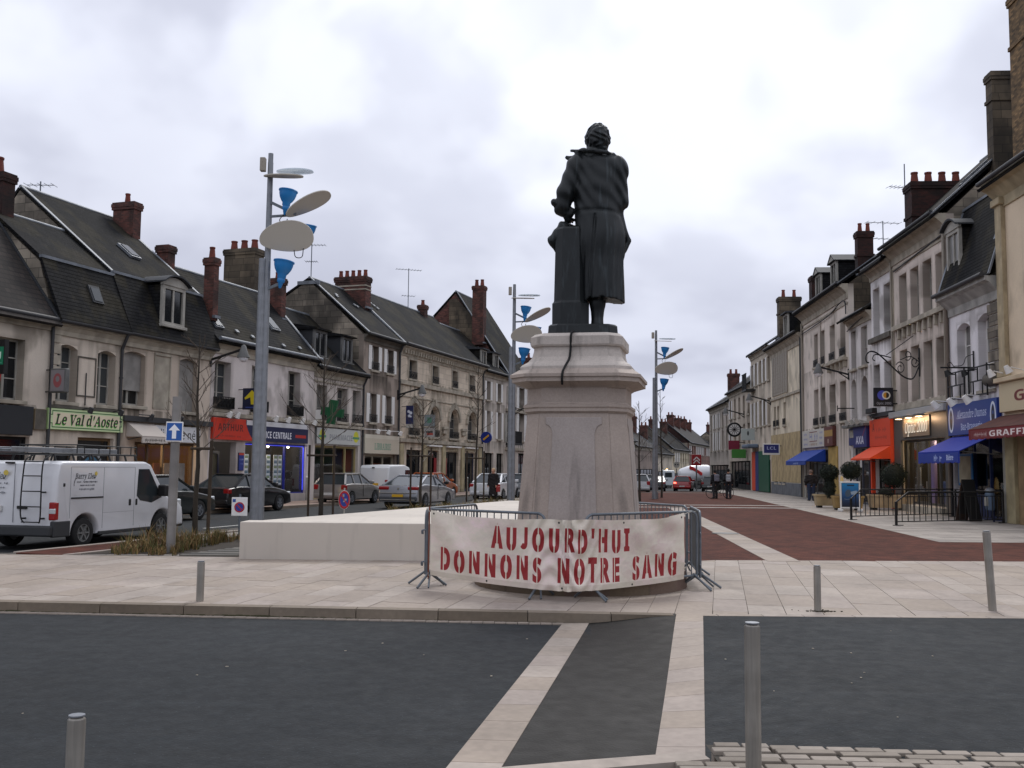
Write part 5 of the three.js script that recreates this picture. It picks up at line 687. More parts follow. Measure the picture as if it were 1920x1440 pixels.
  const pm = printMat(0.82, 0.82, 150, (x, w, h) => { fill(x, '#0d0e18', 0, 0, w, h); x.fillStyle = '#4a50b4'; x.beginPath(); x.arc(0.34, 0.33, 0.22, 0, 7); x.fill(); x.fillStyle = '#d9d6cc'; x.beginPath(); x.arc(0.52, 0.33, 0.19, 0, 7); x.fill(); x.fillStyle = '#c98a1e'; x.beginPath(); x.arc(0.52, 0.33, 0.13, 0, 7); x.fill(); x.fillStyle = '#2a2018'; x.beginPath(); x.arc(0.52, 0.33, 0.13, -1.57, 1.57); x.fill(); word(x, 'Optic 2000', w / 2, 0.7, 0.15, '#b9bcc4', 'sans-serif', 0.66, 'normal'); });
  for (const s of [-1, 1]) { const p = fin(new THREE.Mesh(new THREE.PlaneGeometry(0.82, 0.82), pm)); p.name = 'print'; p.rotation.y = s * Math.PI / 2; p.position.x = s * 0.085; q.add(p); }
  const ir = thing('sign_bracket', 'large scrolled wrought iron sign bracket reaching out from the tall beige house', 'bracket', on('R', -8.6, 0, 6.3), SIDE.R.ry);
  const sc = (cx, cy, r, a0, n, s) => Array.from({ length: 16 }, (_, i) => { const t = i / 15, a = a0 + s * t * n * Math.PI * 2, q2 = r * (1 - 0.72 * t); return [0, cy + Math.sin(a) * q2, cx + Math.cos(a) * q2]; });
  obj('scrollwork', [bar([0, -0.6, 0.05], [0, 0.75, 0.05], 0.045), tube([[0, -0.15, 0.1], [0, -0.7, 0.5], [0, -0.65, 1.0], [0, -0.3, 1.6], [0, 0.2, 2.3], [0, 0.55, 2.9], [0, 0.58, 3.3], [0, 0.35, 3.55], [0, 0.08, 3.5], [0, 0.05, 3.35]], 0.04, 40, 6), tube([[0, 0.3, 1.9], [0, 0.42, 2.6], [0, 0.42, 3.0], [0, 0.22, 3.1], [0, 0.15, 2.95]], 0.028, 24, 6), tube(sc(0.35, 0.1, 0.3, 2.4, 1.3, 1), 0.028, 30, 5), tube(sc(0.8, 0.42, 0.26, -1, 1.2, -1), 0.025, 30, 5), tube(sc(1.3, -0.2, 0.32, 0.5, 1.3, 1), 0.026, 30, 5), tube([[0, 0.1, 0.05], [0, 0.35, 0.6], [0, 0.2, 1.3]], 0.025), bar([0, 0.42, 2.2], [0, 1.35, 0.4], 0.022)].map((g) => g.scale(1, 0.9, 0.64)), M.iron, ir);
}
{ // narrow house with the box-like upper floor
  const B = building('R', -15.45, -12.05, { label: 'narrow whitish house with an orange clad shop at street level', h: 11.65, col: [204, 199, 188], hs: 4.3, room: 2.2, wins: [[-15.1, -14.15, 8.3, 10.65, { curtain: true, sill: 0 }], [-13.4, -12.4, 8.35, 10.6, { sill: 0, pale: true }], [-15.2, -14.25, 4.75, 6.9, { curtain: true, sill: 0 }], [-13.55, -12.45, 4.75, 6.9, { curtain: true, sill: 0 }]], shops: [[-15.2, -12.4, 0.2, 2.6]], bands: [8.2], cornice: 0.35, seed: 83 });
  gable(B, { zr: 4.2, hr: 15.4, verge: [], eave: 0.55 });
  obj('sill_course', [box(0, B.W, 7.98, 8.22, 0.001, 0.2)], M.stoneDark, B.P); obj('string_course', box(0, B.W, 4.3, 4.5, 0.001, 0.24), M.lead, B.P);
  const or = S([214, 66, 22], 0.6); board(B.P, 'shop_fascia', 0.06, B.W - 0.08, 2.9, 4.2, 0.02, 0.2, or, printMat(3.2, 1.27, 70, (x, w, h) => { fill(x, '#cf3f14', 0, 0, w, h); word(x, 'A', w * 0.2, h * 0.3, 0.5, '#6a1e0c', 'sans-serif'); scrawl(x, w * 0.58, h * 0.4, 1.5, 0.24, '#a42c0e'); scrawl(x, w * 0.5, h * 0.68, 1.8, 0.2, '#a42c0e'); }));
  obj('shop_frame', rbox(0.04, 0.22, 0, 2.9, 0.01, 0.2, 0.02), or, B.P); obj('shop_frame', rbox(B.W - 0.24, B.W - 0.06, 0, 2.9, 0.01, 0.2, 0.02), or, B.P);
  awning(B, 0.1, B.W - 0.15, 2.28, 2.95, 1.15, S([216, 72, 26], 0.8), { val: 0.06, cheeks: true });
  shopfront(B, 0.25, B.W - 0.35, 0.2, 2.6, { bays: 2, door: 1, mat: M.dark });
  spotRow(B, [0.6], 4.25, 0.4, M.whiteOld); obj('flower_box', rbox(0.4, 1.5, 4.5, 4.75, 0.25, 0.5, 0.03), M.iron, B.P);
}
{ // low house, insurance shop
  const B = building('R', -19.6, -15.45, { label: 'lower cream house with arched first floor windows over a navy shop', h: 9.75, col: [194, 187, 174], hs: 3.9, room: 2.2, wins: [[-19.15, -18.3, 7.1, 9.1, { blind: 0.7, sill: 0 }], [-17.3, -16.25, 7.1, 9.1, { blind: 0.55, sill: 0 }], [-19.3, -18.35, 4.5, 6.55, { arch: 'round', sill: 0, curtain: true }], [-17.4, -16.3, 4.5, 6.55, { arch: 'round', sill: 0, pale: true }]], shops: [[-19.3, -15.75, 0, 2.95]], bands: [7, 4.3], cornice: 0.3, seed: 89 });
  gable(B, { zr: 4, hr: 12.4, verge: [], eave: 0.6 });
  obj('sill_course', [rbox(0.3, 1.45, 6.95, 7.08, 0.001, 0.16, 0.02), rbox(2.1, 3.4, 6.95, 7.08, 0.001, 0.16, 0.02), box(0, B.W, 4.0, 4.16, 0.001, 0.2)], M.stone, B.P);
  obj('shop_fascia', rbox(0.06, B.W - 0.06, 3.05, 3.95, 0.01, 0.12, 0.02), S([32, 42, 104], 0.5), B.P); obj('ledge', rbox(0.1, B.W - 0.05, 3.96, 4.1, 0.05, 0.5, 0.02), M.greyPaint, B.P);
  const ax = obj('sign_panel', rbox(1.6, 3.95, 2.9, 4.05, 0.12, 0.3, 0.02), S([22, 30, 92], 0.45), B.P);
  const pp = fin(new THREE.Mesh(new THREE.PlaneGeometry(2.3, 1.1), printMat(2.3, 1.1, 90, (x, w, h) => { fill(x, '#1a2268', 0, 0, w, h); word(x, 'AXA', w * 0.5, h * 0.68, 0.56, '#d0d0dc', 'sans-serif', 1.4); x.strokeStyle = '#b0202a'; x.lineWidth = 0.05; x.beginPath(); x.moveTo(w * 0.72, h * 0.5); x.lineTo(w * 0.98, 0.05); x.stroke(); }))); pp.name = 'print'; pp.position.set(2.77, 3.47, 0.303); ax.add(pp);
  board(B.P, 'notice', 0.3, 1.4, 3.45, 3.85, 0.12, 0.03, M.whiteOld, M.whiteOld);
  spotRow(B, [1.5, 2.5, 3.4], 4.15, 0.6, M.whiteOld);
  shopfront(B, 0.3, B.W - 0.3, 0, 2.95, { bays: 3, door: 2, stall: 0.1, mat: S([60, 62, 72], 0.5) });
  obj('figure_display', [rbox(2.75, 3.1, 0.5, 2.0, -0.6, -0.45, 0.08)], S([160, 40, 44], 0.7), B.P); obj('sheet', [box(0.6, 1.2, 1.9, 2.3, -0.32, -0.3)], M.white, B.P);
  obj('cable_line', tube([[0.1, 9.2, 0.12], [1.5, 9.4, 0.12], [B.W - 0.1, 9.6, 0.12]], 0.03, 12, 5), M.gutter, B.P);
  obj('iron_stay', [bar([0.9, 5.0, 0.02], [0.9, 5.0, 0.9], 0.03), bar([0.9, 4.85, 0.9], [0.9, 5.15, 0.9], 0.025)], M.iron, B.P);
}
{ // house with two dormers
  const w = []; for (const [a, b] of [[-27.4, -26.5], [-25.75, -24.85], [-23.6, -22.5], [-21.3, -20.3]]) w.push([a, b, 8.02, 10.05, { rail: 1, pale: true, sill: 0.14 }], [a - 0.25, b - 0.05, 4.45, 6.65, { rail: 1, curtain: true, sill: 0.1 }]);
  const B = building('R', -30.5, -19.6, { label: 'cream house with two grey dormers and iron window rails above a beige sign', h: 11.85, col: [196, 184, 164], hs: 3.6, room: 2.4, inMat: S([130, 126, 120], 0.9), wins: w, shops: [[-29.8, -24.3, 0, 2.95]], bands: [7.9, 4.3], cornice: 0.5, seed: 97, sideMat: M.ashlarDark });
  gable(B, { zr: 4.4, hr: 15.3, verge: [B.W], flash: M.zinc, gmat: M.ashlarDark, eave: 0.62 });
  dormer(B, B.X(-23.2), 1.25, 12.1, 13.75, -0.15, 3.2, { top: 'pediment', frame: M.whiteOld }); dormer(B, B.X(-26.9), 1.25, 12.1, 13.75, -0.15, 3.2, { top: 'pediment', frame: M.whiteOld });
  obj('string_course', [box(0, B.W, 10.75, 10.85, 0.001, 0.06), rbox(6.5, 10.6, 7.72, 7.88, 0.001, 0.3, 0.02, 1), ...[6.8, 7.7, 8.6, 9.5, 10.3].map((x) => rbox(x, x + 0.14, 7.35, 7.72, 0.001, 0.2, 0.02, 1))], M.stone, B.P);
  obj('cable_line', tube([[0.2, 10.5, 0.1], [3, 10.55, 0.1], [7, 10.66, 0.1], [B.W - 0.3, 10.9, 0.1], [B.W - 0.15, 10.2, 0.1]], 0.035, 30, 5), M.gutter, B.P);
  obj('downpipe', [bar([0.1, 0, 0.1], [0.1, 11.2, 0.1], 0.06), bar([5.0, 4.3, 0.08], [5.0, 10.7, 0.08], 0.035)], M.gutterLight, B.P);
  board(B.P, 'shop_sign', 0.25, 6.0, 3.12, 4.2, 0.02, 0.14, S([206, 202, 192], 0.6), printMat(5.72, 1.05, 80, (x, ww, h) => { fill(x, '#c4c0b6', 0, 0, ww, h); fill(x, '#6d2f2a', 1.9, 0.1, 1.95, 0.05); fill(x, '#6d2f2a', 1.9, 0.66, 1.95, 0.05); scrawl(x, 2.88, 0.39, 1.8, 0.4, '#6a70a4'); scrawl(x, 2.88, 0.86, 1.9, 0.18, '#9a7a5c'); for (const [p, q] of [[0.75, 0.22], [0.75, 0.52], [0.75, 0.84], [4.85, 0.2], [4.85, 0.52], [4.85, 0.84]]) scrawl(x, p, q, 0.9 - 0.2 * (q < 0.4), 0.16, '#7a80ac'); }));
  board(B.P, 'shop_sign_end', 6.05, 8.0, 3.12, 4.25, 0.02, 0.2, S([84, 42, 34], 0.7), printMat(1.9, 1.1, 60, (x, ww, h) => { fill(x, '#5c2c26', 0, 0, ww, h); fill(x, '#a5813e', 0, 0.2, ww, 0.36); fill(x, '#c9b8a6', 0.85, 0.7, 0.14, 0.26); }));
  awning(B, 0.1, 5.6, 2.25, 2.95, 1.2, S([20, 60, 150], 0.8), { val: 0.22, cheeks: true, print: printMat(5.2, 0.2, 60, (x, ww, h) => { fill(x, '#163f96', 0, 0, ww, h); scrawl(x, ww * 0.5, h / 2, 1.4, 0.15, '#b8c6e6'); }) });
  shopfront(B, 0.7, 6.2, 0, 2.95, { bays: 3, door: 1, stall: 0.3, mat: M.greyPaint }); obj('pier', rbox(6.3, 8.3, 0, 3.1, 0.001, 0.06, 0.02), S([196, 164, 92], 0.85, { map: T.grain }), B.P); obj('pier', rbox(0.05, 0.65, 0, 3.1, 0.001, 0.08, 0.02), M.whiteOld, B.P);
  shopfront(B, 8.3, 10.8, 0, 0.01, { bays: 1, mat: M.dark, opaque: true });
  chimney(B, B.W - 0.35, -1.0, 0.55, 0.85, 12.2, 14.75, { mat: M.brickDark, pots: 2, potH: 0.45, potR: 0.12, band: 0.45 }); chimney(B, 0.4, -0.9, 0.8, 0.9, 12.3, 14.25, { mat: M.brickDark, pots: 1, potH: 0.4, potR: 0.13 });
}
{ // corner house with the blank flank and closed shutters
  const sh = []; const B = building('R', -41.2, -30.5, { label: 'yellowish house with a blank front and tall closed shutters on the first floor', h: 10.7, col: [206, 194, 164], grime: 0.75, hs: 3.2, wins: [[-40.2, -39.5, 4.9, 6.35, { rail: 1 }], [-39.0, -38.3, 4.9, 6.35, { rail: 1 }], [-36.8, -36.0, 4.9, 6.5, { rail: 1, curtain: true }], [-39.9, -39.1, 0.8, 2.7, { blind: 1 }], [-38.5, -37.7, 0.8, 2.7, { blind: 1 }], [-37.1, -36.3, 0.8, 2.7, { blind: 1 }]], shops: [], bands: [6.8], cornice: 0.45, seed: 103 });
  gable(B, { zr: 4.2, hr: 13.4, verge: [], eave: 0.5 });
  for (let i = 0; i < 7; i++) { const x = B.X(-40.5) + i * 0.78; obj('shutter', [rbox(x, x + 0.66, 7.15, 10.0, 0.01, 0.07, 0.01, 1), ...Array.from({ length: 10 }, (_, k) => box(x + 0.06, x + 0.6, 7.35 + k * 0.26, 7.42 + k * 0.26, 0.07, 0.085))], M.gutterLight, B.P); }
  obj('string_course', box(0, B.W, 6.85, 7.02, 0.001, 0.1), M.stone, B.P);
  obj('lower_wall', box(0.0, B.W, 0.9, 4.3, 0.001, 0.03), S([206, 184, 140], 0.9, { map: T.grain }), B.P);
  obj('plinth', rbox(-0.02, B.W, 0, 0.85, 0.001, 0.07, 0.02, 1), S([120, 124, 130], 0.9, { map: T.grain }), B.P);
  dormer(B, B.X(-36), 1.4, 11.0, 12.7, -0.05, 3, { top: 'flat', frame: M.whiteOld });
  chimney(B, 0.5, -1.3, 0.9, 1.6, 11.4, 14.7, { mat: M.ashlarDark, pots: 2, potH: 0.55, potR: 0.14, band: 0.6 }); chimney(B, B.W - 0.3, -0.6, 0.6, 0.7, 11, 12.0, { mat: M.brickDark, pots: 1 });
  obj('downpipe', bar([B.W - 0.15, 0, 0.12], [B.W - 0.15, 10.6, 0.12], 0.09), M.gutter, B.P);
  const p = thing('hanging_sign', 'small blue and white hanging sign low on the yellowish house', 'sign', on('R', -37.5, 0.75, 3.2), SIDE.R.ry); obj('panel', rbox(-0.06, 0.06, -0.4, 0.4, -0.6, 0.6, 0.02), M.white, p); const pm = printMat(1.16, 0.76, 80, (x, w, h) => { fill(x, '#d8d8d6', 0, 0, w, h); fill(x, '#1b2468', 0.06, 0.05, w - 0.12, h - 0.16); word(x, 'LCL', w / 2, 0.3, 0.3, '#9aa2c8', 'sans-serif', 0.7); }); const q = fin(new THREE.Mesh(new THREE.PlaneGeometry(1.16, 0.76), pm)); q.name = 'print'; q.rotation.y = Math.PI / 2; q.position.x = 0.065; p.add(q); obj('bracket', bar([0, 0.25, -0.75], [0, 0.25, -0.6], 0.03), M.iron, p);
}
{ // far houses of the right row
  const A = rowHouse('R', -49.8, -41.2, 11.2, 2.8, 'tall far house with shutters, a small balcony and painted shop doors', [188, 176, 152], { n: 5, rows: [[8.6, 10.4], [5.2, 7.2]], chim: [[0.4, -3.2, 0.5]], shop: S([40, 62, 58], 0.6) });
  obj('balcony', [box(0.1, 2.2, 8.2, 8.32, 0, 0.8), ...Array.from({ length: 12 }, (_, i) => box(0.15 + i * 0.18, 0.18 + i * 0.18, 8.32, 9.6, 0.74, 0.77)), box(0.1, 2.2, 9.6, 9.65, 0.72, 0.8)], M.iron, A.P);
  for (const [a, b, c] of [[0.7, 2.2, [214, 76, 44]], [2.3, 3.6, [36, 56, 116]], [3.7, 7.9, [24, 84, 62]]]) obj('shop_door', rbox(a, b, 0.05, 3.2, 0.02, 0.12, 0.02), S(c, 0.5), A.P);
  obj('shop_canopy', [rbox(0.4, 3.4, 3.5, 3.8, 0.02, 0.9, 0.1)], S([96, 110, 128], 0.6), A.P);
  rowHouse('R', -62, -49.8, 8.9, 3.2, 'far house with a clock sign and several shop signs hung on its front', [176, 164, 142], { n: 5, rows: [[6.5, 8.2], [4, 5.7]], chim: [[0.5, -3.4, 0.6]] });
  rowHouse('R', -76, -62, 8.2, 2.8, 'farthest house of the right row with a dark slate roof', [170, 160, 142], { n: 5, chim: [[1, -2.5, 1.2]], y: -0.3 });
  const hang = (u, s, y, w, h, nm, lab, col, draw) => { const g = thing(nm, lab, 'sign', on('R', u, s, y), SIDE.R.ry); obj('panel', rbox(-0.06, 0.06, -h / 2, h / 2, -w / 2, w / 2, 0.02), S(col, 0.6), g); obj('bracket', bar([0, h * 0.3, -s], [0, h * 0.3, -w / 2], 0.03), M.iron, g); if (draw) { const q = fin(new THREE.Mesh(new THREE.PlaneGeometry(w * 0.94, h * 0.94), printMat(w, h, 60, draw))); q.name = 'print'; q.rotation.y = Math.PI / 2; q.position.x = 0.065; g.add(q); } return g; };
  hang(-47.5, 0.68, 4.6, 1.1, 0.95, 'hanging_sign', 'pale grey square sign right of the round clock', [176, 180, 178], (x, w, h) => { fill(x, '#aab2ae', 0, 0, w, h); x.fillStyle = '#26282a'; x.beginPath(); x.ellipse(w / 2, h * 0.4, 0.08, 0.2, 0, 0, 7); x.fill(); });
  hang(-53, 0.95, 3.85, 0.95, 0.8, 'hanging_sign', 'dark red square sign below the round clock', [122, 20, 52]); hang(-52, 0.7, 3.1, 1.2, 0.75, 'hanging_sign', 'bright green sign below the dark red square sign', [58, 124, 46]);
  const c = thing('street_clock', 'round white clock with black rim hanging from a far house front', 'clock', on('R', -54, 0.75, 5.25), SIDE.R.ry);
  obj('rim', new THREE.TorusGeometry(0.55, 0.10, 8, 28).rotateY(Math.PI / 2), M.black, c); obj('face', new THREE.CylinderGeometry(0.52, 0.52, 0.12, 24).rotateZ(Math.PI / 2), M.white, c); obj('spokes', Array.from({ length: 6 }, (_, i) => beam([0.08, -0.45 * Math.cos(i * Math.PI / 6), -0.45 * Math.sin(i * Math.PI / 6)], [0.08, 0.45 * Math.cos(i * Math.PI / 6), 0.45 * Math.sin(i * Math.PI / 6)], 0.03, 0.035)), M.black, c); obj('bracket', bar([0, 0.2, -0.75], [0, 0.2, -0.5], 0.04), M.iron, c);
}
// wall lamps on both rows
{
  const wl = (label, p, ry) => { const t = thing('wall_lamp', label, 'street lamp', p, ry, 'lamps on the house fronts');
    obj('arm', [rbox(-0.06, 0.06, -0.35, 0.25, 0.0, 0.06, 0.02), beam([0, -0.05, 0.05], [0, 0.34, 1.55], 0.07, 0.09), bar([0, -0.28, 0.05], [0, 0.05, 0.55], 0.03)], M.iron, t);
    obj('shade', new THREE.LatheGeometry([[0.04, 0.42], [0.10, 0.36], [0.15, 0.18], [0.27, -0.12], [0.25, -0.13], [0.1, 0.1]].map(([a, b]) => new THREE.Vector2(a, b)), 18).translate(0, 0.12, 1.62), M.greyPaint, t);
    obj('diffuser', new THREE.SphereGeometry(0.2, 16, 8, 0, Math.PI * 2, Math.PI / 2, Math.PI / 2).translate(0, 0.0, 1.62), S([235, 235, 238], 0.3), t); return t; };
  wl('black arm lamp on the cream left house over the flower boxes', on('L', 8.75, 0, 6.2), SIDE.L.ry); wl('black arm lamp on the left between the white-shuttered and arcaded houses', on('L', 27.45, 0, 6.05), SIDE.L.ry); wl('small arm lamp on the left row beside the statue pedestal', on('L', 50.2, 0, 6.4), SIDE.L.ry);
  wl('arm lamp on the right between the dormered house and the lower cream house', on('R', -19.7, 0, 6.95), SIDE.R.ry); wl('arm lamp on the right at the far end of the yellowish house', on('R', -41.25, 0, 6.95), SIDE.R.ry); wl('most distant arm lamp on the right row beyond the balcony', on('R', -53.2, 0, 6.6), SIDE.R.ry);
}
// television aerials on the roofs
{
  const ae = (label, p, h, els, ry = 0) => { const t = thing('roof_aerial', label, 'aerial', p, ry, 'television aerials on the roofs'), g = [bar([0, -0.6, 0], [0, h, 0], 0.028)]; for (const [y, len, n] of els) { g.push(bar([-len * 0.5, y, 0], [len * 0.5, y, 0], 0.016)); for (let i = 0; i < n; i++) { const x = mixn(-len * 0.5, len * 0.5, i / (n - 1)); g.push(bar([x, y, -0.3], [x, y, 0.3], 0.010)); } } obj('mast', g, M.galv, t); };
  ae('tall aerial left of the statue behind the stone gable', on('L', 24.5, -4.4, 12.3), 2.6, [[2.5, 1.6, 9], [1.5, 0.7, 6]]); ae('thin aerial on the long ridge of the arcaded house', on('L', 37.5, -4.0, 12.9), 3.0, [[2.9, 1.8, 9], [1.0, 0.9, 5]], 0.3); ae('tall aerial on the right roofs beside the big brick chimney', on('R', -14.6, -1.5, 13.1), 3.8, [[2.6, 1.7, 9]], 0.2); ae('low aerial on the right behind the two-pot chimney', on('R', -20.5, -2.2, 13.9), 1.6, [[0.6, 2.2, 8], [1.5, 1.9, 6]], 0.1); ae('small aerial at the left end of the ridge over the hairdresser', on('L', 4.4, -5.3, 12.4), 0.7, [[0.55, 1.1, 5]]);
}
// ---------- pedestal ----------
const PX = 1.04, PZ = -15.0, PRY = -0.206;
function octRing(h, a, b) { return [[b, a], [a, b], [a, -b], [b, -a], [-b, -a], [-a, -b], [-a, b], [-b, a]].map(([x, z]) => [x, h, z]); }
function loft(rings, cap = true) {
  const P = []; const n = rings[0].length;
  for (let r = 0; r < rings.length - 1; r++) for (let i = 0; i < n; i++) { const a = rings[r][i], b = rings[r][(i + 1) % n], c = rings[r + 1][(i + 1) % n], d = rings[r + 1][i]; P.push(...a, ...b, ...c, ...a, ...c, ...d); }
  if (cap) for (const [R, f] of [[rings[0], 0], [rings[rings.length - 1], 1]]) for (let i = 1; i < n - 1; i++) P.push(...R[0], ...(f ? R[i] : R[i + 1]), ...(f ? R[i + 1] : R[i]));
  const g = new THREE.BufferGeometry(); g.setAttribute('position', new THREE.Float32BufferAttribute(P, 3)); g.computeVertexNormals(); return g;
}
{
  const p = thing('stone_pedestal', 'tall tapering eight-sided stone pedestal with a moulded cornice under the bronze statue', 'pedestal', [PX, 0, PZ], PRY);
  const R = (l, k = 0.66) => loft(l.map(([h, a, b]) => octRing(h, a, b ?? a * k)).reverse().reverse());
  const up = (l, k) => { const g = R(l, k); return g; };
  obj('plinth', [up([[0, 1.32], [0.22, 1.32], [0.26, 1.27], [0.27, 1.12], [0.46, 1.10], [0.5, 1.03]], 0.6)], M.ped, p);
  obj('shaft', [up([[0.45, 0.885], [2.50, 0.725]])], M.ped, p);
  // corner panels: thin joints of the shaft
  for (let i = 0; i < 4; i++) { // raised centre panel with scooped shoulders on every wide face
    const s = new THREE.Shape(), w0 = 0.36, w1 = 0.30, y0 = 0.02, y1 = 1.98; s.moveTo(-w0, y0); s.lineTo(w0, y0); s.lineTo(w1, y1 - 0.30); s.quadraticCurveTo(w1 - 0.01, y1 - 0.12, w1 + 0.1, y1 - 0.09); s.lineTo(w1 + 0.1, y1); s.lineTo(-w1 - 0.1, y1); s.lineTo(-w1 - 0.1, y1 - 0.09); s.quadraticCurveTo(-w1 + 0.01, y1 - 0.12, -w1, y1 - 0.30); s.closePath();
    const g = new THREE.ExtrudeGeometry(s, { depth: 0.010, bevelEnabled: true, bevelSize: 0.006, bevelThickness: 0.004, bevelSegments: 1 });
    place(g, 0, 0.45, 0.885, -Math.atan2(0.16, 2.05), 0, 0); g.rotateY(i * Math.PI / 2); obj('panel', g, S([196, 186, 180], 0.72, { map: T.ped }), p);
  }
  for (const sgn of [[1, 1], [1, -1], [-1, 1], [-1, -1]]) { const g = []; for (const [q, w] of [[0, 0]]) { const a = (h, t) => { const k = mixn(0.885, 0.725, (h - 0.45) / 2.05), b = k * 0.66, m = mixn(b, k, t), n = mixn(k, b, t); return [sgn[0] * (m + 0.004), h, sgn[1] * (n + 0.004)]; }; g.push(loft([[a(0.46, 0.10), a(0.46, 0.90), [a(0.46, 0.9)[0] * 0.97, 0.46, a(0.46, 0.9)[2] * 0.97], [a(0.46, 0.1)[0] * 0.97, 0.46, a(0.46, 0.1)[2] * 0.97]], [a(2.48, 0.10), a(2.48, 0.90), [a(2.48, 0.9)[0] * 0.97, 2.48, a(2.48, 0.9)[2] * 0.97], [a(2.48, 0.1)[0] * 0.97, 2.48, a(2.48, 0.1)[2] * 0.97]]])); } obj('corner_panel', g, M.ped, p); }
  obj('moulding', [up([[2.49, 0.73], [2.52, 0.765], [2.56, 0.765], [2.58, 0.78], [2.615, 0.78], [2.63, 0.745], [2.65, 0.73]])], M.ped, p);
  obj('frieze', [up([[2.64, 0.722], [2.87, 0.722]])], M.ped, p);
  obj('cornice', [up([[2.86, 0.724], [2.885, 0.76], [2.91, 0.83], [2.935, 0.90], [2.94, 0.925], [3.00, 0.925], [3.005, 0.95], [3.05, 0.95], [3.055, 0.94], [3.13, 0.83]], 0.72)], M.ped, p);
  obj('cap', [up([[3.12, 0.815], [3.17, 0.815], [3.20, 0.79], [3.25, 0.715], [3.32, 0.66], [3.42, 0.635], [3.47, 0.635], [3.475, 0.665], [3.50, 0.68], [3.62, 0.68], [3.67, 0.62]], 0.74)], S([224, 215, 206], 0.72, { map: T.ped }), p);
  obj('cable', tube([[-0.03, 3.69, 0.45], [-0.04, 3.68, 0.66], [-0.05, 3.62, 0.705], [-0.06, 3.45, 0.66], [-0.07, 3.3, 0.70], [-0.1, 3.18, 0.84], [-0.13, 3.06, 0.96], [-0.14, 2.96, 0.95], [-0.15, 2.9, 0.86]], 0.017, 50, 6), M.rubber, p);
  // round step under the plinth
  const st = thing('statue_step', 'low round dark stone step under the pedestal, mostly behind the banner', 'step', [PX, 0, PZ], PRY), ring = [];
  for (let i = 0; i < 16; i++) { const a0 = i / 16 * Math.PI * 2 + 0.004, a1 = (i + 1) / 16 * Math.PI * 2 - 0.004, s = new THREE.Shape(); s.absarc(0, 0, 1.56, a0, a1, false); s.absarc(0, 0, 1.0, a1, a0, true); s.closePath(); obj('step_stone', new THREE.ExtrudeGeometry(s, { depth: 0.24, bevelEnabled: true, bevelSize: 0.006, bevelThickness: 0.006, bevelSegments: 1, curveSegments: 6 }).rotateX(-Math.PI / 2), S([rr(122, 134), rr(108, 116), rr(92, 100)], 0.8, { map: T.ped }), st); }
}
// ---------- bodies from joints: a smooth-minimum field meshed by marching cubes ----------
const smin = (a, b, k) => { const h = Math.max(0, k - Math.abs(a - b)) / k; return Math.min(a, b) - h * h * k * 0.25; };
function cap(px, py, pz, b) {                           // tapered capsule b = [ax,ay,az, bx,by,bz, r0, r1, flatten z]
  const f = b[8] || 1; const ax = b[0], ay = b[1], az = b[2], dx = b[3] - ax, dy = b[4] - ay, dz = b[5] - az; const qx = px - ax, qy = py - ay, qz = pz - az, l = dx * dx + dy * dy + dz * dz || 1e-9;
  const t = clamp((qx * dx + qy * dy + qz * dz) / l), ex = qx - dx * t, ey = qy - dy * t, ez = (qz - dz * t) / f; return (Math.sqrt(ex * ex + ey * ey + ez * ez) - mixn(b[6], b[7], t)) * Math.min(1, f);
}
function blob(fn, lo, hi, res) {
  const mc = new MarchingCubes(res, new THREE.MeshBasicMaterial(), false, false, 260000); mc.isolation = 0;
  const h = res / 2, n = res; for (let k = 0; k < n; k++) for (let j = 0; j < n; j++) for (let i = 0; i < n; i++) mc.field[i + j * n + k * n * n] = -fn(mixn(lo[0], hi[0], ((i - h) / h + 1) / 2), mixn(lo[1], hi[1], ((j - h) / h + 1) / 2), mixn(lo[2], hi[2], ((k - h) / h + 1) / 2));
  mc.update(); let g = new THREE.BufferGeometry(); const c = mc.count; const p = mc.positionArray.slice(0, c * 3);
  for (let i = 0; i < c; i++) for (let k = 0; k < 3; k++) p[i * 3 + k] = mixn(lo[k], hi[k], (p[i * 3 + k] + 1) / 2);
  g.setAttribute('position', new THREE.BufferAttribute(p, 3)); g = mergeVertices(g, 1e-4); g.computeVertexNormals(); return g;
}
const field = (bones, k) => (x, y, z) => { let d = 1e9; for (const b of bones) d = smin(d, cap(x, y, z, b), b[9] ?? k); return d; };
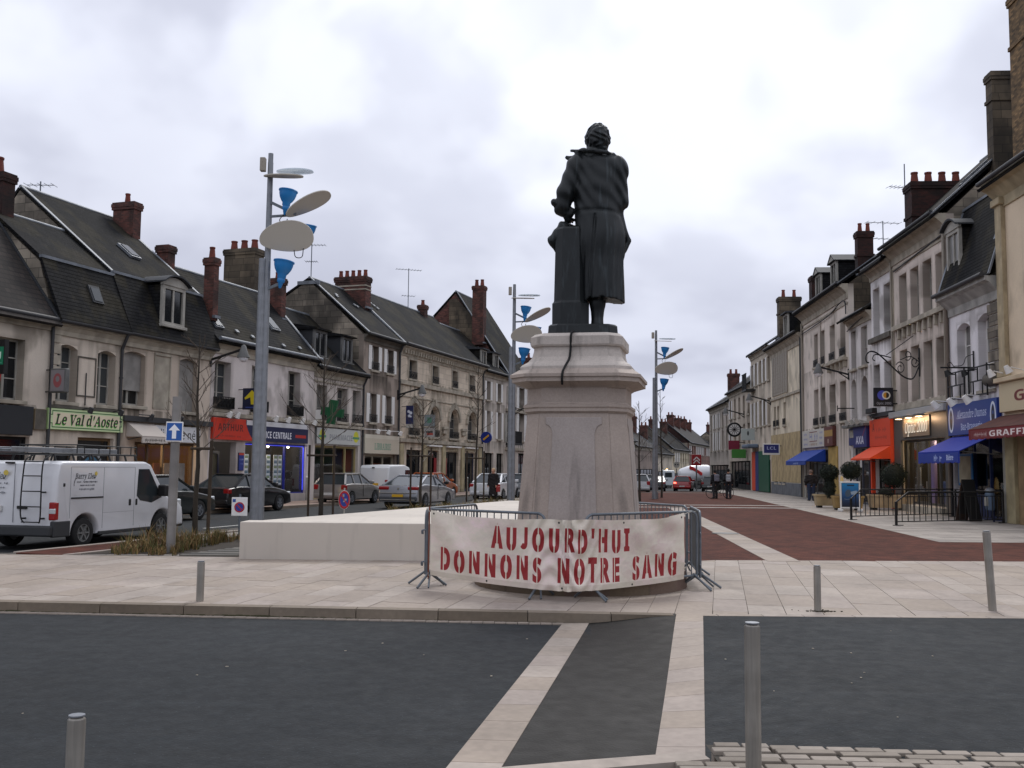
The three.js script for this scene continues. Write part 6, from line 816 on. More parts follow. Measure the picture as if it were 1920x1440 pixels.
// ---------- bronze statue, seen from behind (it looks towards -z) ----------
{
  const p = thing('bronze_statue', 'dark bronze statue of a long-coated man with his hand on a pillar', 'statue', [PX, 3.67, PZ], -0.05); p.scale.set(0.975, 1.058, 0.975);
  obj('base', [loft([octRing(0, 0.52, 0.40), octRing(0.12, 0.51, 0.39), octRing(0.145, 0.48, 0.37)].map((r) => r.map(([x, y, z]) => [x * 1.02 + 0.02, y, z])))], M.bronze, p);
  obj('pillar', [loft([[0.14, 0.285], [0.48, 0.285], [0.50, 0.265], [0.52, 0.258], [1.56, 0.236], [1.59, 0.22]].map(([h, a]) => octRing(h, a, a * 0.55).map(([x, y, z]) => [x - 0.165, y, z * 0.9 - 0.02])))], M.bronze, p);
  const Y = 0.145;
  const coat = [ // torso, skirts of the coat
    [0.24, 2.28, 0.0, 0.25, 2.05, 0.0, 0.30, 0.33, 0.78], [-0.04, 2.36, 0.02, 0.54, 2.33, 0.02, 0.185, 0.19, 1], [0.25, 2.0, 0, 0.25, 1.66, 0.0, 0.335, 0.315, 0.78],
    [0.25, 1.66, 0, 0.30, 1.30, 0.0, 0.315, 0.345, 0.82], [0.30, 1.30, 0.0, 0.385, 0.05, 0.03, 0.345, 0.30, 0.9], [0.20, 1.2, -0.02, 0.22, 0.1, 0.0, 0.2, 0.2, 1]];
  const arms = [ [-0.08, 2.35, 0.03, -0.26, 1.95, 0.06, 0.16, 0.135, 1, 0.05], [-0.26, 1.95, 0.06, -0.285, 1.74, 0.03, 0.135, 0.115, 1, 0.03], [-0.42, 1.83, 0.04, -0.15, 1.70, 0.04, 0.060, 0.055, 1, 0.012], [-0.36, 1.72, 0.02, -0.20, 1.66, 0.02, 0.075, 0.07, 1, 0.03],
    [0.54, 2.29, 0.02, 0.61, 1.86, -0.02, 0.155, 0.125, 1, 0.10], [0.61, 1.86, -0.02, 0.38, 2.0, -0.32, 0.11, 0.09, 1, 0.08] ];
  const body = (x, y, z) => {
    let d = 1e9; for (const b of coat) d = smin(d, cap(x, y, z, b), 0.14);
    for (const b of arms) d = smin(d, cap(x, y, z, b), b[9]);
    // lapel tip, tail of the coat pocket flap, drape over the pillar
    d = smin(d, cap(x, y, z, [0.58, 1.66, -0.04, 0.74, 1.30, -0.08, 0.07, 0.03]), 0.06); d = smin(d, cap(x, y, z, [0.62, 1.06, -0.03, 0.74, 1.28, -0.08, 0.06, 0.03]), 0.05);
    // collar standing out over the shoulders, neck
    d = smin(d, cap(x, y, z, [0.20, 2.45, 0.0, 0.22, 2.68, -0.02, 0.17, 0.135]), 0.06);
    for (const b of [[-0.17, 2.60, 0.02, 0.04, 2.545, 0.24, 0.014, 0.030], [0.04, 2.545, 0.24, 0.38, 2.52, 0.24, 0.030, 0.030], [0.38, 2.52, 0.24, 0.61, 2.48, 0.0, 0.030, 0.012], [-0.05, 2.55, 0.1, 0.20, 2.56, 0.14, 0.05, 0.06], [0.20, 2.56, 0.14, 0.48, 2.50, 0.1, 0.06, 0.05]]) d = smin(d, cap(x, y, z, b), 0.012); d = smin(d, cap(x, y, z, [-0.235, 2.52, -0.03, -0.10, 2.47, 0.0, 0.03, 0.06]), 0.02);
    // flat hem of the coat
    const hem = 0.36 + 0.05 * Math.sin(x * 5); d = Math.max(d, hem - y);
    // folds: long ones down the skirt, diagonal ones across the back, the centre vent
    const ang = Math.atan2(x - 0.3, z + 0.35), low = sstep(1.65, 1.0, y) * (0.45 + 0.55 * sstep(0.36, 0.7, y)); d += low * 0.011 * Math.sin(ang * 15 + 1.5 * Math.sin(y * 2.2)) + low * 0.006 * Math.sin(ang * 37 + 2 * Math.sin(y * 3.1)) + 0.0065 * sstep(1.4, 1.9, y) * Math.sin((x * 1.1 + y) * 26 + 2 * Math.sin(x * 9));
    const vent = Math.abs(x - (0.145 + 0.0 * y) - 0.06 * (y - 0.6)); if (z > 0 && y < 1.62) d += 0.035 * sstep(0.045, 0.0, vent) * sstep(1.7, 1.5, y);
    const waist = Math.abs(y - 1.66 + 0.05 * (x - 0.25)); d += 0.012 * sstep(0.05, 0, waist) * sstep(0.05, 0.12, z);
    // legs and shoes
    let g = cap(x, y, z, [0.25, 0.75, 0.0, 0.255, 0.36, 0.02, 0.14, 0.115]); g = smin(g, cap(x, y, z, [0.255, 0.38, 0.02, 0.25, 0.05, 0.03, 0.118, 0.085]), 0.05); g = smin(g, cap(x, y, z, [0.25, 0.045, 0.05, 0.27, 0.035, -0.2, 0.085, 0.06]), 0.05); g = smin(g, cap(x, y, z, [0.04, 0.8, -0.1, 0.02, 0.04, -0.22, 0.13, 0.08]), 0.04);
    return Math.min(d, g);
  };
  const drape = (x, y, z) => { let d = cap(x, y, z, [-0.28, 1.46, 0.02, -0.44, 1.28, 0.03, 0.10, 0.07]); d = smin(d, cap(x, y, z, [-0.44, 1.28, 0.03, -0.36, 1.08, 0.02, 0.06, 0.03]), 0.08); d = smin(d, cap(x, y, z, [-0.26, 1.48, -0.1, -0.02, 1.47, -0.1, 0.06, 0.06]), 0.06); return d + 0.008 * Math.sin(x * 40 + y * 20); };
  const all = blob((x, y, z) => Math.min(body(x, y, z), drape(x, y, z)), [-0.62, -0.06, -0.55], [0.92, 2.86, 0.55], 118);
  // head with curly hair, face away from us
  const head = blob((x, y, z) => {
    const X = x - 0.25, Yy = y - 2.77, Z = z; let d = Math.sqrt((X / 0.172) ** 2 + (Yy / 0.205) ** 2 + (Z / 0.20) ** 2) * 0.172 - 0.172; d = smin(d, cap(x, y, z, [0.25, 2.66, -0.08, 0.25, 2.62, -0.13, 0.115, 0.08]), 0.08);
    const hair = Z > -0.09 || Yy > 0.08; if (hair) d -= 0.016 + 0.017 * Math.sin(X * 34 + 3 * Math.sin(Yy * 21)) * Math.sin(Yy * 36 + 2 * Math.sin(Z * 25)) * Math.cos(Z * 30); if (hair) d -= 0.012 * sstep(-0.1, 0.12, Yy);
    d = smin(d, cap(x, y, z, [0.25, 2.76, -0.19, 0.25, 2.715, -0.225, 0.018, 0.028]), 0.03);                                   // nose
    for (const s of [-1, 1]) { d = smin(d, cap(x, y, z, [0.25 + s * 0.175, 2.79, 0.0, 0.25 + s * 0.18, 2.72, -0.01, 0.028, 0.02]), 0.02); d = Math.max(d, -(Math.hypot(x - 0.25 - s * 0.06, (y - 2.77) * 1.6, z + 0.205) - 0.022)); d = smin(d, cap(x, y, z, [0.25 + s * 0.03, 2.80, -0.19, 0.25 + s * 0.1, 2.805, -0.175, 0.016, 0.012]), 0.02); }
    d = Math.max(d, -(Math.hypot((x - 0.25) * 0.45, (y - 2.665) * 2.5, z + 0.205) - 0.018)); d = smin(d, cap(x, y, z, [0.25, 2.68, 0.0, 0.235, 2.52, 0.0, 0.128, 0.13]), 0.06); return d; }, [-0.05, 2.45, -0.35], [0.55, 3.05, 0.35], 72);
  // the left hand laid on the pillar, five fingers
  const hb = [[-0.24, 1.66, 0.02, -0.21, 1.60, -0.01, 0.065, 0.06, 1, 0.02], [-0.21, 1.615, -0.02, -0.19, 1.60, -0.10, 0.052, 0.05, 1, 0.02]];
  [[-0.25, -0.16, 0.075], [-0.212, -0.18, 0.08], [-0.172, -0.17, 0.078], [-0.136, -0.145, 0.07]].forEach(([x, z, l]) => hb.push([x + 0.015, 1.60, -0.11, x, 1.605, z, 0.019, 0.017, 1, 0.012], [x, 1.605, z, x - 0.004, 1.585, z - l * 0.6, 0.017, 0.013, 1, 0.01])); hb.push([-0.15, 1.60, -0.04, -0.09, 1.595, -0.09, 0.023, 0.019, 1, 0.015], [-0.09, 1.595, -0.09, -0.08, 1.59, -0.13, 0.019, 0.014, 1, 0.01]);
  const hand = blob(field(hb, 0.02), [-0.35, 1.5, -0.30], [0.0, 1.78, 0.12], 56);
  const g3_ = [all, head, hand].map((g) => { const c = g.clone(); c.translate(0, Y, 0); return c; });
  obj('figure', g3_, M.bronze, p);
}
// ---------- crowd barriers and the banner ----------
function barrier(label, a, b, o = {}) {
  const dx = b[0] - a[0], dz = b[1] - a[1], L = Math.hypot(dx, dz), t = thing('crowd_barrier', label, 'barrier', [a[0], 0, a[1]], Math.atan2(-dz, dx), 'galvanised crowd barriers around the statue'), r = 0.1, H = 1.10;
  obj('frame', [tube([[0, 0.16, 0], [0, 0.6, 0], [0, H - r, 0], [r * 0.3, H - r * 0.3, 0], [r, H, 0]], 0.019, 24, 8), bar([r, H, 0], [L - r, H, 0], 0.019), tube([[L - r, H, 0], [L - r * 0.3, H - r * 0.3, 0], [L, H - r, 0], [L, 0.6, 0], [L, 0.16, 0]], 0.019, 24, 8), bar([0, 0.20, 0], [L, 0.20, 0], 0.017)], M.galv, t);
  const n = Math.round(L / 0.115); for (let i = 1; i < n; i++) obj('bar', bar([L * i / n, 0.20, 0], [L * i / n, H, 0], 0.008, 0.008, 6), M.galv, t);
  for (const x of o.feet || [0.06, L - 0.06]) obj('foot', [bar([x, 0.22, 0], [x + 0.02, 0.015, 0.30], 0.017), bar([x, 0.22, 0], [x + 0.02, 0.015, -0.30], 0.017), bar([x, 0.2, 0], [x + 0.14, 0.02, 0.2], 0.014)], M.galv, t);
  for (const y of [0.35, 0.8]) obj('hook', tube([[0, y, 0], [-0.07, y, 0], [-0.1, y - 0.01, 0.0], [-0.10, y - 0.06, 0]], 0.010, 10, 5), M.galv, t);
  if (o.plate) obj('mesh_panel', box(0.02, L - 0.02, 0.22, H - 0.03, -0.006, 0.006), S([92, 102, 110], 0.5, { metalness: 0.4, map: T.metal }), t);
  return t;
}
barrier('left front crowd barrier carrying the left half of the banner', [-1.19, -14.38], [0.45, -13.25]);
barrier('right front crowd barrier carrying the right half of the banner', [0.98, -13.05], [2.66, -14.36]);
barrier('crowd barrier running back on the left from the banner', [-1.22, -14.5], [-0.55, -16.35]);
barrier('crowd barrier at the right end of the banner seen almost edge-on', [2.72, -14.42], [2.92, -16.3], { plate: true });
barrier('crowd barrier behind the pedestal on its right side', [2.9, -16.5], [2.15, -18.1]);
{
  const t = thing('cloth_banner', 'cream cloth banner with red stencilled letters tied across two crowd barriers', 'banner'), nx = 120, ny = 30, P = [], U = [], I = [];
  const A = [-1.12, -14.17], C = [0.76, -12.72], D = [2.40, -13.95];
  for (let j = 0; j <= ny; j++) for (let i = 0; i <= nx; i++) {
    const u = i / nx, v = j / ny, k = u < 0.515 ? u / 0.515 : (u - 0.515) / 0.485, a = u < 0.515 ? A : C, b = u < 0.515 ? C : D; let x = mixn(a[0], b[0], k), z = mixn(a[1], b[1], k);
    const bend = sstep(0.12, 0, Math.abs(u - 0.515)); z -= 0.10 * bend;
    const topY = 1.10 - 0.075 * Math.pow(4 * u * (1 - u), 0.6) - 0.02 * Math.sin(u * 9) + (u > 0.93 ? 0.01 : 0), botY = 0.195 - 0.055 * Math.pow(4 * u * (1 - u), 0.8);
    let w = 0; const lx = u * 4.3; // wrinkles running in from the tied corners and from the sag in the middle
    w += 0.020 * Math.sin(9 * (v * 0.9 + u * 3.6)) * sstep(0.30, 0.05, u) ; w += 0.035 * Math.sin(11 * (1 - v) + 22 * (1 - u)) * sstep(0.74, 0.97, u) * (0.3 + v); w += 0.032 * Math.exp(-((Math.abs(u - 0.515) * 9) ** 2)) * Math.sin(24 * v + 7 * Math.sin(30 * (u - 0.5)));
    w += 0.02 * Math.sin(lx * 3.1 + v * 2) * v * (1 - v) * 3 + 0.010 * Math.sin(lx * 11 + v * 9) * v + 0.035 * Math.sin(Math.PI * v) * Math.sin(lx * 1.7 + 0.6) + 0.016 * Math.sin(20 * (u - 0.2 * v)) * sstep(0.6, 1, v);
    P.push(x, mixn(botY, topY, v) + 0.004 * Math.sin(lx * 8) * v, z + 0.035 + w); U.push(u, v);
  }
  for (let j = 0; j < ny; j++) for (let i = 0; i < nx; i++) { const q = j * (nx + 1) + i; I.push(q, q + 1, q + nx + 2, q, q + nx + 2, q + nx + 1); }
  const g = new THREE.BufferGeometry(); g.setAttribute('position', new THREE.Float32BufferAttribute(P, 3)); g.setAttribute('uv', new THREE.Float32BufferAttribute(U, 2)); g.setIndex(I); g.computeVertexNormals();
  const m = new THREE.MeshPhysicalMaterial({ color: 0xffffff, roughness: 0.62, sheen: 0.2, map: print(4.3, 0.92, 440, (x, w, h) => {
    fill(x, '#d8d0bd', 0, 0, w, h); for (let i = 0; i < 900; i++) { x.fillStyle = hsh(i, 1, 1) > 0.5 ? 'rgba(120,105,85,0.035)' : 'rgba(245,240,228,0.05)'; const s = 0.03 + 0.14 * hsh(i, 2, 2); x.beginPath(); x.ellipse(w * hsh(i, 3, 3), h * hsh(i, 4, 4), s * 1.6, s, 0, 0, 7); x.fill(); }
    fill(x, 'rgba(110,95,75,0.16)', 0, h - 0.07, w, 0.07);
    const stencil = (s, x0, x1, y, size, rot) => { x.save(); x.translate((x0 + x1) / 2, y); x.rotate(rot); x.font = 'bold 100px sans-serif'; let tot = 0; const gap = 22, ws = [...s].map((c) => c === ' ' ? 46 : c === 'J' ? 46 : x.measureText(c).width); ws.forEach((q) => tot += q + gap); const sy = size / 72, sx = (x1 - x0) / tot; let cx = -(x1 - x0) / 2; [...s].forEach((c, i) => { const q = (ws[i] + gap) * sx; if (c !== ' ') { x.save(); x.translate(cx + q / 2, 0.01 * Math.sin(i * 2.3)); x.save(); x.scale(sx, sy); x.fillStyle = '#8e1a1f'; x.lineWidth = 8; x.strokeStyle = '#8e1a1f'; x.lineJoin = 'miter'; if (c === 'J') { x.lineWidth = 20; x.beginPath(); x.moveTo(9, -38); x.lineTo(9, 14); x.quadraticCurveTo(9, 27, -4, 27); x.quadraticCurveTo(-12, 27, -17, 22); x.stroke(); } else { x.fillText(c, 0, 0); x.strokeText(c, 0, 0); } x.restore(); x.fillStyle = '#d8d0bd'; if ('OUDRNASGHE'.includes(c)) x.fillRect(c === 'R' || c === 'D' || c === 'E' || c === 'N' || c === 'H' ? -q * 0.16 : -q * 0.035, -size * 0.62, q * 0.07, size * 1.24); if ('TS'.includes(c)) x.fillRect(-q * 0.5, -size * 0.02, q, 0); x.restore(); } cx += q; }); x.restore(); };
    stencil("AUJOURD'HUI", 1.0, 3.28, 0.275, 0.285, 0.012); stencil('DONNONS NOTRE SANG', 0.14, 4.18, 0.665, 0.295, 0.004);
    x.fillStyle = '#1c1a18'; for (const [a, b] of [[0.05, 0.04], [2.05, 0.04], [3.15, 0.04], [0.95, h - 0.035], [2.1, h - 0.035], [3.3, h - 0.03], [4.25, 0.05]]) { x.beginPath(); x.arc(a, b, 0.014, 0, 7); x.fill(); } }) });
  obj('cloth', g, m, t, true);
  obj('tie', [tube([[-1.15, 1.07, -14.2], [-1.2, 1.11, -14.36], [-1.17, 1.0, -14.38]], 0.006, 10, 5), tube([[2.4, 1.06, -14.06], [2.55, 1.10, -14.25], [2.64, 1.1, -14.34]], 0.006, 10, 5), tube([[-1.15, 0.22, -14.2], [-1.14, 0.1, -14.3]], 0.006, 6, 5)], M.whiteOld, t);
  obj('batten', bar([-1.155, 0.12, -14.25], [-1.155, 1.14, -14.27], 0.011), S([116, 62, 42], 0.7), t);
}
// ---------- lamp masts ----------
{
  const disc = (w, d) => { const s = new THREE.Shape(); for (let i = 0; i < 40; i++) { const a = i / 40 * Math.PI * 2, x = Math.cos(a), y = Math.sin(a); const X = w / 2 * x, Y = d / 2 * (y < 0 ? -Math.pow(-y, 0.8) * (0.80 + 0.22 * x) : y * (1 + 0.10 * x)); i ? s.lineTo(X, Y) : s.moveTo(X, Y); } s.closePath(); return new THREE.ExtrudeGeometry(s, { depth: 0.02, bevelEnabled: true, bevelSize: 0.012, bevelThickness: 0.008, bevelSegments: 2, curveSegments: 14 }); };
  const build = (label, pos, ry) => {
    const t = thing('lamp_mast', label, 'street lamp', pos, ry, 'lamp masts with tilted reflectors and blue projectors');
    obj('lower_pole', [new THREE.CylinderGeometry(0.095, 0.135, 7.0, 20).translate(-0.03, 3.5, 0), new THREE.CylinderGeometry(0.18, 0.18, 0.3, 20).translate(0.0, 0.15, 0)], M.steel, t);
    obj('upper_pole', [new THREE.CylinderGeometry(0.07, 0.105, 9.55, 20).translate(0.09, 4.77, -0.02), new THREE.CylinderGeometry(0.065, 0.065, 0.24, 16).translate(0.09, 9.66, -0.02)], M.steel, t);
    obj('sensor_box', rbox(-0.17, -0.03, 9.30, 9.66, -0.08, 0.08, 0.02), M.gutterLight, t);
    const refl = (name, w, d, x, y, z, rx, ry2, rz) => { const o = obj(name, place(disc(w, d), x, y, z, rx, ry2, rz), M.mirrorDisc, t); return o; };
    // top pair: an opaque and a clear plate
    refl('reflector', 1.0, 0.66, 0.46, 9.16, 0.1, 1.70, 0.0, 0.04); obj('clear_plate', place(disc(0.95, 0.62), 0.74, 9.30, 0.05, 1.62, 0.0, 0.14), new THREE.MeshPhysicalMaterial({ color: 0xe4eaee, roughness: 0.1, transmission: 0.75, thickness: 0 }), t);
    refl('reflector', 1.25, 0.62, 1.12, 8.42, 0.1, 0.0, 0.0, 0.0).geometry.applyMatrix4(new THREE.Matrix4().makeTranslation(1.12, 8.42, 0.1).multiply(new THREE.Matrix4().makeRotationZ(0.50)).multiply(new THREE.Matrix4().makeRotationX(1.16)).multiply(new THREE.Matrix4().makeTranslation(-1.12, -8.42, -0.1))); refl('reflector', 1.36, 0.86, 0.62, 7.5, 0.24, 0.42, 0.05, 0.13);
    const cup = (x, y, s, tilt) => { const g = new THREE.Group(); g.name = 'projector'; g.position.set(x, y, 0.12); g.rotation.set(tilt, 0, -0.12); g.scale.setScalar(s); t.add(g);
      obj('housing', new THREE.LatheGeometry([[0.0, -0.36], [0.035, -0.34], [0.07, -0.20], [0.10, -0.18], [0.105, -0.10], [0.085, -0.08], [0.115, -0.06], [0.12, 0.03], [0.165, 0.08], [0.222, 0.18], [0.252, 0.28], [0.262, 0.37], [0.285, 0.38], [0.285, 0.41], [0.255, 0.40], [0.20, 0.2], [0.0, 0.1]].map(([a, b]) => new THREE.Vector2(a, b)), 24), M.blue, g); obj('lens_rim', new THREE.TorusGeometry(0.268, 0.014, 8, 28).rotateX(Math.PI / 2).translate(0, 0.395, 0), S([12, 52, 110], 0.4), g); return g; };
    cup(0.56, 8.42, 0.86, -0.05); cup(1.05, 7.60, 0.80, 0.1).position.z = -0.15; cup(0.5, 6.54, 0.94, -0.05);
    for (const a of [beam([0.09, 8.50, 0.02], [0.80, 8.16, 0.06], 0.05, 0.07), beam([0.09, 8.10, 0.02], [0.6, 8.12, 0.1], 0.04, 0.06), beam([0.09, 6.20, 0.02], [0.5, 6.36, 0.1], 0.05, 0.07), beam([0.09, 7.3, 0.0], [0.9, 7.32, -0.08], 0.05, 0.06)]) obj('arm', a, M.galv, t);
    obj('wire', [tube([[0.52, 8.15, 0.12], [0.40, 7.98, 0.12], [0.54, 7.86, 0.12], [0.6, 8.02, 0.12]], 0.012, 16, 5), tube([[0.8, 7.2, 0.15], [0.85, 7.02, 0.15], [1.0, 7.02, 0.15], [1.04, 7.25, 0.15]], 0.012, 16, 5)], M.black, t);
    return t;
  };
  build('nearest and tallest steel lamp mast with blue projectors, left of the statue', [-6.42, 0, -25.3], 0); build('middle steel lamp mast with blue projectors, close left of the pedestal', [-0.02, 0, -43.5], 0.05); build('farthest steel lamp mast with blue projectors, right of the statue', [8.3, 0, -57.7], 0.12);
}
// ---------- bollards ----------
{
  const mk = (label, x, z, r, h, lean = 0) => { const t = thing('steel_bollard', label, 'bollard', [x, 0, z], 0, 'brushed steel bollards'); t.rotation.z = lean; obj('post', new THREE.LatheGeometry([[r, -0.15], [r, h - 0.012], [r - 0.012, h], [0, h + 0.003]].map(([a, b]) => new THREE.Vector2(a, b)), 32), M.stainless, t); obj('cap', new THREE.CylinderGeometry(r * 0.9, r * 0.9, 0.006, 28).translate(0, h + 0.006, 0), M.steel, t); return t; };
  mk('tall steel bollard closest to the camera right of the pale strips', 1.277, -5.33, 0.041, 0.893); mk('short steel bollard at the bottom left corner of the picture', -1.925, -4.55, 0.039, 0.575); mk('short bollard on the left pavement before the white platform', -3.87, -12.62, 0.047, 0.49);
  mk('short steel bollard with weeds at its foot on the right pavement', 3.74, -12.28, 0.043, 0.545); mk('tall leaning steel bollard at the far right of the pavement', 5.97, -12.5, 0.048, 0.97, 0.05);
  const w = []; for (let i = 0; i < 130; i++) { const a = rr(0, 6.28), d = 0.04 + 0.34 * rnd() * rnd() * rnd(), s = rr(0.004, 0.013); w.push(new THREE.IcosahedronGeometry(s, 0).scale(1.4, 0.6, 1.2).translate(3.76 + Math.cos(a) * d * 1.25, 0.006, -12.26 + Math.sin(a) * d * 0.45)); }
  tag(obj('weeds', w, S([46, 40, 26], 1)), 'dark weeds and dirt around the foot of a short bollard', 'weeds').userData.kind = 'stuff';
  const post = thing('white_post', 'slim white post by the arcaded shops, left of a pair', 'bollard', [-3.6, 0, -52.5], 0, 'slim white posts along the left kerb'); obj('post', new THREE.CylinderGeometry(0.05, 0.055, 1.12, 10).translate(0, 0.56, 0), M.whiteOld, post); obj('top', new THREE.SphereGeometry(0.055, 10, 6).translate(0, 1.13, 0), M.white, post);
  copy(post, 'white_post', 'slim white post by the arcaded shops, right of a pair', [-2.35, 0, -53.6]); copy(post, 'white_post', 'slim white post beside the agency shop window', [-11.6, 0, -48.0]); copy(post, 'white_post', 'slim white post near the silver hatchback', [-10.1, 0, -49.5]);
}
// ---------- vehicles (local x runs forward) ----------
const paint = (c, m = 0.0, r = 0.28) => new THREE.MeshPhysicalMaterial({ color: RGB(...c), roughness: r, metalness: m, clearcoat: 0.8, clearcoatRoughness: 0.08 });
function wheel(x, z, r, w, parent, rimMat = M.steel) {
  const t = obj('wheel', new THREE.LatheGeometry([[r * 0.60, -w / 2], [r * 0.93, -w / 2], [r, -w * 0.32], [r, w * 0.32], [r * 0.93, w / 2], [r * 0.60, w / 2]].map(([a, b]) => new THREE.Vector2(a, b)), 28).rotateX(Math.PI / 2).translate(x, r, z), M.rubber, parent);
  const s = Math.sign(z) || 1, g = [new THREE.CylinderGeometry(r * 0.62, r * 0.62, w * 0.5, 24).rotateX(Math.PI / 2).translate(x, r, z), new THREE.TorusGeometry(r * 0.57, r * 0.045, 6, 24).translate(x, r, z + s * w * 0.42), new THREE.CylinderGeometry(r * 0.17, r * 0.17, w * 0.9, 12).rotateX(Math.PI / 2).translate(x, r, z)];
  for (let i = 0; i < 6; i++) { const a = i / 6 * Math.PI * 2; g.push(beam([x + Math.cos(a) * r * 0.13, r + Math.sin(a) * r * 0.13, z + s * w * 0.40], [x + Math.cos(a) * r * 0.56, r + Math.sin(a) * r * 0.56, z + s * w * 0.36], r * 0.16, 0.03)); }
  obj('rim', g, rimMat, t); return t;
}
function bodyShape(top, wh, bot, rA) {                  // top: outline from rear foot over the roof to the front foot; wheel arches cut from below
  const s = new THREE.Shape(); s.moveTo(...top[0]); for (let i = 1; i < top.length; i++) s.lineTo(...top[i]);
  for (const x of [...wh].reverse()) { const y = Math.min(bot + 0.01, rA); s.lineTo(x + rA, bot); s.absarc(x, bot + 0.02, rA, 0, Math.PI, false); s.lineTo(x - rA, bot); } s.closePath(); return s;
}
function makeCar(name, label, cat, o, pos, fwd, group) {
  const t = thing(name, label, cat, pos, Math.atan2(-fwd[1], fwd[0]), group), W = o.W, mat = o.mat, hw = W / 2, b = 0.07;
  const body = new THREE.ExtrudeGeometry(bodyShape(o.top, o.wh, 0.24, o.rw + 0.07), { depth: W - 2 * b - 0.04, bevelEnabled: true, bevelSize: 0.045, bevelThickness: b, bevelSegments: 4, bevelOffset: -0.045, curveSegments: 10 }).translate(0, 0, -(W - 2 * b - 0.04) / 2);
  obj('body', toCreasedNormals(body, 0.6), mat, t);
  obj('underbody', box(o.top[0][0] + 0.25, o.top[o.top.length - 1][0] - 0.25, 0.2, 0.6, -hw + 0.24, hw - 0.24), M.black, t);
  // greenhouse: glass block with roof skin and pillars
  const [r0, r1, f1, f0] = o.gh, wb = hw - 0.07, wr = hw - 0.26, q = (p, s, w) => [p[0], p[1], s * w];
  const c = [q(r0, 1, wb), q(r1, 1, wr), q(f1, 1, wr), q(f0, 1, wb)], d = c.map(([x, y, z]) => [x, y, -z]);
  const face = (...v) => { const P = []; for (let i = 1; i < v.length - 1; i++) P.push(...v[0], ...v[i], ...v[i + 1]); return P; };
  const gg = new THREE.BufferGeometry(); gg.setAttribute('position', new THREE.Float32BufferAttribute([...face(...c), ...face(...[...d].reverse()), ...face(d[0], d[1], c[1], c[0]), ...face(d[1], d[2], c[2], c[1]), ...face(d[2], d[3], c[3], c[2])], 3)); gg.computeVertexNormals(); obj('windows', gg, M.carGlass, t);
  const P = []; for (const s of [1, -1]) { const k = (p, w) => [p[0], p[1], s * (w + 0.004)]; const mid = (x) => { const u = (x - r1[0]) / (f1[0] - r1[0]); return [[x - 0.03, r0[1], s * (wb + 0.004)], [x, mixn(r1[1], f1[1], clamp(u)), s * (wr + 0.004)]]; }; P.push(beam(k(r0, wb), k(r1, wr), 0.09, 0.05), beam(k(f0, wb), k(f1, wr), 0.06, 0.05), beam(k(r1, wr), k(f1, wr), 0.07, 0.06)); for (const x of o.pill) P.push(beam(...mid(x), 0.035, 0.08)); }
  P.push(rbox(r1[0] - 0.04, f1[0] + 0.02, Math.max(r1[1], f1[1]) - 0.03, Math.max(r1[1], f1[1]) + 0.035, -wr, wr, 0.03, 3)); obj('roof', P, mat, t);
  for (const x of o.wh) for (const s of [-1, 1]) wheel(x, s * (hw - 0.11), o.rw, 0.2, t, M.steel);
  const L0 = o.top[0][0], L1 = o.top[o.top.length - 1][0];
  for (const s of [-1, 1]) { obj('tail_light', rbox(L0 - 0.015 + (o.tl?.[2] || 0), L0 + 0.22, o.tl?.[0] ?? 0.72, o.tl?.[1] ?? 0.92, s > 0 ? hw - (o.tlw || 0.26) : -hw + 0.012, s > 0 ? hw - 0.012 : -hw + (o.tlw || 0.26), 0.05, 3), M.redLight, t); obj('headlight', rbox(L1 - 0.4, L1 + 0.005, 0.58, 0.76, s > 0 ? hw - 0.5 : -hw + 0.06, s > 0 ? hw - 0.06 : -hw + 0.5, 0.05, 3), M.clearLight, t); obj('mirror', [rbox(f0[0] - 0.42, f0[0] - 0.24, r0[1] + 0.02, r0[1] + 0.16, s > 0 ? hw - 0.02 : -hw - 0.18, s > 0 ? hw + 0.18 : -hw + 0.02, 0.04, 2)], o.mirror || mat, t); obj('door_handle', [-0.55, 0.4].map((x) => rbox(x, x + 0.17, 0.80, 0.835, s > 0 ? hw - 0.03 : -hw - 0.0, s > 0 ? hw + 0.0 : -hw + 0.03, 0.01, 1)), mat, t); }
  obj('bumper', [rbox(L0 - 0.06, L0 + 0.12, 0.34, o.bh || 0.52, -hw + 0.05, hw - 0.05, 0.05, 3), rbox(L1 - 0.12, L1 + 0.04, 0.30, 0.5, -hw + 0.05, hw - 0.05, 0.05, 3)], o.bump || mat, t);
  obj('seam', [-1, 1].flatMap((s) => o.pill.slice(-1).map((x) => box(x - 0.006, x + 0.006, 0.36, r0[1] - 0.02, s > 0 ? hw - 0.012 : -hw - 0.003, s > 0 ? hw + 0.003 : -hw + 0.012))), M.black, t);
  const pl = obj('number_plate', rbox(L0 - 0.075, L0 - 0.05, o.pl ?? 0.44, (o.pl ?? 0.44) + 0.12, -0.26, 0.26, 0.01, 1), o.plate || S([200, 200, 196], 0.5), t);
  return t;
}
const LD = SIDE.L.d, sedanTop = [[-2.2, 0.30], [-2.24, 0.62], [-2.18, 0.92], [-1.5, 1.0], [-0.2, 0.98], [0.95, 0.95], [1.75, 0.82], [2.15, 0.66], [2.2, 0.30]], hatchTop = [[-1.9, 0.30], [-1.93, 0.60], [-1.86, 0.94], [-1.2, 0.99], [0.8, 0.95], [1.5, 0.82], [1.86, 0.62], [1.9, 0.30]];
const sedan = { W: 1.8, top: sedanTop, wh: [-1.35, 1.32], rw: 0.32, gh: [[-1.75, 0.97], [-0.85, 1.42], [0.25, 1.44], [1.12, 0.94]], pill: [-0.75, 0.12] };
const hatch = { W: 1.66, top: hatchTop, wh: [-1.2, 1.22], rw: 0.30, gh: [[-1.84, 0.95], [-1.45, 1.40], [0.0, 1.44], [0.95, 0.93]], pill: [-0.9, -0.1], tl: [0.68, 0.93] };
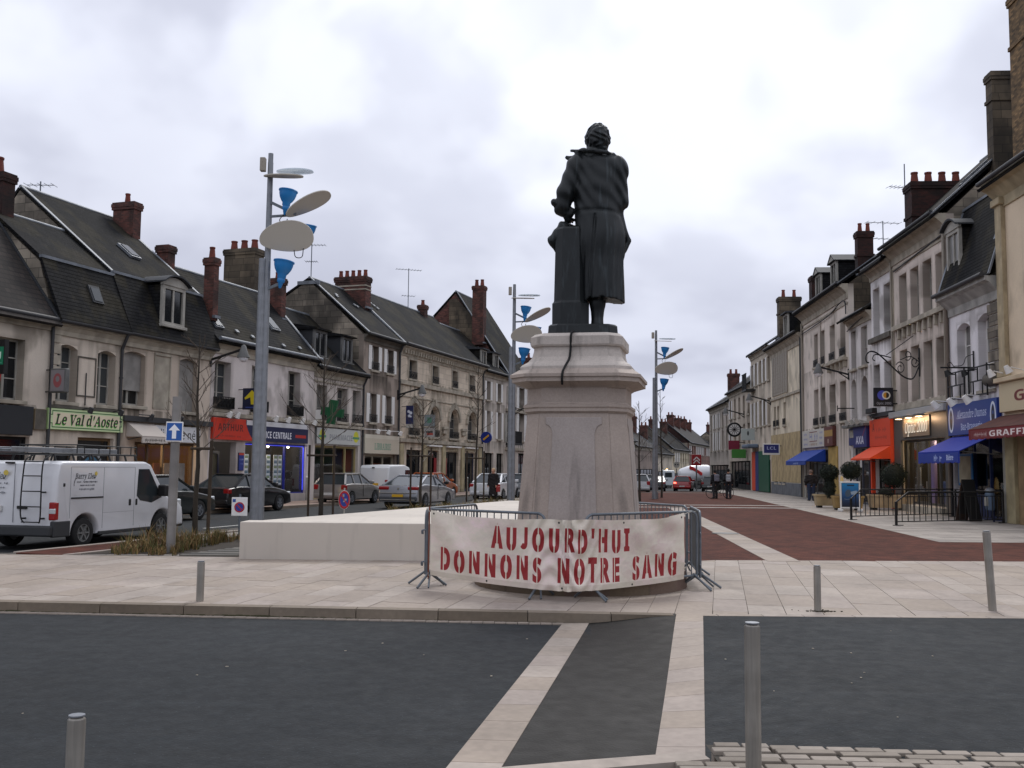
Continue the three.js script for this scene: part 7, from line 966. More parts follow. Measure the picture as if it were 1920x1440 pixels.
// car placed by its rear right corner
const rearRight = (c, d, L, W) => { const q = [-d[1], d[0]]; return [c[0] + d[0] * L / 2 - q[0] * W / 2, -0.10, c[1] + d[1] * L / 2 - q[1] * W / 2]; };
const yp = S([206, 160, 34], 0.5);
makeCar('parked_car', 'black saloon car parked by the agency door, partly behind the left lamp mast', 'car', { ...sedan, mat: paint([14, 15, 18]) }, rearRight([-10.35, -36.8], LD, 4.4, 1.8), LD, 'cars parked along the left street');
makeCar('parked_car', 'dark green car parked ahead of the white van', 'car', { ...sedan, mat: paint([26, 32, 32]) }, rearRight([-11.25, -29.4], LD, 4.4, 1.8), LD, 'cars parked along the left street');
makeCar('parked_car', 'silver hatchback with big rear lamps parked before the pharmacy', 'car', { ...hatch, W: 1.7, mat: paint([146, 142, 138], 0.5, 0.35), tl: [0.68, 0.93] }, rearRight([-7.65, -46.3], LD, 3.85, 1.7), LD, 'cars parked along the left street');
{ const d = nrm(0.285, -0.958); const c = makeCar('parked_car', 'large silver coupe with a yellow plate parked beyond the white platform', 'car', { ...sedan, W: 1.86, mat: paint([152, 154, 160], 0.5, 0.3), top: [[-2.35, 0.30], [-2.38, 0.62], [-2.30, 0.98], [-1.4, 1.05], [-0.2, 0.98], [1.0, 0.94], [1.8, 0.82], [2.3, 0.64], [2.36, 0.30]], gh: [[-2.0, 1.0], [-0.75, 1.40], [0.15, 1.41], [1.2, 0.93]], wh: [-1.42, 1.42], rw: 0.33, pill: [0.05], plate: yp, pl: 0.5, tlw: 0.5, tl: [0.80, 0.95], mirror: M.black, bump: S([60, 62, 66], 0.5) }, rearRight([-3.95, -42.6], d, 4.75, 1.86), d, 'cars parked along the left street');
  obj('chrome_strip', [rbox(-2.43, -2.36, 0.66, 0.69, -0.85, 0.85, 0.01, 1), rbox(-2.46, -2.40, 0.36, 0.40, -0.8, 0.8, 0.01, 1)], M.stainless, c); obj('emblem', rbox(-2.36, -2.33, 0.82, 0.90, -0.04, 0.04, 0.01, 1), M.stainless, c); obj('aerial', [bar([-0.7, 1.42, 0.2], [-0.72, 1.52, 0.2], 0.02), bar([-0.7, 1.42, -0.2], [-0.72, 1.52, -0.2], 0.02)], M.black, c); }
makeCar('parked_car', 'orange car parked beyond the silver coupe', 'car', { ...hatch, mat: paint([176, 84, 22]) }, rearRight([-4.35, -56.5], LD, 3.8, 1.66), LD, 'cars parked along the left street');
makeCar('parked_car', 'white saloon car behind the walking person in the dark coat', 'car', { ...sedan, W: 1.74, mat: paint([205, 206, 208]), tl: [0.66, 0.92], gh: [[-1.8, 0.98], [-1.0, 1.42], [0.3, 1.44], [1.12, 0.94]] }, rearRight([-0.62, -54.2], nrm(0.29, -0.957), 4.4, 1.74), nrm(0.29, -0.957), 'cars parked along the left street');
makeCar('parked_car', 'grey car close behind the pedestal left edge', 'car', { ...hatch, mat: paint([120, 122, 124], 0.4, 0.35) }, rearRight([1.15, -57.5], nrm(0.29, -0.957), 3.8, 1.66), nrm(0.29, -0.957), 'cars parked along the left street');
const dy = (z) => -0.10 + dip(z);
const far = (label, o, x, z, d, yb = dy(z)) => makeCar('parked_car', label, 'car', o, [x, yb, z], d, 'cars at the far end of the square');
far('pale grey car with red rear lamps right of the pedestal, behind a thin tree', { ...hatch, mat: paint([176, 178, 180]), tl: [0.6, 0.95] }, 9.8, -77, nrm(0.1, -0.99)); far('dark blue car beside the right lamp mast foot', { ...hatch, mat: paint([36, 42, 54]) }, 11.4, -84, nrm(0.15, -0.99)); far('black car between the lamp mast and the red car', { ...sedan, mat: paint([18, 18, 20]) }, 13.0, -90, nrm(0.15, -0.99));
{ const c = far('bright red estate car braking in front of the mixer truck', { ...hatch, W: 1.75, mat: paint([160, 22, 20]), tl: [0.64, 0.93], gh: [[-1.86, 0.98], [-1.6, 1.42], [0.0, 1.45], [0.95, 0.95]] }, 16.9, -98, nrm(0.25, -0.97)); obj('brake_light', rbox(-1.96, -1.93, 0.75, 0.9, -0.8, -0.55, 0.02), S([255, 60, 50], 0.4, { emissive: new THREE.Color(1, 0.12, 0.08), emissiveIntensity: 3 }), c); }
far('dark car right of the red estate car', { ...hatch, mat: paint([30, 34, 30]) }, 19.4, -97, nrm(0.25, -0.97)); far('white van roof behind the thin tree right of the pedestal', { ...hatch, W: 1.9, mat: paint([196, 198, 198]), top: [[-2.2, 0.3], [-2.25, 1.9], [-2.1, 2.0], [0.6, 2.0], [1.2, 1.2], [2.1, 1.0], [2.2, 0.3]], gh: [[0.2, 1.2], [0.3, 1.9], [0.62, 1.92], [1.25, 1.2]], pill: [0.4], wh: [-1.3, 1.35], rw: 0.32 }, 9.6, -92, nrm(0.15, -0.99));
{ // small white van behind the silver cars
  const t = thing('parked_van', 'white panel van with rounded roof parked behind the two silver cars', 'van', rearRight([-6.45, -52.6], LD, 4.2, 1.75), Math.atan2(-LD[1], LD[0])), s = bodyShape([[-2.05, 0.3], [-2.1, 1.0], [-2.0, 1.72], [-1.85, 1.86], [0.0, 1.90], [0.55, 1.78], [1.15, 1.12], [1.85, 0.95], [2.08, 0.66], [2.1, 0.3]], [-1.3, 1.3], 0.24, 0.38);
  obj('body', toCreasedNormals(new THREE.ExtrudeGeometry(s, { depth: 1.5, bevelEnabled: true, bevelSize: 0.08, bevelThickness: 0.12, bevelSegments: 4, bevelOffset: -0.08, curveSegments: 8 }).translate(0, 0, -0.75), 0.6), S([214, 215, 216], 0.55), t);
  obj('window', [box(-0.0, 0.85, 1.12, 1.62, -0.885, 0.885)], M.carGlass, t); for (const x of [-1.3, 1.3]) for (const z of [-0.76, 0.76]) wheel(x, z, 0.31, 0.2, t); for (const z of [-0.75, 0.75]) obj('tail_light', rbox(-2.12, -1.95, 0.7, 1.1, z - 0.08, z + 0.08, 0.03), M.redLight, t); obj('number_plate', rbox(-2.12, -2.09, 0.8, 0.92, -0.3, 0.3, 0.01), yp, t); obj('bumper', rbox(-2.14, -2.0, 0.35, 0.55, -0.82, 0.82, 0.04), M.greyPaint, t); obj('roof_light', rbox(-2.05, -1.98, 1.70, 1.76, -0.12, 0.02, 0.01), M.black, t);
}
{ // the white van with the ladder
  const W = 1.97, d = nrm(0.225, -0.974), t = thing('panel_van', 'white panel van with black roof rack and ladder at the left edge', 'van', [0, 0, 0], Math.atan2(-d[1], d[0])), p = rearRight([-9.34, -20.55], d, 4.86, W); t.position.set(p[0], -0.10, p[2]); t.scale.y = 0.925;
  const hw = W / 2, whM = new THREE.MeshPhysicalMaterial({ color: RGB(216, 217, 220), roughness: 0.38, clearcoat: 0.5, clearcoatRoughness: 0.15, map: dtex(256, 256, 3, (u, v) => g3(240 + 22 * (fbm(u, v, 5, 5, 4, 201) - 0.5))) });
  const s = bodyShape([[-2.41, 0.40], [-2.43, 0.9], [-2.40, 1.60], [-2.34, 1.93], [-2.22, 2.0], [0.75, 2.01], [0.95, 1.95], [1.62, 1.15], [2.15, 1.0], [2.38, 0.82], [2.43, 0.5], [2.43, 0.32]], [-1.42, 1.5], 0.30, 0.45);
  obj('body', toCreasedNormals(new THREE.ExtrudeGeometry(s, { depth: W - 0.26, bevelEnabled: true, bevelSize: 0.06, bevelThickness: 0.13, bevelSegments: 5, bevelOffset: -0.06, curveSegments: 14 }).translate(0, 0, -(W - 0.26) / 2), 0.7), whM, t);
  const grey = S([44, 46, 48], 0.7), win = (q) => { const f = new THREE.Shape([[0.42, 1.16], [0.46, 1.80], [0.86, 1.80], [1.40, 1.10], [1.0, 0.98], [0.55, 1.05]].map(([a, b]) => new THREE.Vector2(a, b))); return new THREE.ExtrudeGeometry(f, { depth: 0.012, bevelEnabled: true, bevelSize: 0.02, bevelThickness: 0.004, bevelSegments: 1 }).translate(0, 0, q > 0 ? hw - 0.008 : -hw - 0.004); };
  for (const q of [1, -1]) obj('side_window', win(q), M.carGlass, t); obj('windscreen', beam([0.97, 1.91, 0], [1.60, 1.18, 0], 1.66, 0.05), M.carGlass, t);
  obj('side_moulding', [rbox(-2.44, -1.92, 0.30, 0.66, hw - 0.1, hw + 0.012, 0.03), rbox(-2.44, -1.92, 0.30, 0.66, -hw - 0.012, -hw + 0.1, 0.03), rbox(-0.95, 1.0, 0.27, 0.36, hw - 0.08, hw + 0.004, 0.02)], grey, t);
  obj('bumper', [rbox(-2.55, -2.36, 0.32, 0.56, -hw + 0.02, hw - 0.02, 0.05, 3), rbox(2.3, 2.5, 0.28, 0.62, -hw + 0.03, hw - 0.03, 0.06, 3)], grey, t);
  obj('door_rail', rbox(-1.94, -0.86, 1.14, 1.175, hw + 0.001, hw + 0.02, 0.006, 1), M.black, t);
  obj('seam', [box(-0.855, -0.845, 0.42, 1.86, hw - 0.01, hw + 0.003), box(0.30, 0.31, 0.42, 1.86, hw - 0.01, hw + 0.003), box(-1.97, -1.96, 0.7, 1.86, hw - 0.01, hw + 0.003), box(-1.96, -0.855, 1.86, 1.868, hw - 0.01, hw + 0.003), box(-0.845, 0.3, 1.86, 1.868, hw - 0.01, hw + 0.003), box(-0.85, 0.3, 0.78, 0.786, hw - 0.01, hw + 0.002), box(-2.425, -2.415, 0.62, 1.93, -0.006, 0.006).translate(-0.012, 0, 0)], S([120, 122, 126], 0.6), t);
  obj('door_handle', [rbox(0.10, 0.18, 0.92, 1.08, hw - 0.02, hw + 0.016, 0.02), rbox(0.36, 0.43, 0.92, 1.08, hw - 0.02, hw + 0.016, 0.02), rbox(-2.2, -2.14, 1.42, 1.5, hw - 0.01, hw + 0.012, 0.01), rbox(-2.46, -2.42, 0.92, 0.99, 0.1, 0.34, 0.01)], M.black, t);
  for (const q of [1, -1]) obj('tail_light', [rbox(-2.445, -2.30, 0.68, 1.08, q > 0 ? hw - 0.14 : -hw - 0.008, q > 0 ? hw + 0.008 : -hw + 0.14, 0.03)], M.redLight, t); obj('tail_light_lens', rbox(-2.452, -2.40, 0.82, 0.94, hw - 0.13, hw + 0.012, 0.02), M.clearLight, t);
  obj('mirror', rbox(1.15, 1.36, 1.12, 1.42, hw + 0.05, hw + 0.28, 0.05), M.black, t); obj('mirror_arm', bar([1.25, 1.2, hw - 0.1], [1.25, 1.2, hw + 0.1], 0.03), M.black, t);
  for (const x of [-1.42, 1.5]) for (const z of [-hw + 0.14, hw - 0.14]) wheel(x, z, 0.345, 0.21, t, M.greyPaint);
  for (const q of [1, -1]) obj('headlight', rbox(2.1, 2.4, 0.78, 1.02, q > 0 ? hw - 0.35 : -hw + 0.04, q > 0 ? hw - 0.04 : -hw + 0.35, 0.05), M.clearLight, t);
  // rear doors: plate, ladder, lettering
  obj('number_plate', [rbox(-2.47, -2.44, 0.86, 0.99, -0.78, -0.26, 0.006, 1)], S([200, 200, 196], 0.5), t); const pp = fin(new THREE.Mesh(new THREE.PlaneGeometry(0.5, 0.115), printMat(0.5, 0.115, 300, (x, w, h) => { fill(x, '#c9c9c4', 0, 0, w, h); fill(x, '#27408c', 0, 0, 0.04, h); word(x, 'BS 607 YE 02', w / 2 + 0.02, h / 2, 0.095, '#16181c', 'sans-serif', 0.42); }))); pp.name = 'print'; pp.rotation.y = -Math.PI / 2; pp.position.set(-2.474, 0.925, -0.52); t.add(pp);
  const lz0 = 0.30, lz1 = 0.74, lx = -2.55; obj('rear_ladder', [tube([[lx + 0.25, 2.12, lz0], [lx + 0.05, 2.02, lz0], [lx, 1.8, lz0], [lx, 0.7, lz0], [lx + 0.04, 0.62, lz0 + 0.05]], 0.016, 24, 6), tube([[lx + 0.25, 2.12, lz1], [lx + 0.05, 2.02, lz1], [lx, 1.8, lz1], [lx, 0.7, lz1], [lx + 0.04, 0.62, lz1 - 0.05]], 0.016, 24, 6), ...[0.64, 0.98, 1.32, 1.66, 1.98].map((y) => bar([lx, y, lz0], [lx, y, lz1], 0.013)), bar([lx, 1.3, lz1], [lx + 0.15, 1.3, lz1], 0.018), bar([lx, 0.72, lz1], [lx + 0.15, 0.72, lz1], 0.02), bar([lx, 0.72, lz0], [lx + 0.15, 0.72, lz0], 0.02)], M.black, t);
  const art = (w, h, big) => printMat(w, h, 170, (x) => { word(x, 'Barry Elec', w * 0.42, h * 0.22, h * 0.30, '#23252a', 'serif', w * 0.72, 'italic'); x.fillStyle = '#c9b24e'; x.beginPath(); x.arc(w * 0.80, h * 0.12, h * 0.085, 0, 7); x.fill(); x.strokeStyle = '#33363c'; x.lineWidth = 0.014; x.beginPath(); x.moveTo(w * 0.8, h * 0.2); x.quadraticCurveTo(w * 0.78, h * 0.32, w * 0.70, h * 0.30); x.stroke(); x.beginPath(); x.moveTo(w * 0.1, h * 0.3); x.quadraticCurveTo(w * 0.02, h * 0.45, w * 0.04, h * 0.62); x.stroke(); scrawl(x, w * 0.5, h * 0.46, w * 0.72, h * 0.07, '#4a4d54'); scrawl(x, w * 0.5, h * 0.60, w * 0.5, h * 0.06, '#6a6d74'); scrawl(x, w * 0.5, h * 0.76, w * 0.56, h * 0.09, '#84878e'); });
  const sp = fin(new THREE.Mesh(new THREE.PlaneGeometry(0.95, 0.56), Object.assign(art(0.95, 0.56), { transparent: true, alphaTest: 0.3 }))); sp.name = 'lettering'; sp.position.set(-1.42, 1.50, hw + 0.005); t.add(sp);
  const rp = fin(new THREE.Mesh(new THREE.PlaneGeometry(0.86, 0.70), Object.assign(art(0.86, 0.70), { transparent: true, alphaTest: 0.3 }))); rp.name = 'lettering'; rp.rotation.y = -Math.PI / 2; rp.position.set(-2.437, 1.46, -0.47); t.add(rp);
  obj('rear_light', rbox(-2.40, -2.33, 1.93, 1.97, -0.28, -0.08, 0.01), M.black, t);
  // roof rack with the aluminium ladder on it
  const rk = []; for (const z of [-0.72, 0.72]) { rk.push(bar([-2.35, 2.16, z], [0.72, 2.16, z], 0.022), bar([-1.45, 2.38, z], [0.72, 2.36, z], 0.014)); for (const x of [-2.2, -1.6, -1.05, -0.95, -0.35, 0.25, 0.65]) rk.push(bar([x, 2.0, z * 1.08], [x, 2.17, z], 0.022)); for (const x of [-1.45, -1.2, -0.7, -0.3, 0.1, 0.5, 0.72]) rk.push(bar([x, 2.16, z], [x, 2.38, z], 0.012)); } for (const x of [-2.3, -1.6, -1.0, -0.4, 0.2, 0.7]) rk.push(bar([x, 2.16, -0.72], [x, 2.16, 0.72], 0.018)); rk.push(bar([-1.45, 2.38, -0.72], [-1.45, 2.38, 0.72], 0.014)); obj('roof_rack', rk, M.black, t);
  const ld = thing('ladder', 'aluminium ladder lying on the roof rack of the white van', 'ladder', [t.position.x, t.position.y, t.position.z], t.rotation.y); ld.scale.y = 0.925; obj('rail', rbox(-3.2, 0.25, 2.19, 2.30, 0.50, 0.53, 0.01, 1), M.steel, ld); obj('rail', rbox(-3.2, 0.25, 2.19, 2.30, 0.10, 0.13, 0.01, 1), M.steel, ld); for (let i = 0; i < 12; i++) obj('rung', bar([-3.05 + i * 0.28, 2.245, 0.1], [-3.05 + i * 0.28, 2.245, 0.53], 0.016), M.steel, ld);
}
{ // mixer truck far down the street
  const x = 24.0, z = -136, t = thing('mixer_truck', 'white concrete mixer truck with a red swoosh on its drum, far down the street', 'truck', [x, dy(z) - 0.15, z], Math.PI - 0.1), W2 = 1.2; t.scale.setScalar(0.86);
  obj('chassis', [box(-3.8, 3.8, 0.75, 1.05, -0.5, 0.5), box(-1.5, 1.0, 0.5, 0.9, -1.1, 1.1)], M.black, t);
  obj('cab', [rbox(2.1, 4.1, 0.6, 3.0, -W2, W2, 0.18, 3)], paint([206, 212, 214]), t); obj('cab_window', [box(2.5, 3.6, 1.9, 2.65, -W2 - 0.01, W2 + 0.01), box(4.06, 4.12, 1.8, 2.7, -1.0, 1.0)], M.carGlass, t); obj('bumper', rbox(3.9, 4.25, 0.5, 1.2, -W2, W2, 0.1), M.greyPaint, t);
  obj('drum', new THREE.LatheGeometry([[0.0, -2.7], [0.75, -2.7], [1.05, -2.2], [1.28, -1.0], [1.28, 0.4], [0.95, 2.1], [0.55, 2.75], [0, 2.78]].map(([a, b]) => new THREE.Vector2(a, b)), 28).rotateZ(-Math.PI / 2 + 0.17).translate(-1.0, 2.62, 0).rotateY(Math.PI), paint([216, 216, 218]), t).position.set(-2.2, 0, 0);
  const sw = tube([[-2.1, 3.3, 0], [-1.4, 3.35, 0], [-0.7, 3.0, 0], [-0.1, 2.3, 0], [0.1, 1.9, 0]].map(([a, b]) => [a, b, 0]), 0.02, 10, 4); const ss = []; for (let i = 0; i < 14; i++) { const k = i / 13, a = 0.55 + k * 1.15; ss.push(rbox(-0.5 - k * 1.7, -0.28 - k * 1.7 + 0.08, 2.62 + 1.0 * Math.cos(a) - 0.24, 2.62 + 1.0 * Math.cos(a) + 0.24, 1.0, 1.3, 0.05, 1)); ss.push(rbox(-0.5 - k * 1.7, -0.28 - k * 1.7 + 0.08, 2.62 + 1.0 * Math.cos(a) - 0.24, 2.62 + 1.0 * Math.cos(a) + 0.24, -1.3, -1.0, 0.05, 1)); } obj('swoosh', ss, S([176, 24, 24], 0.5), t);
  obj('hopper', [rbox(-4.3, -3.6, 2.9, 3.9, -0.6, 0.6, 0.1), bar([-4.0, 1.0, 0.5], [-4.0, 3.2, 0.5], 0.06), bar([-4.0, 1.0, -0.5], [-4.0, 3.2, -0.5], 0.06), beam([-4.2, 2.6, 0], [-5.2, 1.4, 0], 0.5, 0.1)], paint([200, 202, 204]), t);
  for (const q of [3.0, -1.6, -2.9]) for (const s of [-1.0, 1.0]) wheel(q, s, 0.5, 0.3, t, M.greyPaint); obj('beacon', new THREE.SphereGeometry(0.14, 10, 8).translate(3.2, 3.1, 0.6), S([255, 190, 90], 0.4, { emissive: new THREE.Color(1, 0.6, 0.2), emissiveIntensity: 4 }), t);
}
// ---------- people ----------
function person(label, pos, ry, o) {
  const t = thing('person', label, 'person', pos, ry), H = o.h || 1.72, k = H / 1.75, st = o.stride || 0;
  const legs = [[-0.09, 0.90, 0, -0.09 - 0.0, 0.48, st * 0.5, 0.088, 0.062], [-0.09, 0.48, st * 0.5, -0.1, 0.08, st * 0.9 - 0.02, 0.06, 0.045], [-0.1, 0.05, st * 0.9 - 0.04, -0.11, 0.035, st * 0.9 + 0.14, 0.045, 0.035], [0.09, 0.90, 0, 0.09, 0.48, -st * 0.3, 0.088, 0.062], [0.09, 0.48, -st * 0.3, 0.1, 0.08, -st * 0.9 - 0.04, 0.06, 0.045], [0.1, 0.05, -st * 0.9 - 0.04, 0.11, 0.035, -st * 0.9 + 0.14, 0.045, 0.035]];
  const L = o.lean || 0, tor = [[0, 0.92, 0, 0, 1.22, L * 0.4, 0.15, 0.155, 0.75], [0, 1.22, L * 0.4, 0, 1.40, L, 0.16, 0.13, 0.75], [-0.15, 1.40, L, 0.15, 1.40, L, 0.075, 0.075, 1]];
  const A = o.arms || [[-0.03, 0.02], [-0.03, 0.02]], arm = (s, [f, g]) => [[s * 0.19, 1.39, L, s * 0.245, 1.12, L + f - 0.02, 0.06, 0.048], [s * 0.245, 1.12, L + f - 0.02, s * 0.22, 0.90, L + f + g * 4 + 0.04, 0.046, 0.036]];
  const hands = [-1, 1].map((s, i) => [s * 0.22, 0.88, L + A[i][0] + A[i][1] * 4 + 0.045, s * 0.215, 0.79, L + A[i][0] + A[i][1] * 4 + 0.075, 0.036, 0.026]);
  const g1 = blob(field([...legs, ...tor, ...arm(-1, A[0]), ...arm(1, A[1]), ...hands, [0, 1.40, L, 0, 1.52, L + 0.02, 0.055, 0.05]].map((b) => { const c = [...b]; c[8] = c[8] || 1; return c; }), 0.05), [-0.4, -0.03, -0.5], [0.4, 1.6, 0.5], 64);
  const hd = blob((x, y, z) => { let d = Math.sqrt((x / 0.078) ** 2 + ((y - 1.645) / 0.112) ** 2 + ((z - L - 0.02) / 0.098) ** 2) * 0.078 - 0.078; d = smin(d, cap(x, y, z, [0, 1.63, L + 0.10, 0, 1.605, L + 0.125, 0.012, 0.017]), 0.02); for (const s of [-1, 1]) { d = smin(d, cap(x, y, z, [s * 0.08, 1.66, L + 0.01, s * 0.082, 1.62, L, 0.014, 0.01]), 0.01); d = Math.max(d, -(Math.hypot(x - s * 0.03, y - 1.65, z - L - 0.118) - 0.011)); } d = Math.max(d, -(Math.hypot((x) * 0.4, (y - 1.585) * 2, z - L - 0.108) - 0.009)); return smin(d, cap(x, y, z, [0, 1.56, L + 0.01, 0, 1.47, L, 0.055, 0.055]), 0.03); }, [-0.14, 1.42, L - 0.14], [0.14, 1.8, L + 0.18], 44);
  const sc = (g) => { const c = g.clone(); c.scale(k * (o.fat || 1), k, k * (o.fat || 1)); return c; };
  obj('body', [sc(g1), sc(hd)], M.skin, t);
  const inf = (bs, e) => bs.map((b) => { const c = [...b]; c[6] += e; c[7] += e; return c; });
  const coatB = [...inf(tor, 0.022), ...inf(arm(-1, A[0]), 0.02), ...inf(arm(1, A[1]), 0.02)]; if (o.coat) coatB.push([0, 0.98, L * 0.2, 0, o.coat, 0, 0.185, 0.225, 0.8]);
  const hem = o.coat ? o.coat - 0.02 : 0.84; obj(o.coat ? 'coat' : 'jacket', sc(blob((x, y, z) => { let d = 1e9; for (const b of coatB) d = smin(d, cap(x, y, z, b), 0.06); return Math.max(d + 0.006 * Math.sin(y * 40 + x * 20), hem - y, y - 1.50); }, [-0.42, 0.3, -0.5], [0.42, 1.6, 0.5], 60)), S(o.top, 0.9), t);
  obj('trousers', sc(blob(field(inf(legs.filter((b, i) => i % 3 !== 2).concat([[-0.06, 0.93, 0, 0.06, 0.93, 0, 0.1, 0.1]]), 0.022), 0.04), [-0.35, 0.02, -0.5], [0.35, 1.1, 0.5], 50)), S(o.legs, 0.9), t);
  obj('shoes', sc(blob(field(inf(legs.filter((b, i) => i % 3 === 2), 0.014), 0.02), [-0.25, -0.03, -0.5], [0.25, 0.15, 0.5], 40)), M.black, t);
  obj('hair', sc(blob((x, y, z) => { let d = Math.sqrt((x / 0.094) ** 2 + ((y - 1.665) / 0.118) ** 2 + ((z - L) / 0.112) ** 2) * 0.094 - 0.094 + 0.003 * Math.sin(x * 90) * Math.sin(y * 80); return Math.max(d, z - L - 0.06 - (y - 1.66) * 0.5, (o.bald ? 1.60 : 1.55) - y - (z < L ? 0.04 : 0)); }, [-0.14, 1.45, L - 0.16], [0.14, 1.82, L + 0.16], 40)), S(o.hair, 0.9), t);
  for (const it of o.items || []) obj(it.name, it.geo, it.mat, t);
  return t;
}
person('person in a long dark coat with a red bag walking past the white car', [-0.90, -0.05, -50.8], -0.5, { h: 1.70, top: [30, 24, 24], legs: [26, 26, 30], hair: [172, 146, 112], coat: 0.42, stride: 0.16, fat: 1.12, items: [{ name: 'bag', geo: [rbox(0.24, 0.36, 0.52, 0.80, -0.12, 0.16, 0.04), tube([[0.3, 0.78, -0.08], [0.3, 0.9, 0.02], [0.3, 0.78, 0.12]], 0.012)], mat: S([150, 40, 40], 0.6) }] });
person('person in a dark jacket and blue jeans facing the shop window by the round bushes', [17.1, 0, -57], Math.PI - 0.15, { h: 1.73, top: [34, 28, 28], legs: [38, 48, 70], hair: [120, 100, 90], bald: true, fat: 1.25 });
const bp = (c) => ({ name: 'backpack', geo: [rbox(-0.15, 0.15, 1.0, 1.42, -0.34, -0.13, 0.07, 3), rbox(-0.11, 0.11, 1.02, 1.2, -0.39, -0.33, 0.03, 2), beam([-0.1, 1.44, -0.16], [-0.1, 1.44, 0.12], 0.04, 0.02), beam([0.1, 1.44, -0.16], [0.1, 1.44, 0.12], 0.04, 0.02)], mat: S(c, 0.8) });
person('person with a grey backpack holding the bicycle, left of a pair', [12.15, 0, -59.6], Math.PI + 0.25, { h: 1.68, top: [24, 24, 28], legs: [44, 44, 46], hair: [22, 18, 16], items: [bp([108, 108, 118])] });
person('person with a pale grey backpack, right of the pair by the bicycle', [12.95, 0, -59.6], Math.PI - 0.2, { h: 1.76, top: [30, 28, 30], legs: [40, 42, 48], hair: [20, 16, 14], items: [bp([150, 152, 156])] });
{
  const t = thing('bicycle', 'dark bicycle held by the person with the grey backpack', 'bicycle', [12.35, 0, -59.2], 0.15), wl = (x) => { const w = obj('wheel', new THREE.TorusGeometry(0.33, 0.018, 8, 32).translate(x, 0.35, 0), M.rubber, t); obj('spokes', Array.from({ length: 12 }, (_, i) => bar([x, 0.35, 0], [x + 0.32 * Math.cos(i * Math.PI / 6), 0.35 + 0.32 * Math.sin(i * Math.PI / 6), 0], 0.003, 0.003, 4)), M.steel, w); }; wl(-0.52); wl(0.52);
  obj('frame', [bar([-0.52, 0.35, 0], [-0.35, 0.85, 0], 0.018), bar([-0.35, 0.82, 0], [0.18, 0.86, 0], 0.018), bar([-0.32, 0.75, 0], [0.02, 0.33, 0], 0.018), bar([0.02, 0.33, 0], [0.2, 0.86, 0], 0.016), bar([0.02, 0.33, 0], [0.52, 0.35, 0], 0.014), bar([0.52, 0.35, 0], [0.18, 0.8, 0], 0.012)], M.black, t); obj('saddle', rbox(0.06, 0.32, 0.93, 0.98, -0.06, 0.06, 0.025), M.black, t); obj('handlebar', tube([[-0.45, 1.0, -0.28], [-0.38, 1.0, -0.1], [-0.36, 0.98, 0], [-0.38, 1.0, 0.1], [-0.45, 1.0, 0.28]], 0.014), M.black, t); obj('pedals', [bar([0.02, 0.33, -0.12], [0.02, 0.33, 0.12], 0.02), rbox(-0.03, 0.07, 0.2, 0.22, 0.1, 0.2, 0.005)], M.black, t);
}
// ---------- trees, grasses ----------
function bareTree(label, pos, H, o = {}) {
  const t = thing('young_tree', label, 'tree', pos, 0, 'young bare street trees'), tr = [], br = []; const top = o.top || H;
  let px = 0, pz = 0; const pts = [[0, -0.1, 0]]; for (let i = 1; i <= 6; i++) { px += rr(-0.05, 0.05); pz += rr(-0.05, 0.05); pts.push([px, H * i / 6, pz]); }
  for (let i = 0; i < 6; i++) tr.push(bar(pts[i], pts[i + 1], mixn(o.r || 0.055, 0.010, i / 6), mixn(o.r || 0.055, 0.010, (i + 1) / 6), 8)); obj('trunk', tr, M.trunk, t);
  const grow = (a, d, l, r, n) => { const b = [a[0] + d[0] * l, a[1] + d[1] * l, a[2] + d[2] * l]; br.push(bar(a, b, r, r * 0.65, 5)); if (n > 0) { const m = n > 1 ? 3 : 2; for (let i = 0; i < m; i++) { const q = i / m, s = [mixn(a[0], b[0], 0.35 + 0.6 * q + 0.1 * rnd()), mixn(a[1], b[1], 0.35 + 0.6 * q), mixn(a[2], b[2], 0.35 + 0.6 * q)]; const e = V(d[0] + rr(-0.7, 0.7), d[1] + rr(0.0, 0.6), d[2] + rr(-0.7, 0.7)).normalize(); grow(s, [e.x, e.y, e.z], l * rr(0.42, 0.62), r * 0.55, n - 1); } } };
  const nb = o.n || 15; for (let i = 0; i < nb; i++) { const y = mixn(H * (o.from || 0.42), H * 0.95, i / nb), k = y / H * 6, j = Math.min(5, Math.floor(k)), f = k - j, a = [mixn(pts[j][0], pts[j + 1][0], f), y, mixn(pts[j][2], pts[j + 1][2], f)], an = i * 2.4 + rr(-0.3, 0.3), up = rr(0.7, 1.3); const e = V(Math.cos(an), up, Math.sin(an)).normalize(); grow(a, [e.x, e.y, e.z], (o.len || 1.1) * (1 - 0.6 * i / nb) * rr(0.8, 1.2), 0.012, 2); }
  obj('branches', br, M.twig, t);
  if (o.stakes) { for (const x of [-0.42, 0.42]) obj('stake', bar([x, 0, 0.05], [x, o.stakes, 0.05], 0.04, 0.04, 8), M.wood, t); obj('cross_rail', [bar([-0.5, o.stakes - 0.35, 0.05], [0.5, o.stakes - 0.35, 0.05], 0.035, 0.035, 8), new THREE.TorusGeometry(0.09, 0.03, 6, 12).rotateX(Math.PI / 2).translate(0, o.stakes - 0.35, 0.0)], M.wood, t); }
  if (o.lights) for (let i = 0; i < 7; i++) obj('sticker', rbox(rr(-0.2, 0.1), rr(0.12, 0.2), 1.0 + i * 0.22, 1.06 + i * 0.22, 0.09, 0.1, 0.01), M.white, t);
  return t;
}
bareTree('bare young tree right of the blue arrow sign with a stake', [-7.85, 0, -25.0], 5.0, { from: 0.40, n: 18, len: 1.0, r: 0.075, stakes: 0 }); bareTree('bare young tree with stakes between the left lamp mast and the pharmacy', [-6.42, 0, -33.9], 5.6, { from: 0.42, n: 18, len: 1.5, r: 0.085, stakes: 2.4 });
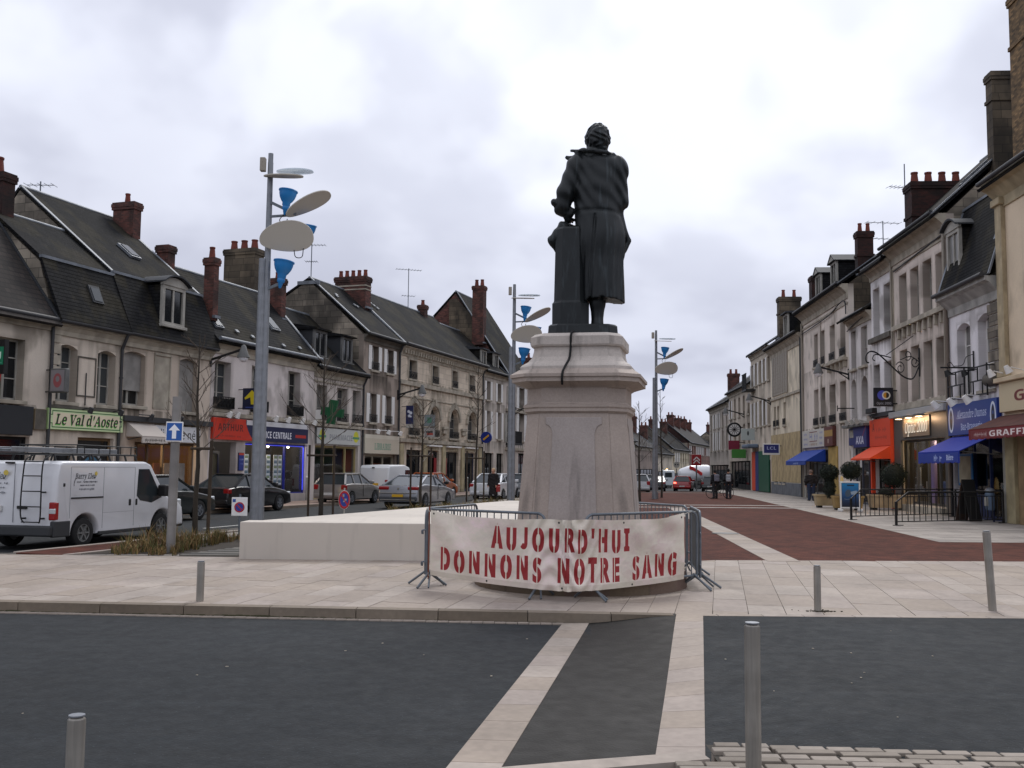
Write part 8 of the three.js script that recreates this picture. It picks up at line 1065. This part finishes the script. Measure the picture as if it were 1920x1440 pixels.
bareTree('bare young tree with stakes before the arcaded house', [-3.75, 0, -41.6], 4.6, { from: 0.52, n: 15, len: 1.1, r: 0.07, stakes: 2.5 }); bareTree('tall thin bare tree with stakes before the shuttered house', [-1.75, 0, -49.0], 6.8, { from: 0.5, n: 15, len: 0.9, r: 0.07, stakes: 2.5 });
bareTree('thin bare tree just right of the pedestal', [6.75, 0, -52.5], 5.3, { from: 0.38, n: 16, len: 1.1, r: 0.075 }); bareTree('thin bare tree just behind the right lamp mast', [9.1, 0, -60.5], 6.6, { from: 0.4, n: 15, len: 1.0, r: 0.07 }); bareTree('farther bare tree right of the right lamp mast', [11.9, -0.2, -82], 6.0, { from: 0.35, n: 16, len: 1.4, r: 0.08 });
{ const s = thing('tree_stake', 'round timber stake beside the bare tree by the arrow sign', 'stake', [-7.5, 0, -24.9]); obj('post', bar([0, -0.1, 0], [0.02, 2.3, 0], 0.045, 0.045, 10), M.wood, s); obj('cross_rail', bar([-0.5, 2.1, 0.0], [0.1, 2.1, 0.0], 0.035, 0.035, 8), M.wood, s); }
{ // dry grasses of the planting bed
  const E = (t, s) => [-9.5 + LD[0] * t - LD[1] * s, -19.25 + LD[1] * t + LD[0] * s];
  const tuft = (cnt, a, b, pick, hgt, mats, label) => { const lists = mats.map(() => []); for (let i = 0; i < cnt; i++) { const p = pick(), n = 26; for (let k = 0; k < n; k++) { const an = rr(0, 6.28), l = hgt * rr(0.6, 1.15) * p[2], o = rr(0.15, 0.8) * l, w = rr(0.004, 0.008), x0 = p[0] + rr(-0.06, 0.06), z0 = p[1] + rr(-0.06, 0.06), c = Math.cos(an), s = Math.sin(an); const P = [[x0, 0, z0], [x0 + c * o * 0.35, l * 0.6, z0 + s * o * 0.35], [x0 + c * o, l * 0.95, z0 + s * o]], q = (v, ww) => [[v[0] - s * ww, v[1], v[2] + c * ww], [v[0] + s * ww, v[1], v[2] - c * ww]]; const [A, B] = q(P[0], w), [C, D] = q(P[1], w * 0.8); lists[Math.floor(rnd() * mats.length)].push(...A, ...B, ...D, ...A, ...D, ...C, ...C, ...D, ...P[2]); } }
    lists.forEach((l, i) => { const g = new THREE.BufferGeometry(); g.setAttribute('position', new THREE.Float32BufferAttribute(l, 3)); g.computeVertexNormals(); const o = obj('grass', g, mats[i]); tag(o, label[i], 'grass'); o.userData.kind = 'stuff'; }); };
  const gm = [[146, 120, 78], [114, 86, 54], [94, 94, 50], [70, 68, 40]].map((c) => S(c, 1, { side: THREE.DoubleSide }));
  tuft(210, 0, 0, () => { for (;;) { const t = rr(0.35, 9), s = rr(1.5, 3.6 - 0.15 * t), [x, z] = E(t, s); const cl = vn(x * 0.9 + 40, z * 0.9 + 60, 512, 512, 77), near = Math.exp(-((x + 7.3) ** 2 + (z + 20.4) ** 2) / 0.7); if (x < -5.15 && (z < -22.3 || x < -6.3) && rnd() < 0.15 + cl * 0.8 + near) return [x, z, rr(0.6, 1.1) * (0.35 + 0.75 * cl + 0.85 * near)]; } }, 0.34, gm, ['pale straw coloured grasses in the bed left of the white platform', 'brown dry grasses in the bed left of the white platform', 'olive green grasses in the bed left of the white platform', 'dark green low grasses in the bed left of the white platform']);
  tuft(150, 0, 0, () => { const t = rr(15, 36), s = rr(0.3, 1.9), [x, z] = E(t, s); return [x, z, rr(0.7, 1.3)]; }, 0.38, [gm[0], gm[2]], ['pale straw grasses along the far edge of the platform', 'olive grasses along the far edge of the platform']);
}
// ---------- road signs ----------
{
  const t = thing('road_sign', 'blue square road sign with a white upward arrow on a tall grey post', 'road sign', [-6.6, 0, -19.55], 0.05); t.rotation.z = -0.006;
  obj('post', new THREE.CylinderGeometry(0.085, 0.088, 3.05, 18).translate(0, 1.5, 0), S([150, 146, 142], 0.5, { metalness: 0.2, map: T.grain }), t);
  const pn = obj('panel', rbox(-0.16, 0.17, 2.14, 2.53, 0.09, 0.115, 0.03), M.white, t); const sh = new THREE.Shape([[-0.14, 2.165], [0.15, 2.165], [0.15, 2.505], [-0.14, 2.505]].map(([a, b]) => new THREE.Vector2(a, b))); obj('blue_field', new THREE.ExtrudeGeometry(sh, { depth: 0.004, bevelEnabled: false }).translate(0, 0, 0.117), S([26, 84, 160], 0.4), t);
  const ar = new THREE.Shape([[-0.035, 2.2], [0.045, 2.2], [0.045, 2.36], [0.115, 2.36], [0.005, 2.48], [-0.105, 2.36], [-0.035, 2.36]].map(([a, b]) => new THREE.Vector2(a, b))); obj('arrow', new THREE.ExtrudeGeometry(ar, { depth: 0.003, bevelEnabled: false }).translate(0, 0, 0.123), S([230, 232, 236], 0.4), t); obj('clamp', [new THREE.TorusGeometry(0.09, 0.012, 6, 20).rotateX(Math.PI / 2).translate(0, 2.25, 0), new THREE.TorusGeometry(0.09, 0.012, 6, 20).rotateX(Math.PI / 2).translate(0, 2.42, 0)], M.galv, t);
  const noPark = (r, tt, z, x, y) => { obj('red_ring', new THREE.TorusGeometry(r * 0.86, r * 0.14, 8, 36).scale(1, 1, 0.12).translate(x, y, z), S([170, 26, 34], 0.4), tt); obj('blue_field', new THREE.CylinderGeometry(r * 0.78, r * 0.78, 0.004, 32).rotateX(Math.PI / 2).translate(x, y, z - 0.001), S([34, 56, 140], 0.4), tt); obj('red_bar', place(new THREE.BoxGeometry(r * 1.6, r * 0.2, 0.004), x, y, z + 0.003, 0, 0, -0.78), S([170, 26, 34], 0.4), tt); };
  const a = thing('road_sign', 'square white no parking panel standing low by the left lamp mast', 'road sign', [-6.32, 0, -23.4], 0); obj('post', bar([0, 0, 0], [0, 1.02, 0], 0.025), M.galv, a); obj('panel', rbox(-0.185, 0.185, 0.52, 0.95, 0.02, 0.035, 0.01), M.white, a); noPark(0.12, a, 0.04, 0.0, 0.72); obj('small_mark', box(-0.16, -0.09, 0.84, 0.91, 0.036, 0.04), S([40, 80, 150], 0.4), a);
  const b = thing('road_sign', 'round red and blue no parking sign low before the silver hatchback', 'road sign', [-5.35, 0, -32.2], 0.15); obj('post', bar([0, 0, 0], [0, 1.0, 0], 0.025), M.whiteOld, b); obj('plate', new THREE.CylinderGeometry(0.30, 0.30, 0.02, 32).rotateX(Math.PI / 2).translate(0, 0.62, 0.03).scale(0.62, 1, 1), M.white, b); const g = new THREE.Group(); g.name = 'sign_face'; g.scale.set(0.62, 1, 1); b.add(g); noPark(0.29, g, 0.045, 0, 0.62); obj('stickers', [box(-0.08, 0.0, 0.72, 0.8, 0.05, 0.053), box(0.02, 0.12, 0.6, 0.66, 0.05, 0.053), box(-0.06, 0.02, 0.55, 0.59, 0.05, 0.053)], M.whiteOld, g);
  const c = thing('dealer_sign', 'red square sign with two white chevrons far down the street', 'sign', [20.4, -0.8, -110], 0); obj('post', bar([0, -0.5, 0], [0, 3.0, 0], 0.08), M.greyPaint, c); obj('panel', rbox(-0.52, 0.52, 2.95, 4.15, -0.1, 0.1, 0.03), S([150, 22, 30], 0.5), c); obj('chevrons', [0, 0.32].flatMap((q) => [-1, 1].map((s) => beam([0, 3.87 - q, 0.11], [s * 0.36, 3.51 - q, 0.11], 0.02, 0.11))), M.white, c);
  const d = thing('road_sign', 'small pale round sign left of the red chevron sign', 'road sign', [18.2, -0.8, -110], 0); obj('post', bar([0, -0.5, 0], [0, 2.6, 0], 0.05), M.greyPaint, d); obj('disc', new THREE.CylinderGeometry(0.34, 0.34, 0.05, 24).rotateX(Math.PI / 2).translate(0, 3.0, 0.05), M.whiteOld, d); obj('marks', [box(-0.2, -0.06, 2.97, 3.09, 0.08, 0.09), box(0.06, 0.2, 2.97, 3.09, 0.08, 0.09)], M.black, d);
}
// ---------- right pavement: planters with clipped bushes, A-board, railings, board, bin ----------
{
  const leafM = [[26, 36, 24], [34, 46, 30], [20, 28, 20]].map((c) => S(c, 0.8, { side: THREE.DoubleSide }));
  const ball = (t, c, r, n, name = 'crown', sy = 1) => { const lists = [[], [], []]; for (let i = 0; i < n; i++) { const u = rr(-1, 1), a = rr(0, 6.283), q = Math.sqrt(1 - u * u), k = r * (0.82 + 0.22 * rnd() + 0.06 * Math.sin(a * 5 + u * 7)); const P = [c[0] + q * Math.cos(a) * k, c[1] + u * k * sy, c[2] + q * Math.sin(a) * k], s = rr(0.025, 0.05), v = () => [P[0] + rr(-s, s), P[1] + rr(-s, s), P[2] + rr(-s, s)]; lists[i % 3].push(...v(), ...v(), ...v()); } lists.forEach((l, i) => { const g = new THREE.BufferGeometry(); g.setAttribute('position', new THREE.Float32BufferAttribute(l, 3)); g.computeVertexNormals(); obj(name, g, leafM[i], t); }); obj('crown_core', new THREE.IcosahedronGeometry(r * 0.84, 3).scale(1, sy, 1).translate(...c), leafM[2], t); };
  const trough = (label, pos, ry, L, w, hh, c) => { const t = thing('planter_box', label, 'planter', pos, ry, 'cream planter boxes before the shops'); obj('trough', loft([[0.10, L / 2 - 0.06, w / 2 - 0.05], [hh - 0.08, L / 2, w / 2], [hh - 0.08, L / 2 + 0.04, w / 2 + 0.04], [hh, L / 2 + 0.04, w / 2 + 0.04]].map(([h, x, z]) => [[x, h, z], [x, h, -z], [-x, h, -z], [-x, h, z]])), S(c, 0.85, { map: T.grain }), t); obj('foot', [box(-L / 2 + 0.1, -L / 2 + 0.3, 0, 0.1, -w / 2 + 0.1, w / 2 - 0.1), box(L / 2 - 0.3, L / 2 - 0.1, 0, 0.1, -w / 2 + 0.1, w / 2 - 0.1)], M.black, t); obj('soil', box(-L / 2 + 0.06, L / 2 - 0.06, hh - 0.02, hh + 0.012, -w / 2 + 0.06, w / 2 - 0.06), M.dark, t); return t; };
  const ry = SIDE.R.ry + Math.PI / 2;
  trough('cream planter box left of the A-board, farther one', [14.85, 0, -46.6], ry, 1.4, 0.6, 0.62, [198, 178, 140]); trough('ochre planter box right behind the blue A-board', [14.75, 0, -43.9], ry, 1.25, 0.6, 0.62, [190, 160, 104]); trough('pale planter box behind the black railing right of the A-board', [16.9, 0, -44.4], ry, 2.0, 0.6, 0.68, [206, 182, 146]);
  const bush = (label, pos, bs, st) => { const t = thing('clipped_bush', label, 'bush', pos, 0, 'clipped round bushes in planters'); for (const b of bs) ball(t, b[0], b[1], b[2], 'crown', b[3] || 1); if (st) obj('stem', bar([0, 0.5, 0], [0, st, 0], 0.035), M.trunk, t); return t; };
  bush('clipped bush with a round head on a dark column, left of two', [14.1, 0, -44.3], [[[0, 1.63, 0], 0.40, 2600, 0.92], [[0, 0.98, 0], 0.26, 1500, 1.9]], 1.4); bush('clipped round-headed bush right of two, above the A-board', [14.95, 0, -44.0], [[[0, 1.72, 0], 0.43, 2600, 0.9]], 1.4); bush('bigger clipped bush before the orange shop', [16.95, 0, -44.3], [[[0, 1.55, 0], 0.56, 3200, 1.0], [[-0.35, 0.78, 0], 0.34, 1000, 0.7]], 1.2);
  const cl = thing('parasol_cover', 'folded cream cloth cover standing between the two round bushes', 'parasol', [14.45, 0, -43.7]); obj('cloth', [new THREE.LatheGeometry([[0.0, 1.5], [0.06, 1.42], [0.10, 1.1], [0.13, 0.8], [0.10, 0.55], [0.0, 0.5]].map(([a, b]) => new THREE.Vector2(a, b)), 9)], S([214, 186, 124], 0.85), cl); obj('pole', bar([0, 0, 0], [0, 0.6, 0], 0.03), M.wood, cl);
  const a = thing('pavement_board', 'white framed A-board with a blue poster on the right pavement', 'pavement sign', [14.33, 0, -42.3], -0.06); obj('frame', [rbox(-0.42, 0.42, 0.13, 0.19, -0.03, 0.03, 0.01), rbox(-0.42, 0.42, 1.20, 1.27, -0.03, 0.03, 0.01), rbox(-0.42, -0.36, 0.19, 1.20, -0.03, 0.03, 0.01), rbox(0.36, 0.42, 0.19, 1.20, -0.03, 0.03, 0.01)], M.white, a); obj('foot', [rbox(-0.46, -0.36, 0.0, 0.12, -0.28, 0.28, 0.03), rbox(0.36, 0.46, 0.0, 0.12, -0.28, 0.28, 0.03)], M.white, a); obj('panel', box(-0.36, 0.36, 0.19, 1.2, -0.015, 0.012), M.black, a);
  const ps = fin(new THREE.Mesh(new THREE.PlaneGeometry(0.70, 0.99), printMat(0.7, 0.99, 160, (x, w, h) => { const g = x.createLinearGradient(0, 0, 0, h); g.addColorStop(0, '#1d86be'); g.addColorStop(0.45, '#2a5a90'); g.addColorStop(1, '#141a2c'); x.fillStyle = g; x.fillRect(0, 0, w, h); fill(x, '#10314c', 0.22, 0.06, 0.3, 0.06); x.fillStyle = '#4a5a6c'; x.beginPath(); x.ellipse(0.26, 0.42, 0.12, 0.16, 0.3, 0, 7); x.fill(); x.fillStyle = '#9fb0c0'; x.beginPath(); x.moveTo(0.36, 0.36); x.lineTo(0.62, 0.3); x.lineTo(0.62, 0.46); x.lineTo(0.4, 0.48); x.fill(); x.strokeStyle = '#8a94a4'; x.lineWidth = 0.015; x.beginPath(); x.moveTo(0.1, 0.66); x.quadraticCurveTo(0.3, 0.72, 0.5, 0.58); x.stroke(); }))); ps.name = 'poster'; ps.position.set(0, 0.695, 0.016); a.add(ps);
  const rail = (label, p, q, slant) => { const dx = q[0] - p[0], dz = q[1] - p[1], L = Math.hypot(dx, dz), t = thing('iron_railing', label, 'railing', [p[0], 0, p[1]], Math.atan2(-dz, dx)), H = 1.05, sl = slant ? 0.55 : 0; obj('post', [box(-0.03, 0.03, 0, H - (slant ? 0.3 : 0), -0.03, 0.03), box(-0.1, 0.25, 0, 0.02, -0.06, 0.06)], M.iron, t); obj('post', [box(L - 0.03, L + 0.03, 0, H + 0.02, -0.03, 0.03), box(L - 0.2, L + 0.1, 0, 0.02, -0.06, 0.06)], M.iron, t); obj('rail', [bar([sl, H, 0], [L, H, 0], 0.024), beam([0, 0.12, 0], [L, 0.12, 0], 0.035, 0.03), beam([sl * 0.6, H - 0.14, 0], [L, H - 0.14, 0], 0.03, 0.025), ...(slant ? [bar([0, H - 0.32, 0], [sl, H, 0], 0.026)] : [])], M.iron, t); const n = Math.round(L / 0.26); for (let i = 1; i < n; i++) { const x = L * i / n; obj('bar', box(x - 0.010, x + 0.010, 0.12, x < sl ? H - 0.34 + 0.32 * x / sl : H - 0.14, -0.010, 0.010), M.iron, t); } };
  rail('black iron railing farther from the camera before the optician', [11.95, -35.2], [17.0, -38.6], true); rail('black iron railing nearest the camera before the blue bar', [12.2, -31.75], [16.65, -33.9], true); rail('black iron railing along the step between the two terrace railings', [16.7, -34.0], [17.05, -38.4], false);
  const sb = thing('menu_easel', 'brown folding menu board standing open before the blue bar', 'pavement sign', [15.95, 0, -34.95], -1.2); obj('leaf', [beam([-0.32, 0.02, 0], [0, 1.45, 0], 0.55, 0.03)], S([74, 54, 44], 0.7, { map: T.grain }), sb); obj('leaf', [beam([0.32, 0.02, 0], [0, 1.45, 0], 0.55, 0.03)], M.dark, sb); obj('sheet', beam([-0.27, 0.25, 0], [-0.07, 1.15, 0], 0.42, 0.036), S([40, 36, 36], 0.6), sb);
  const bn = thing('litter_bin', 'slim blue and grey litter bin against the wall of the blue bar', 'bin', [16.55, 0, -34.6], -1.3); obj('post', bar([0, 0, -0.14], [0, 1.1, -0.14], 0.035), M.navy, bn); obj('bin', new THREE.LatheGeometry([[0.12, 0.40], [0.15, 0.45], [0.165, 0.95], [0.15, 1.0]].map(([p, q]) => new THREE.Vector2(p, q)), 18), S([90, 108, 130], 0.5), bn); obj('lid', new THREE.SphereGeometry(0.17, 16, 8, 0, 6.3, 0, 1.57).scale(1, 0.7, 1).translate(0, 1.06, 0), M.steel, bn); obj('label', box(-0.09, 0.09, 0.55, 0.85, 0.152, 0.164), M.whiteOld, bn);
}
// bits of litter and leaves on the road
{ const l = []; for (let i = 0; i < 30; i++) { const x = rr(-5.5, 5), z = rr(-11.0, -5.6), s = rr(0.006, 0.016); l.push(place(new THREE.BoxGeometry(s * 1.6, 0.004, s), x, roadY(x, z) + 0.012, z, 0, rr(0, 3), 0)); } tag(obj('road_litter', l, S([150, 142, 126], 0.9)), 'small pale scraps and leaves scattered over the road', 'litter').userData.kind = 'stuff'; }
sun.target.position.set(0, 0, -30); sun.position.add(sun.target.position);
renderer.render(scene, camera);
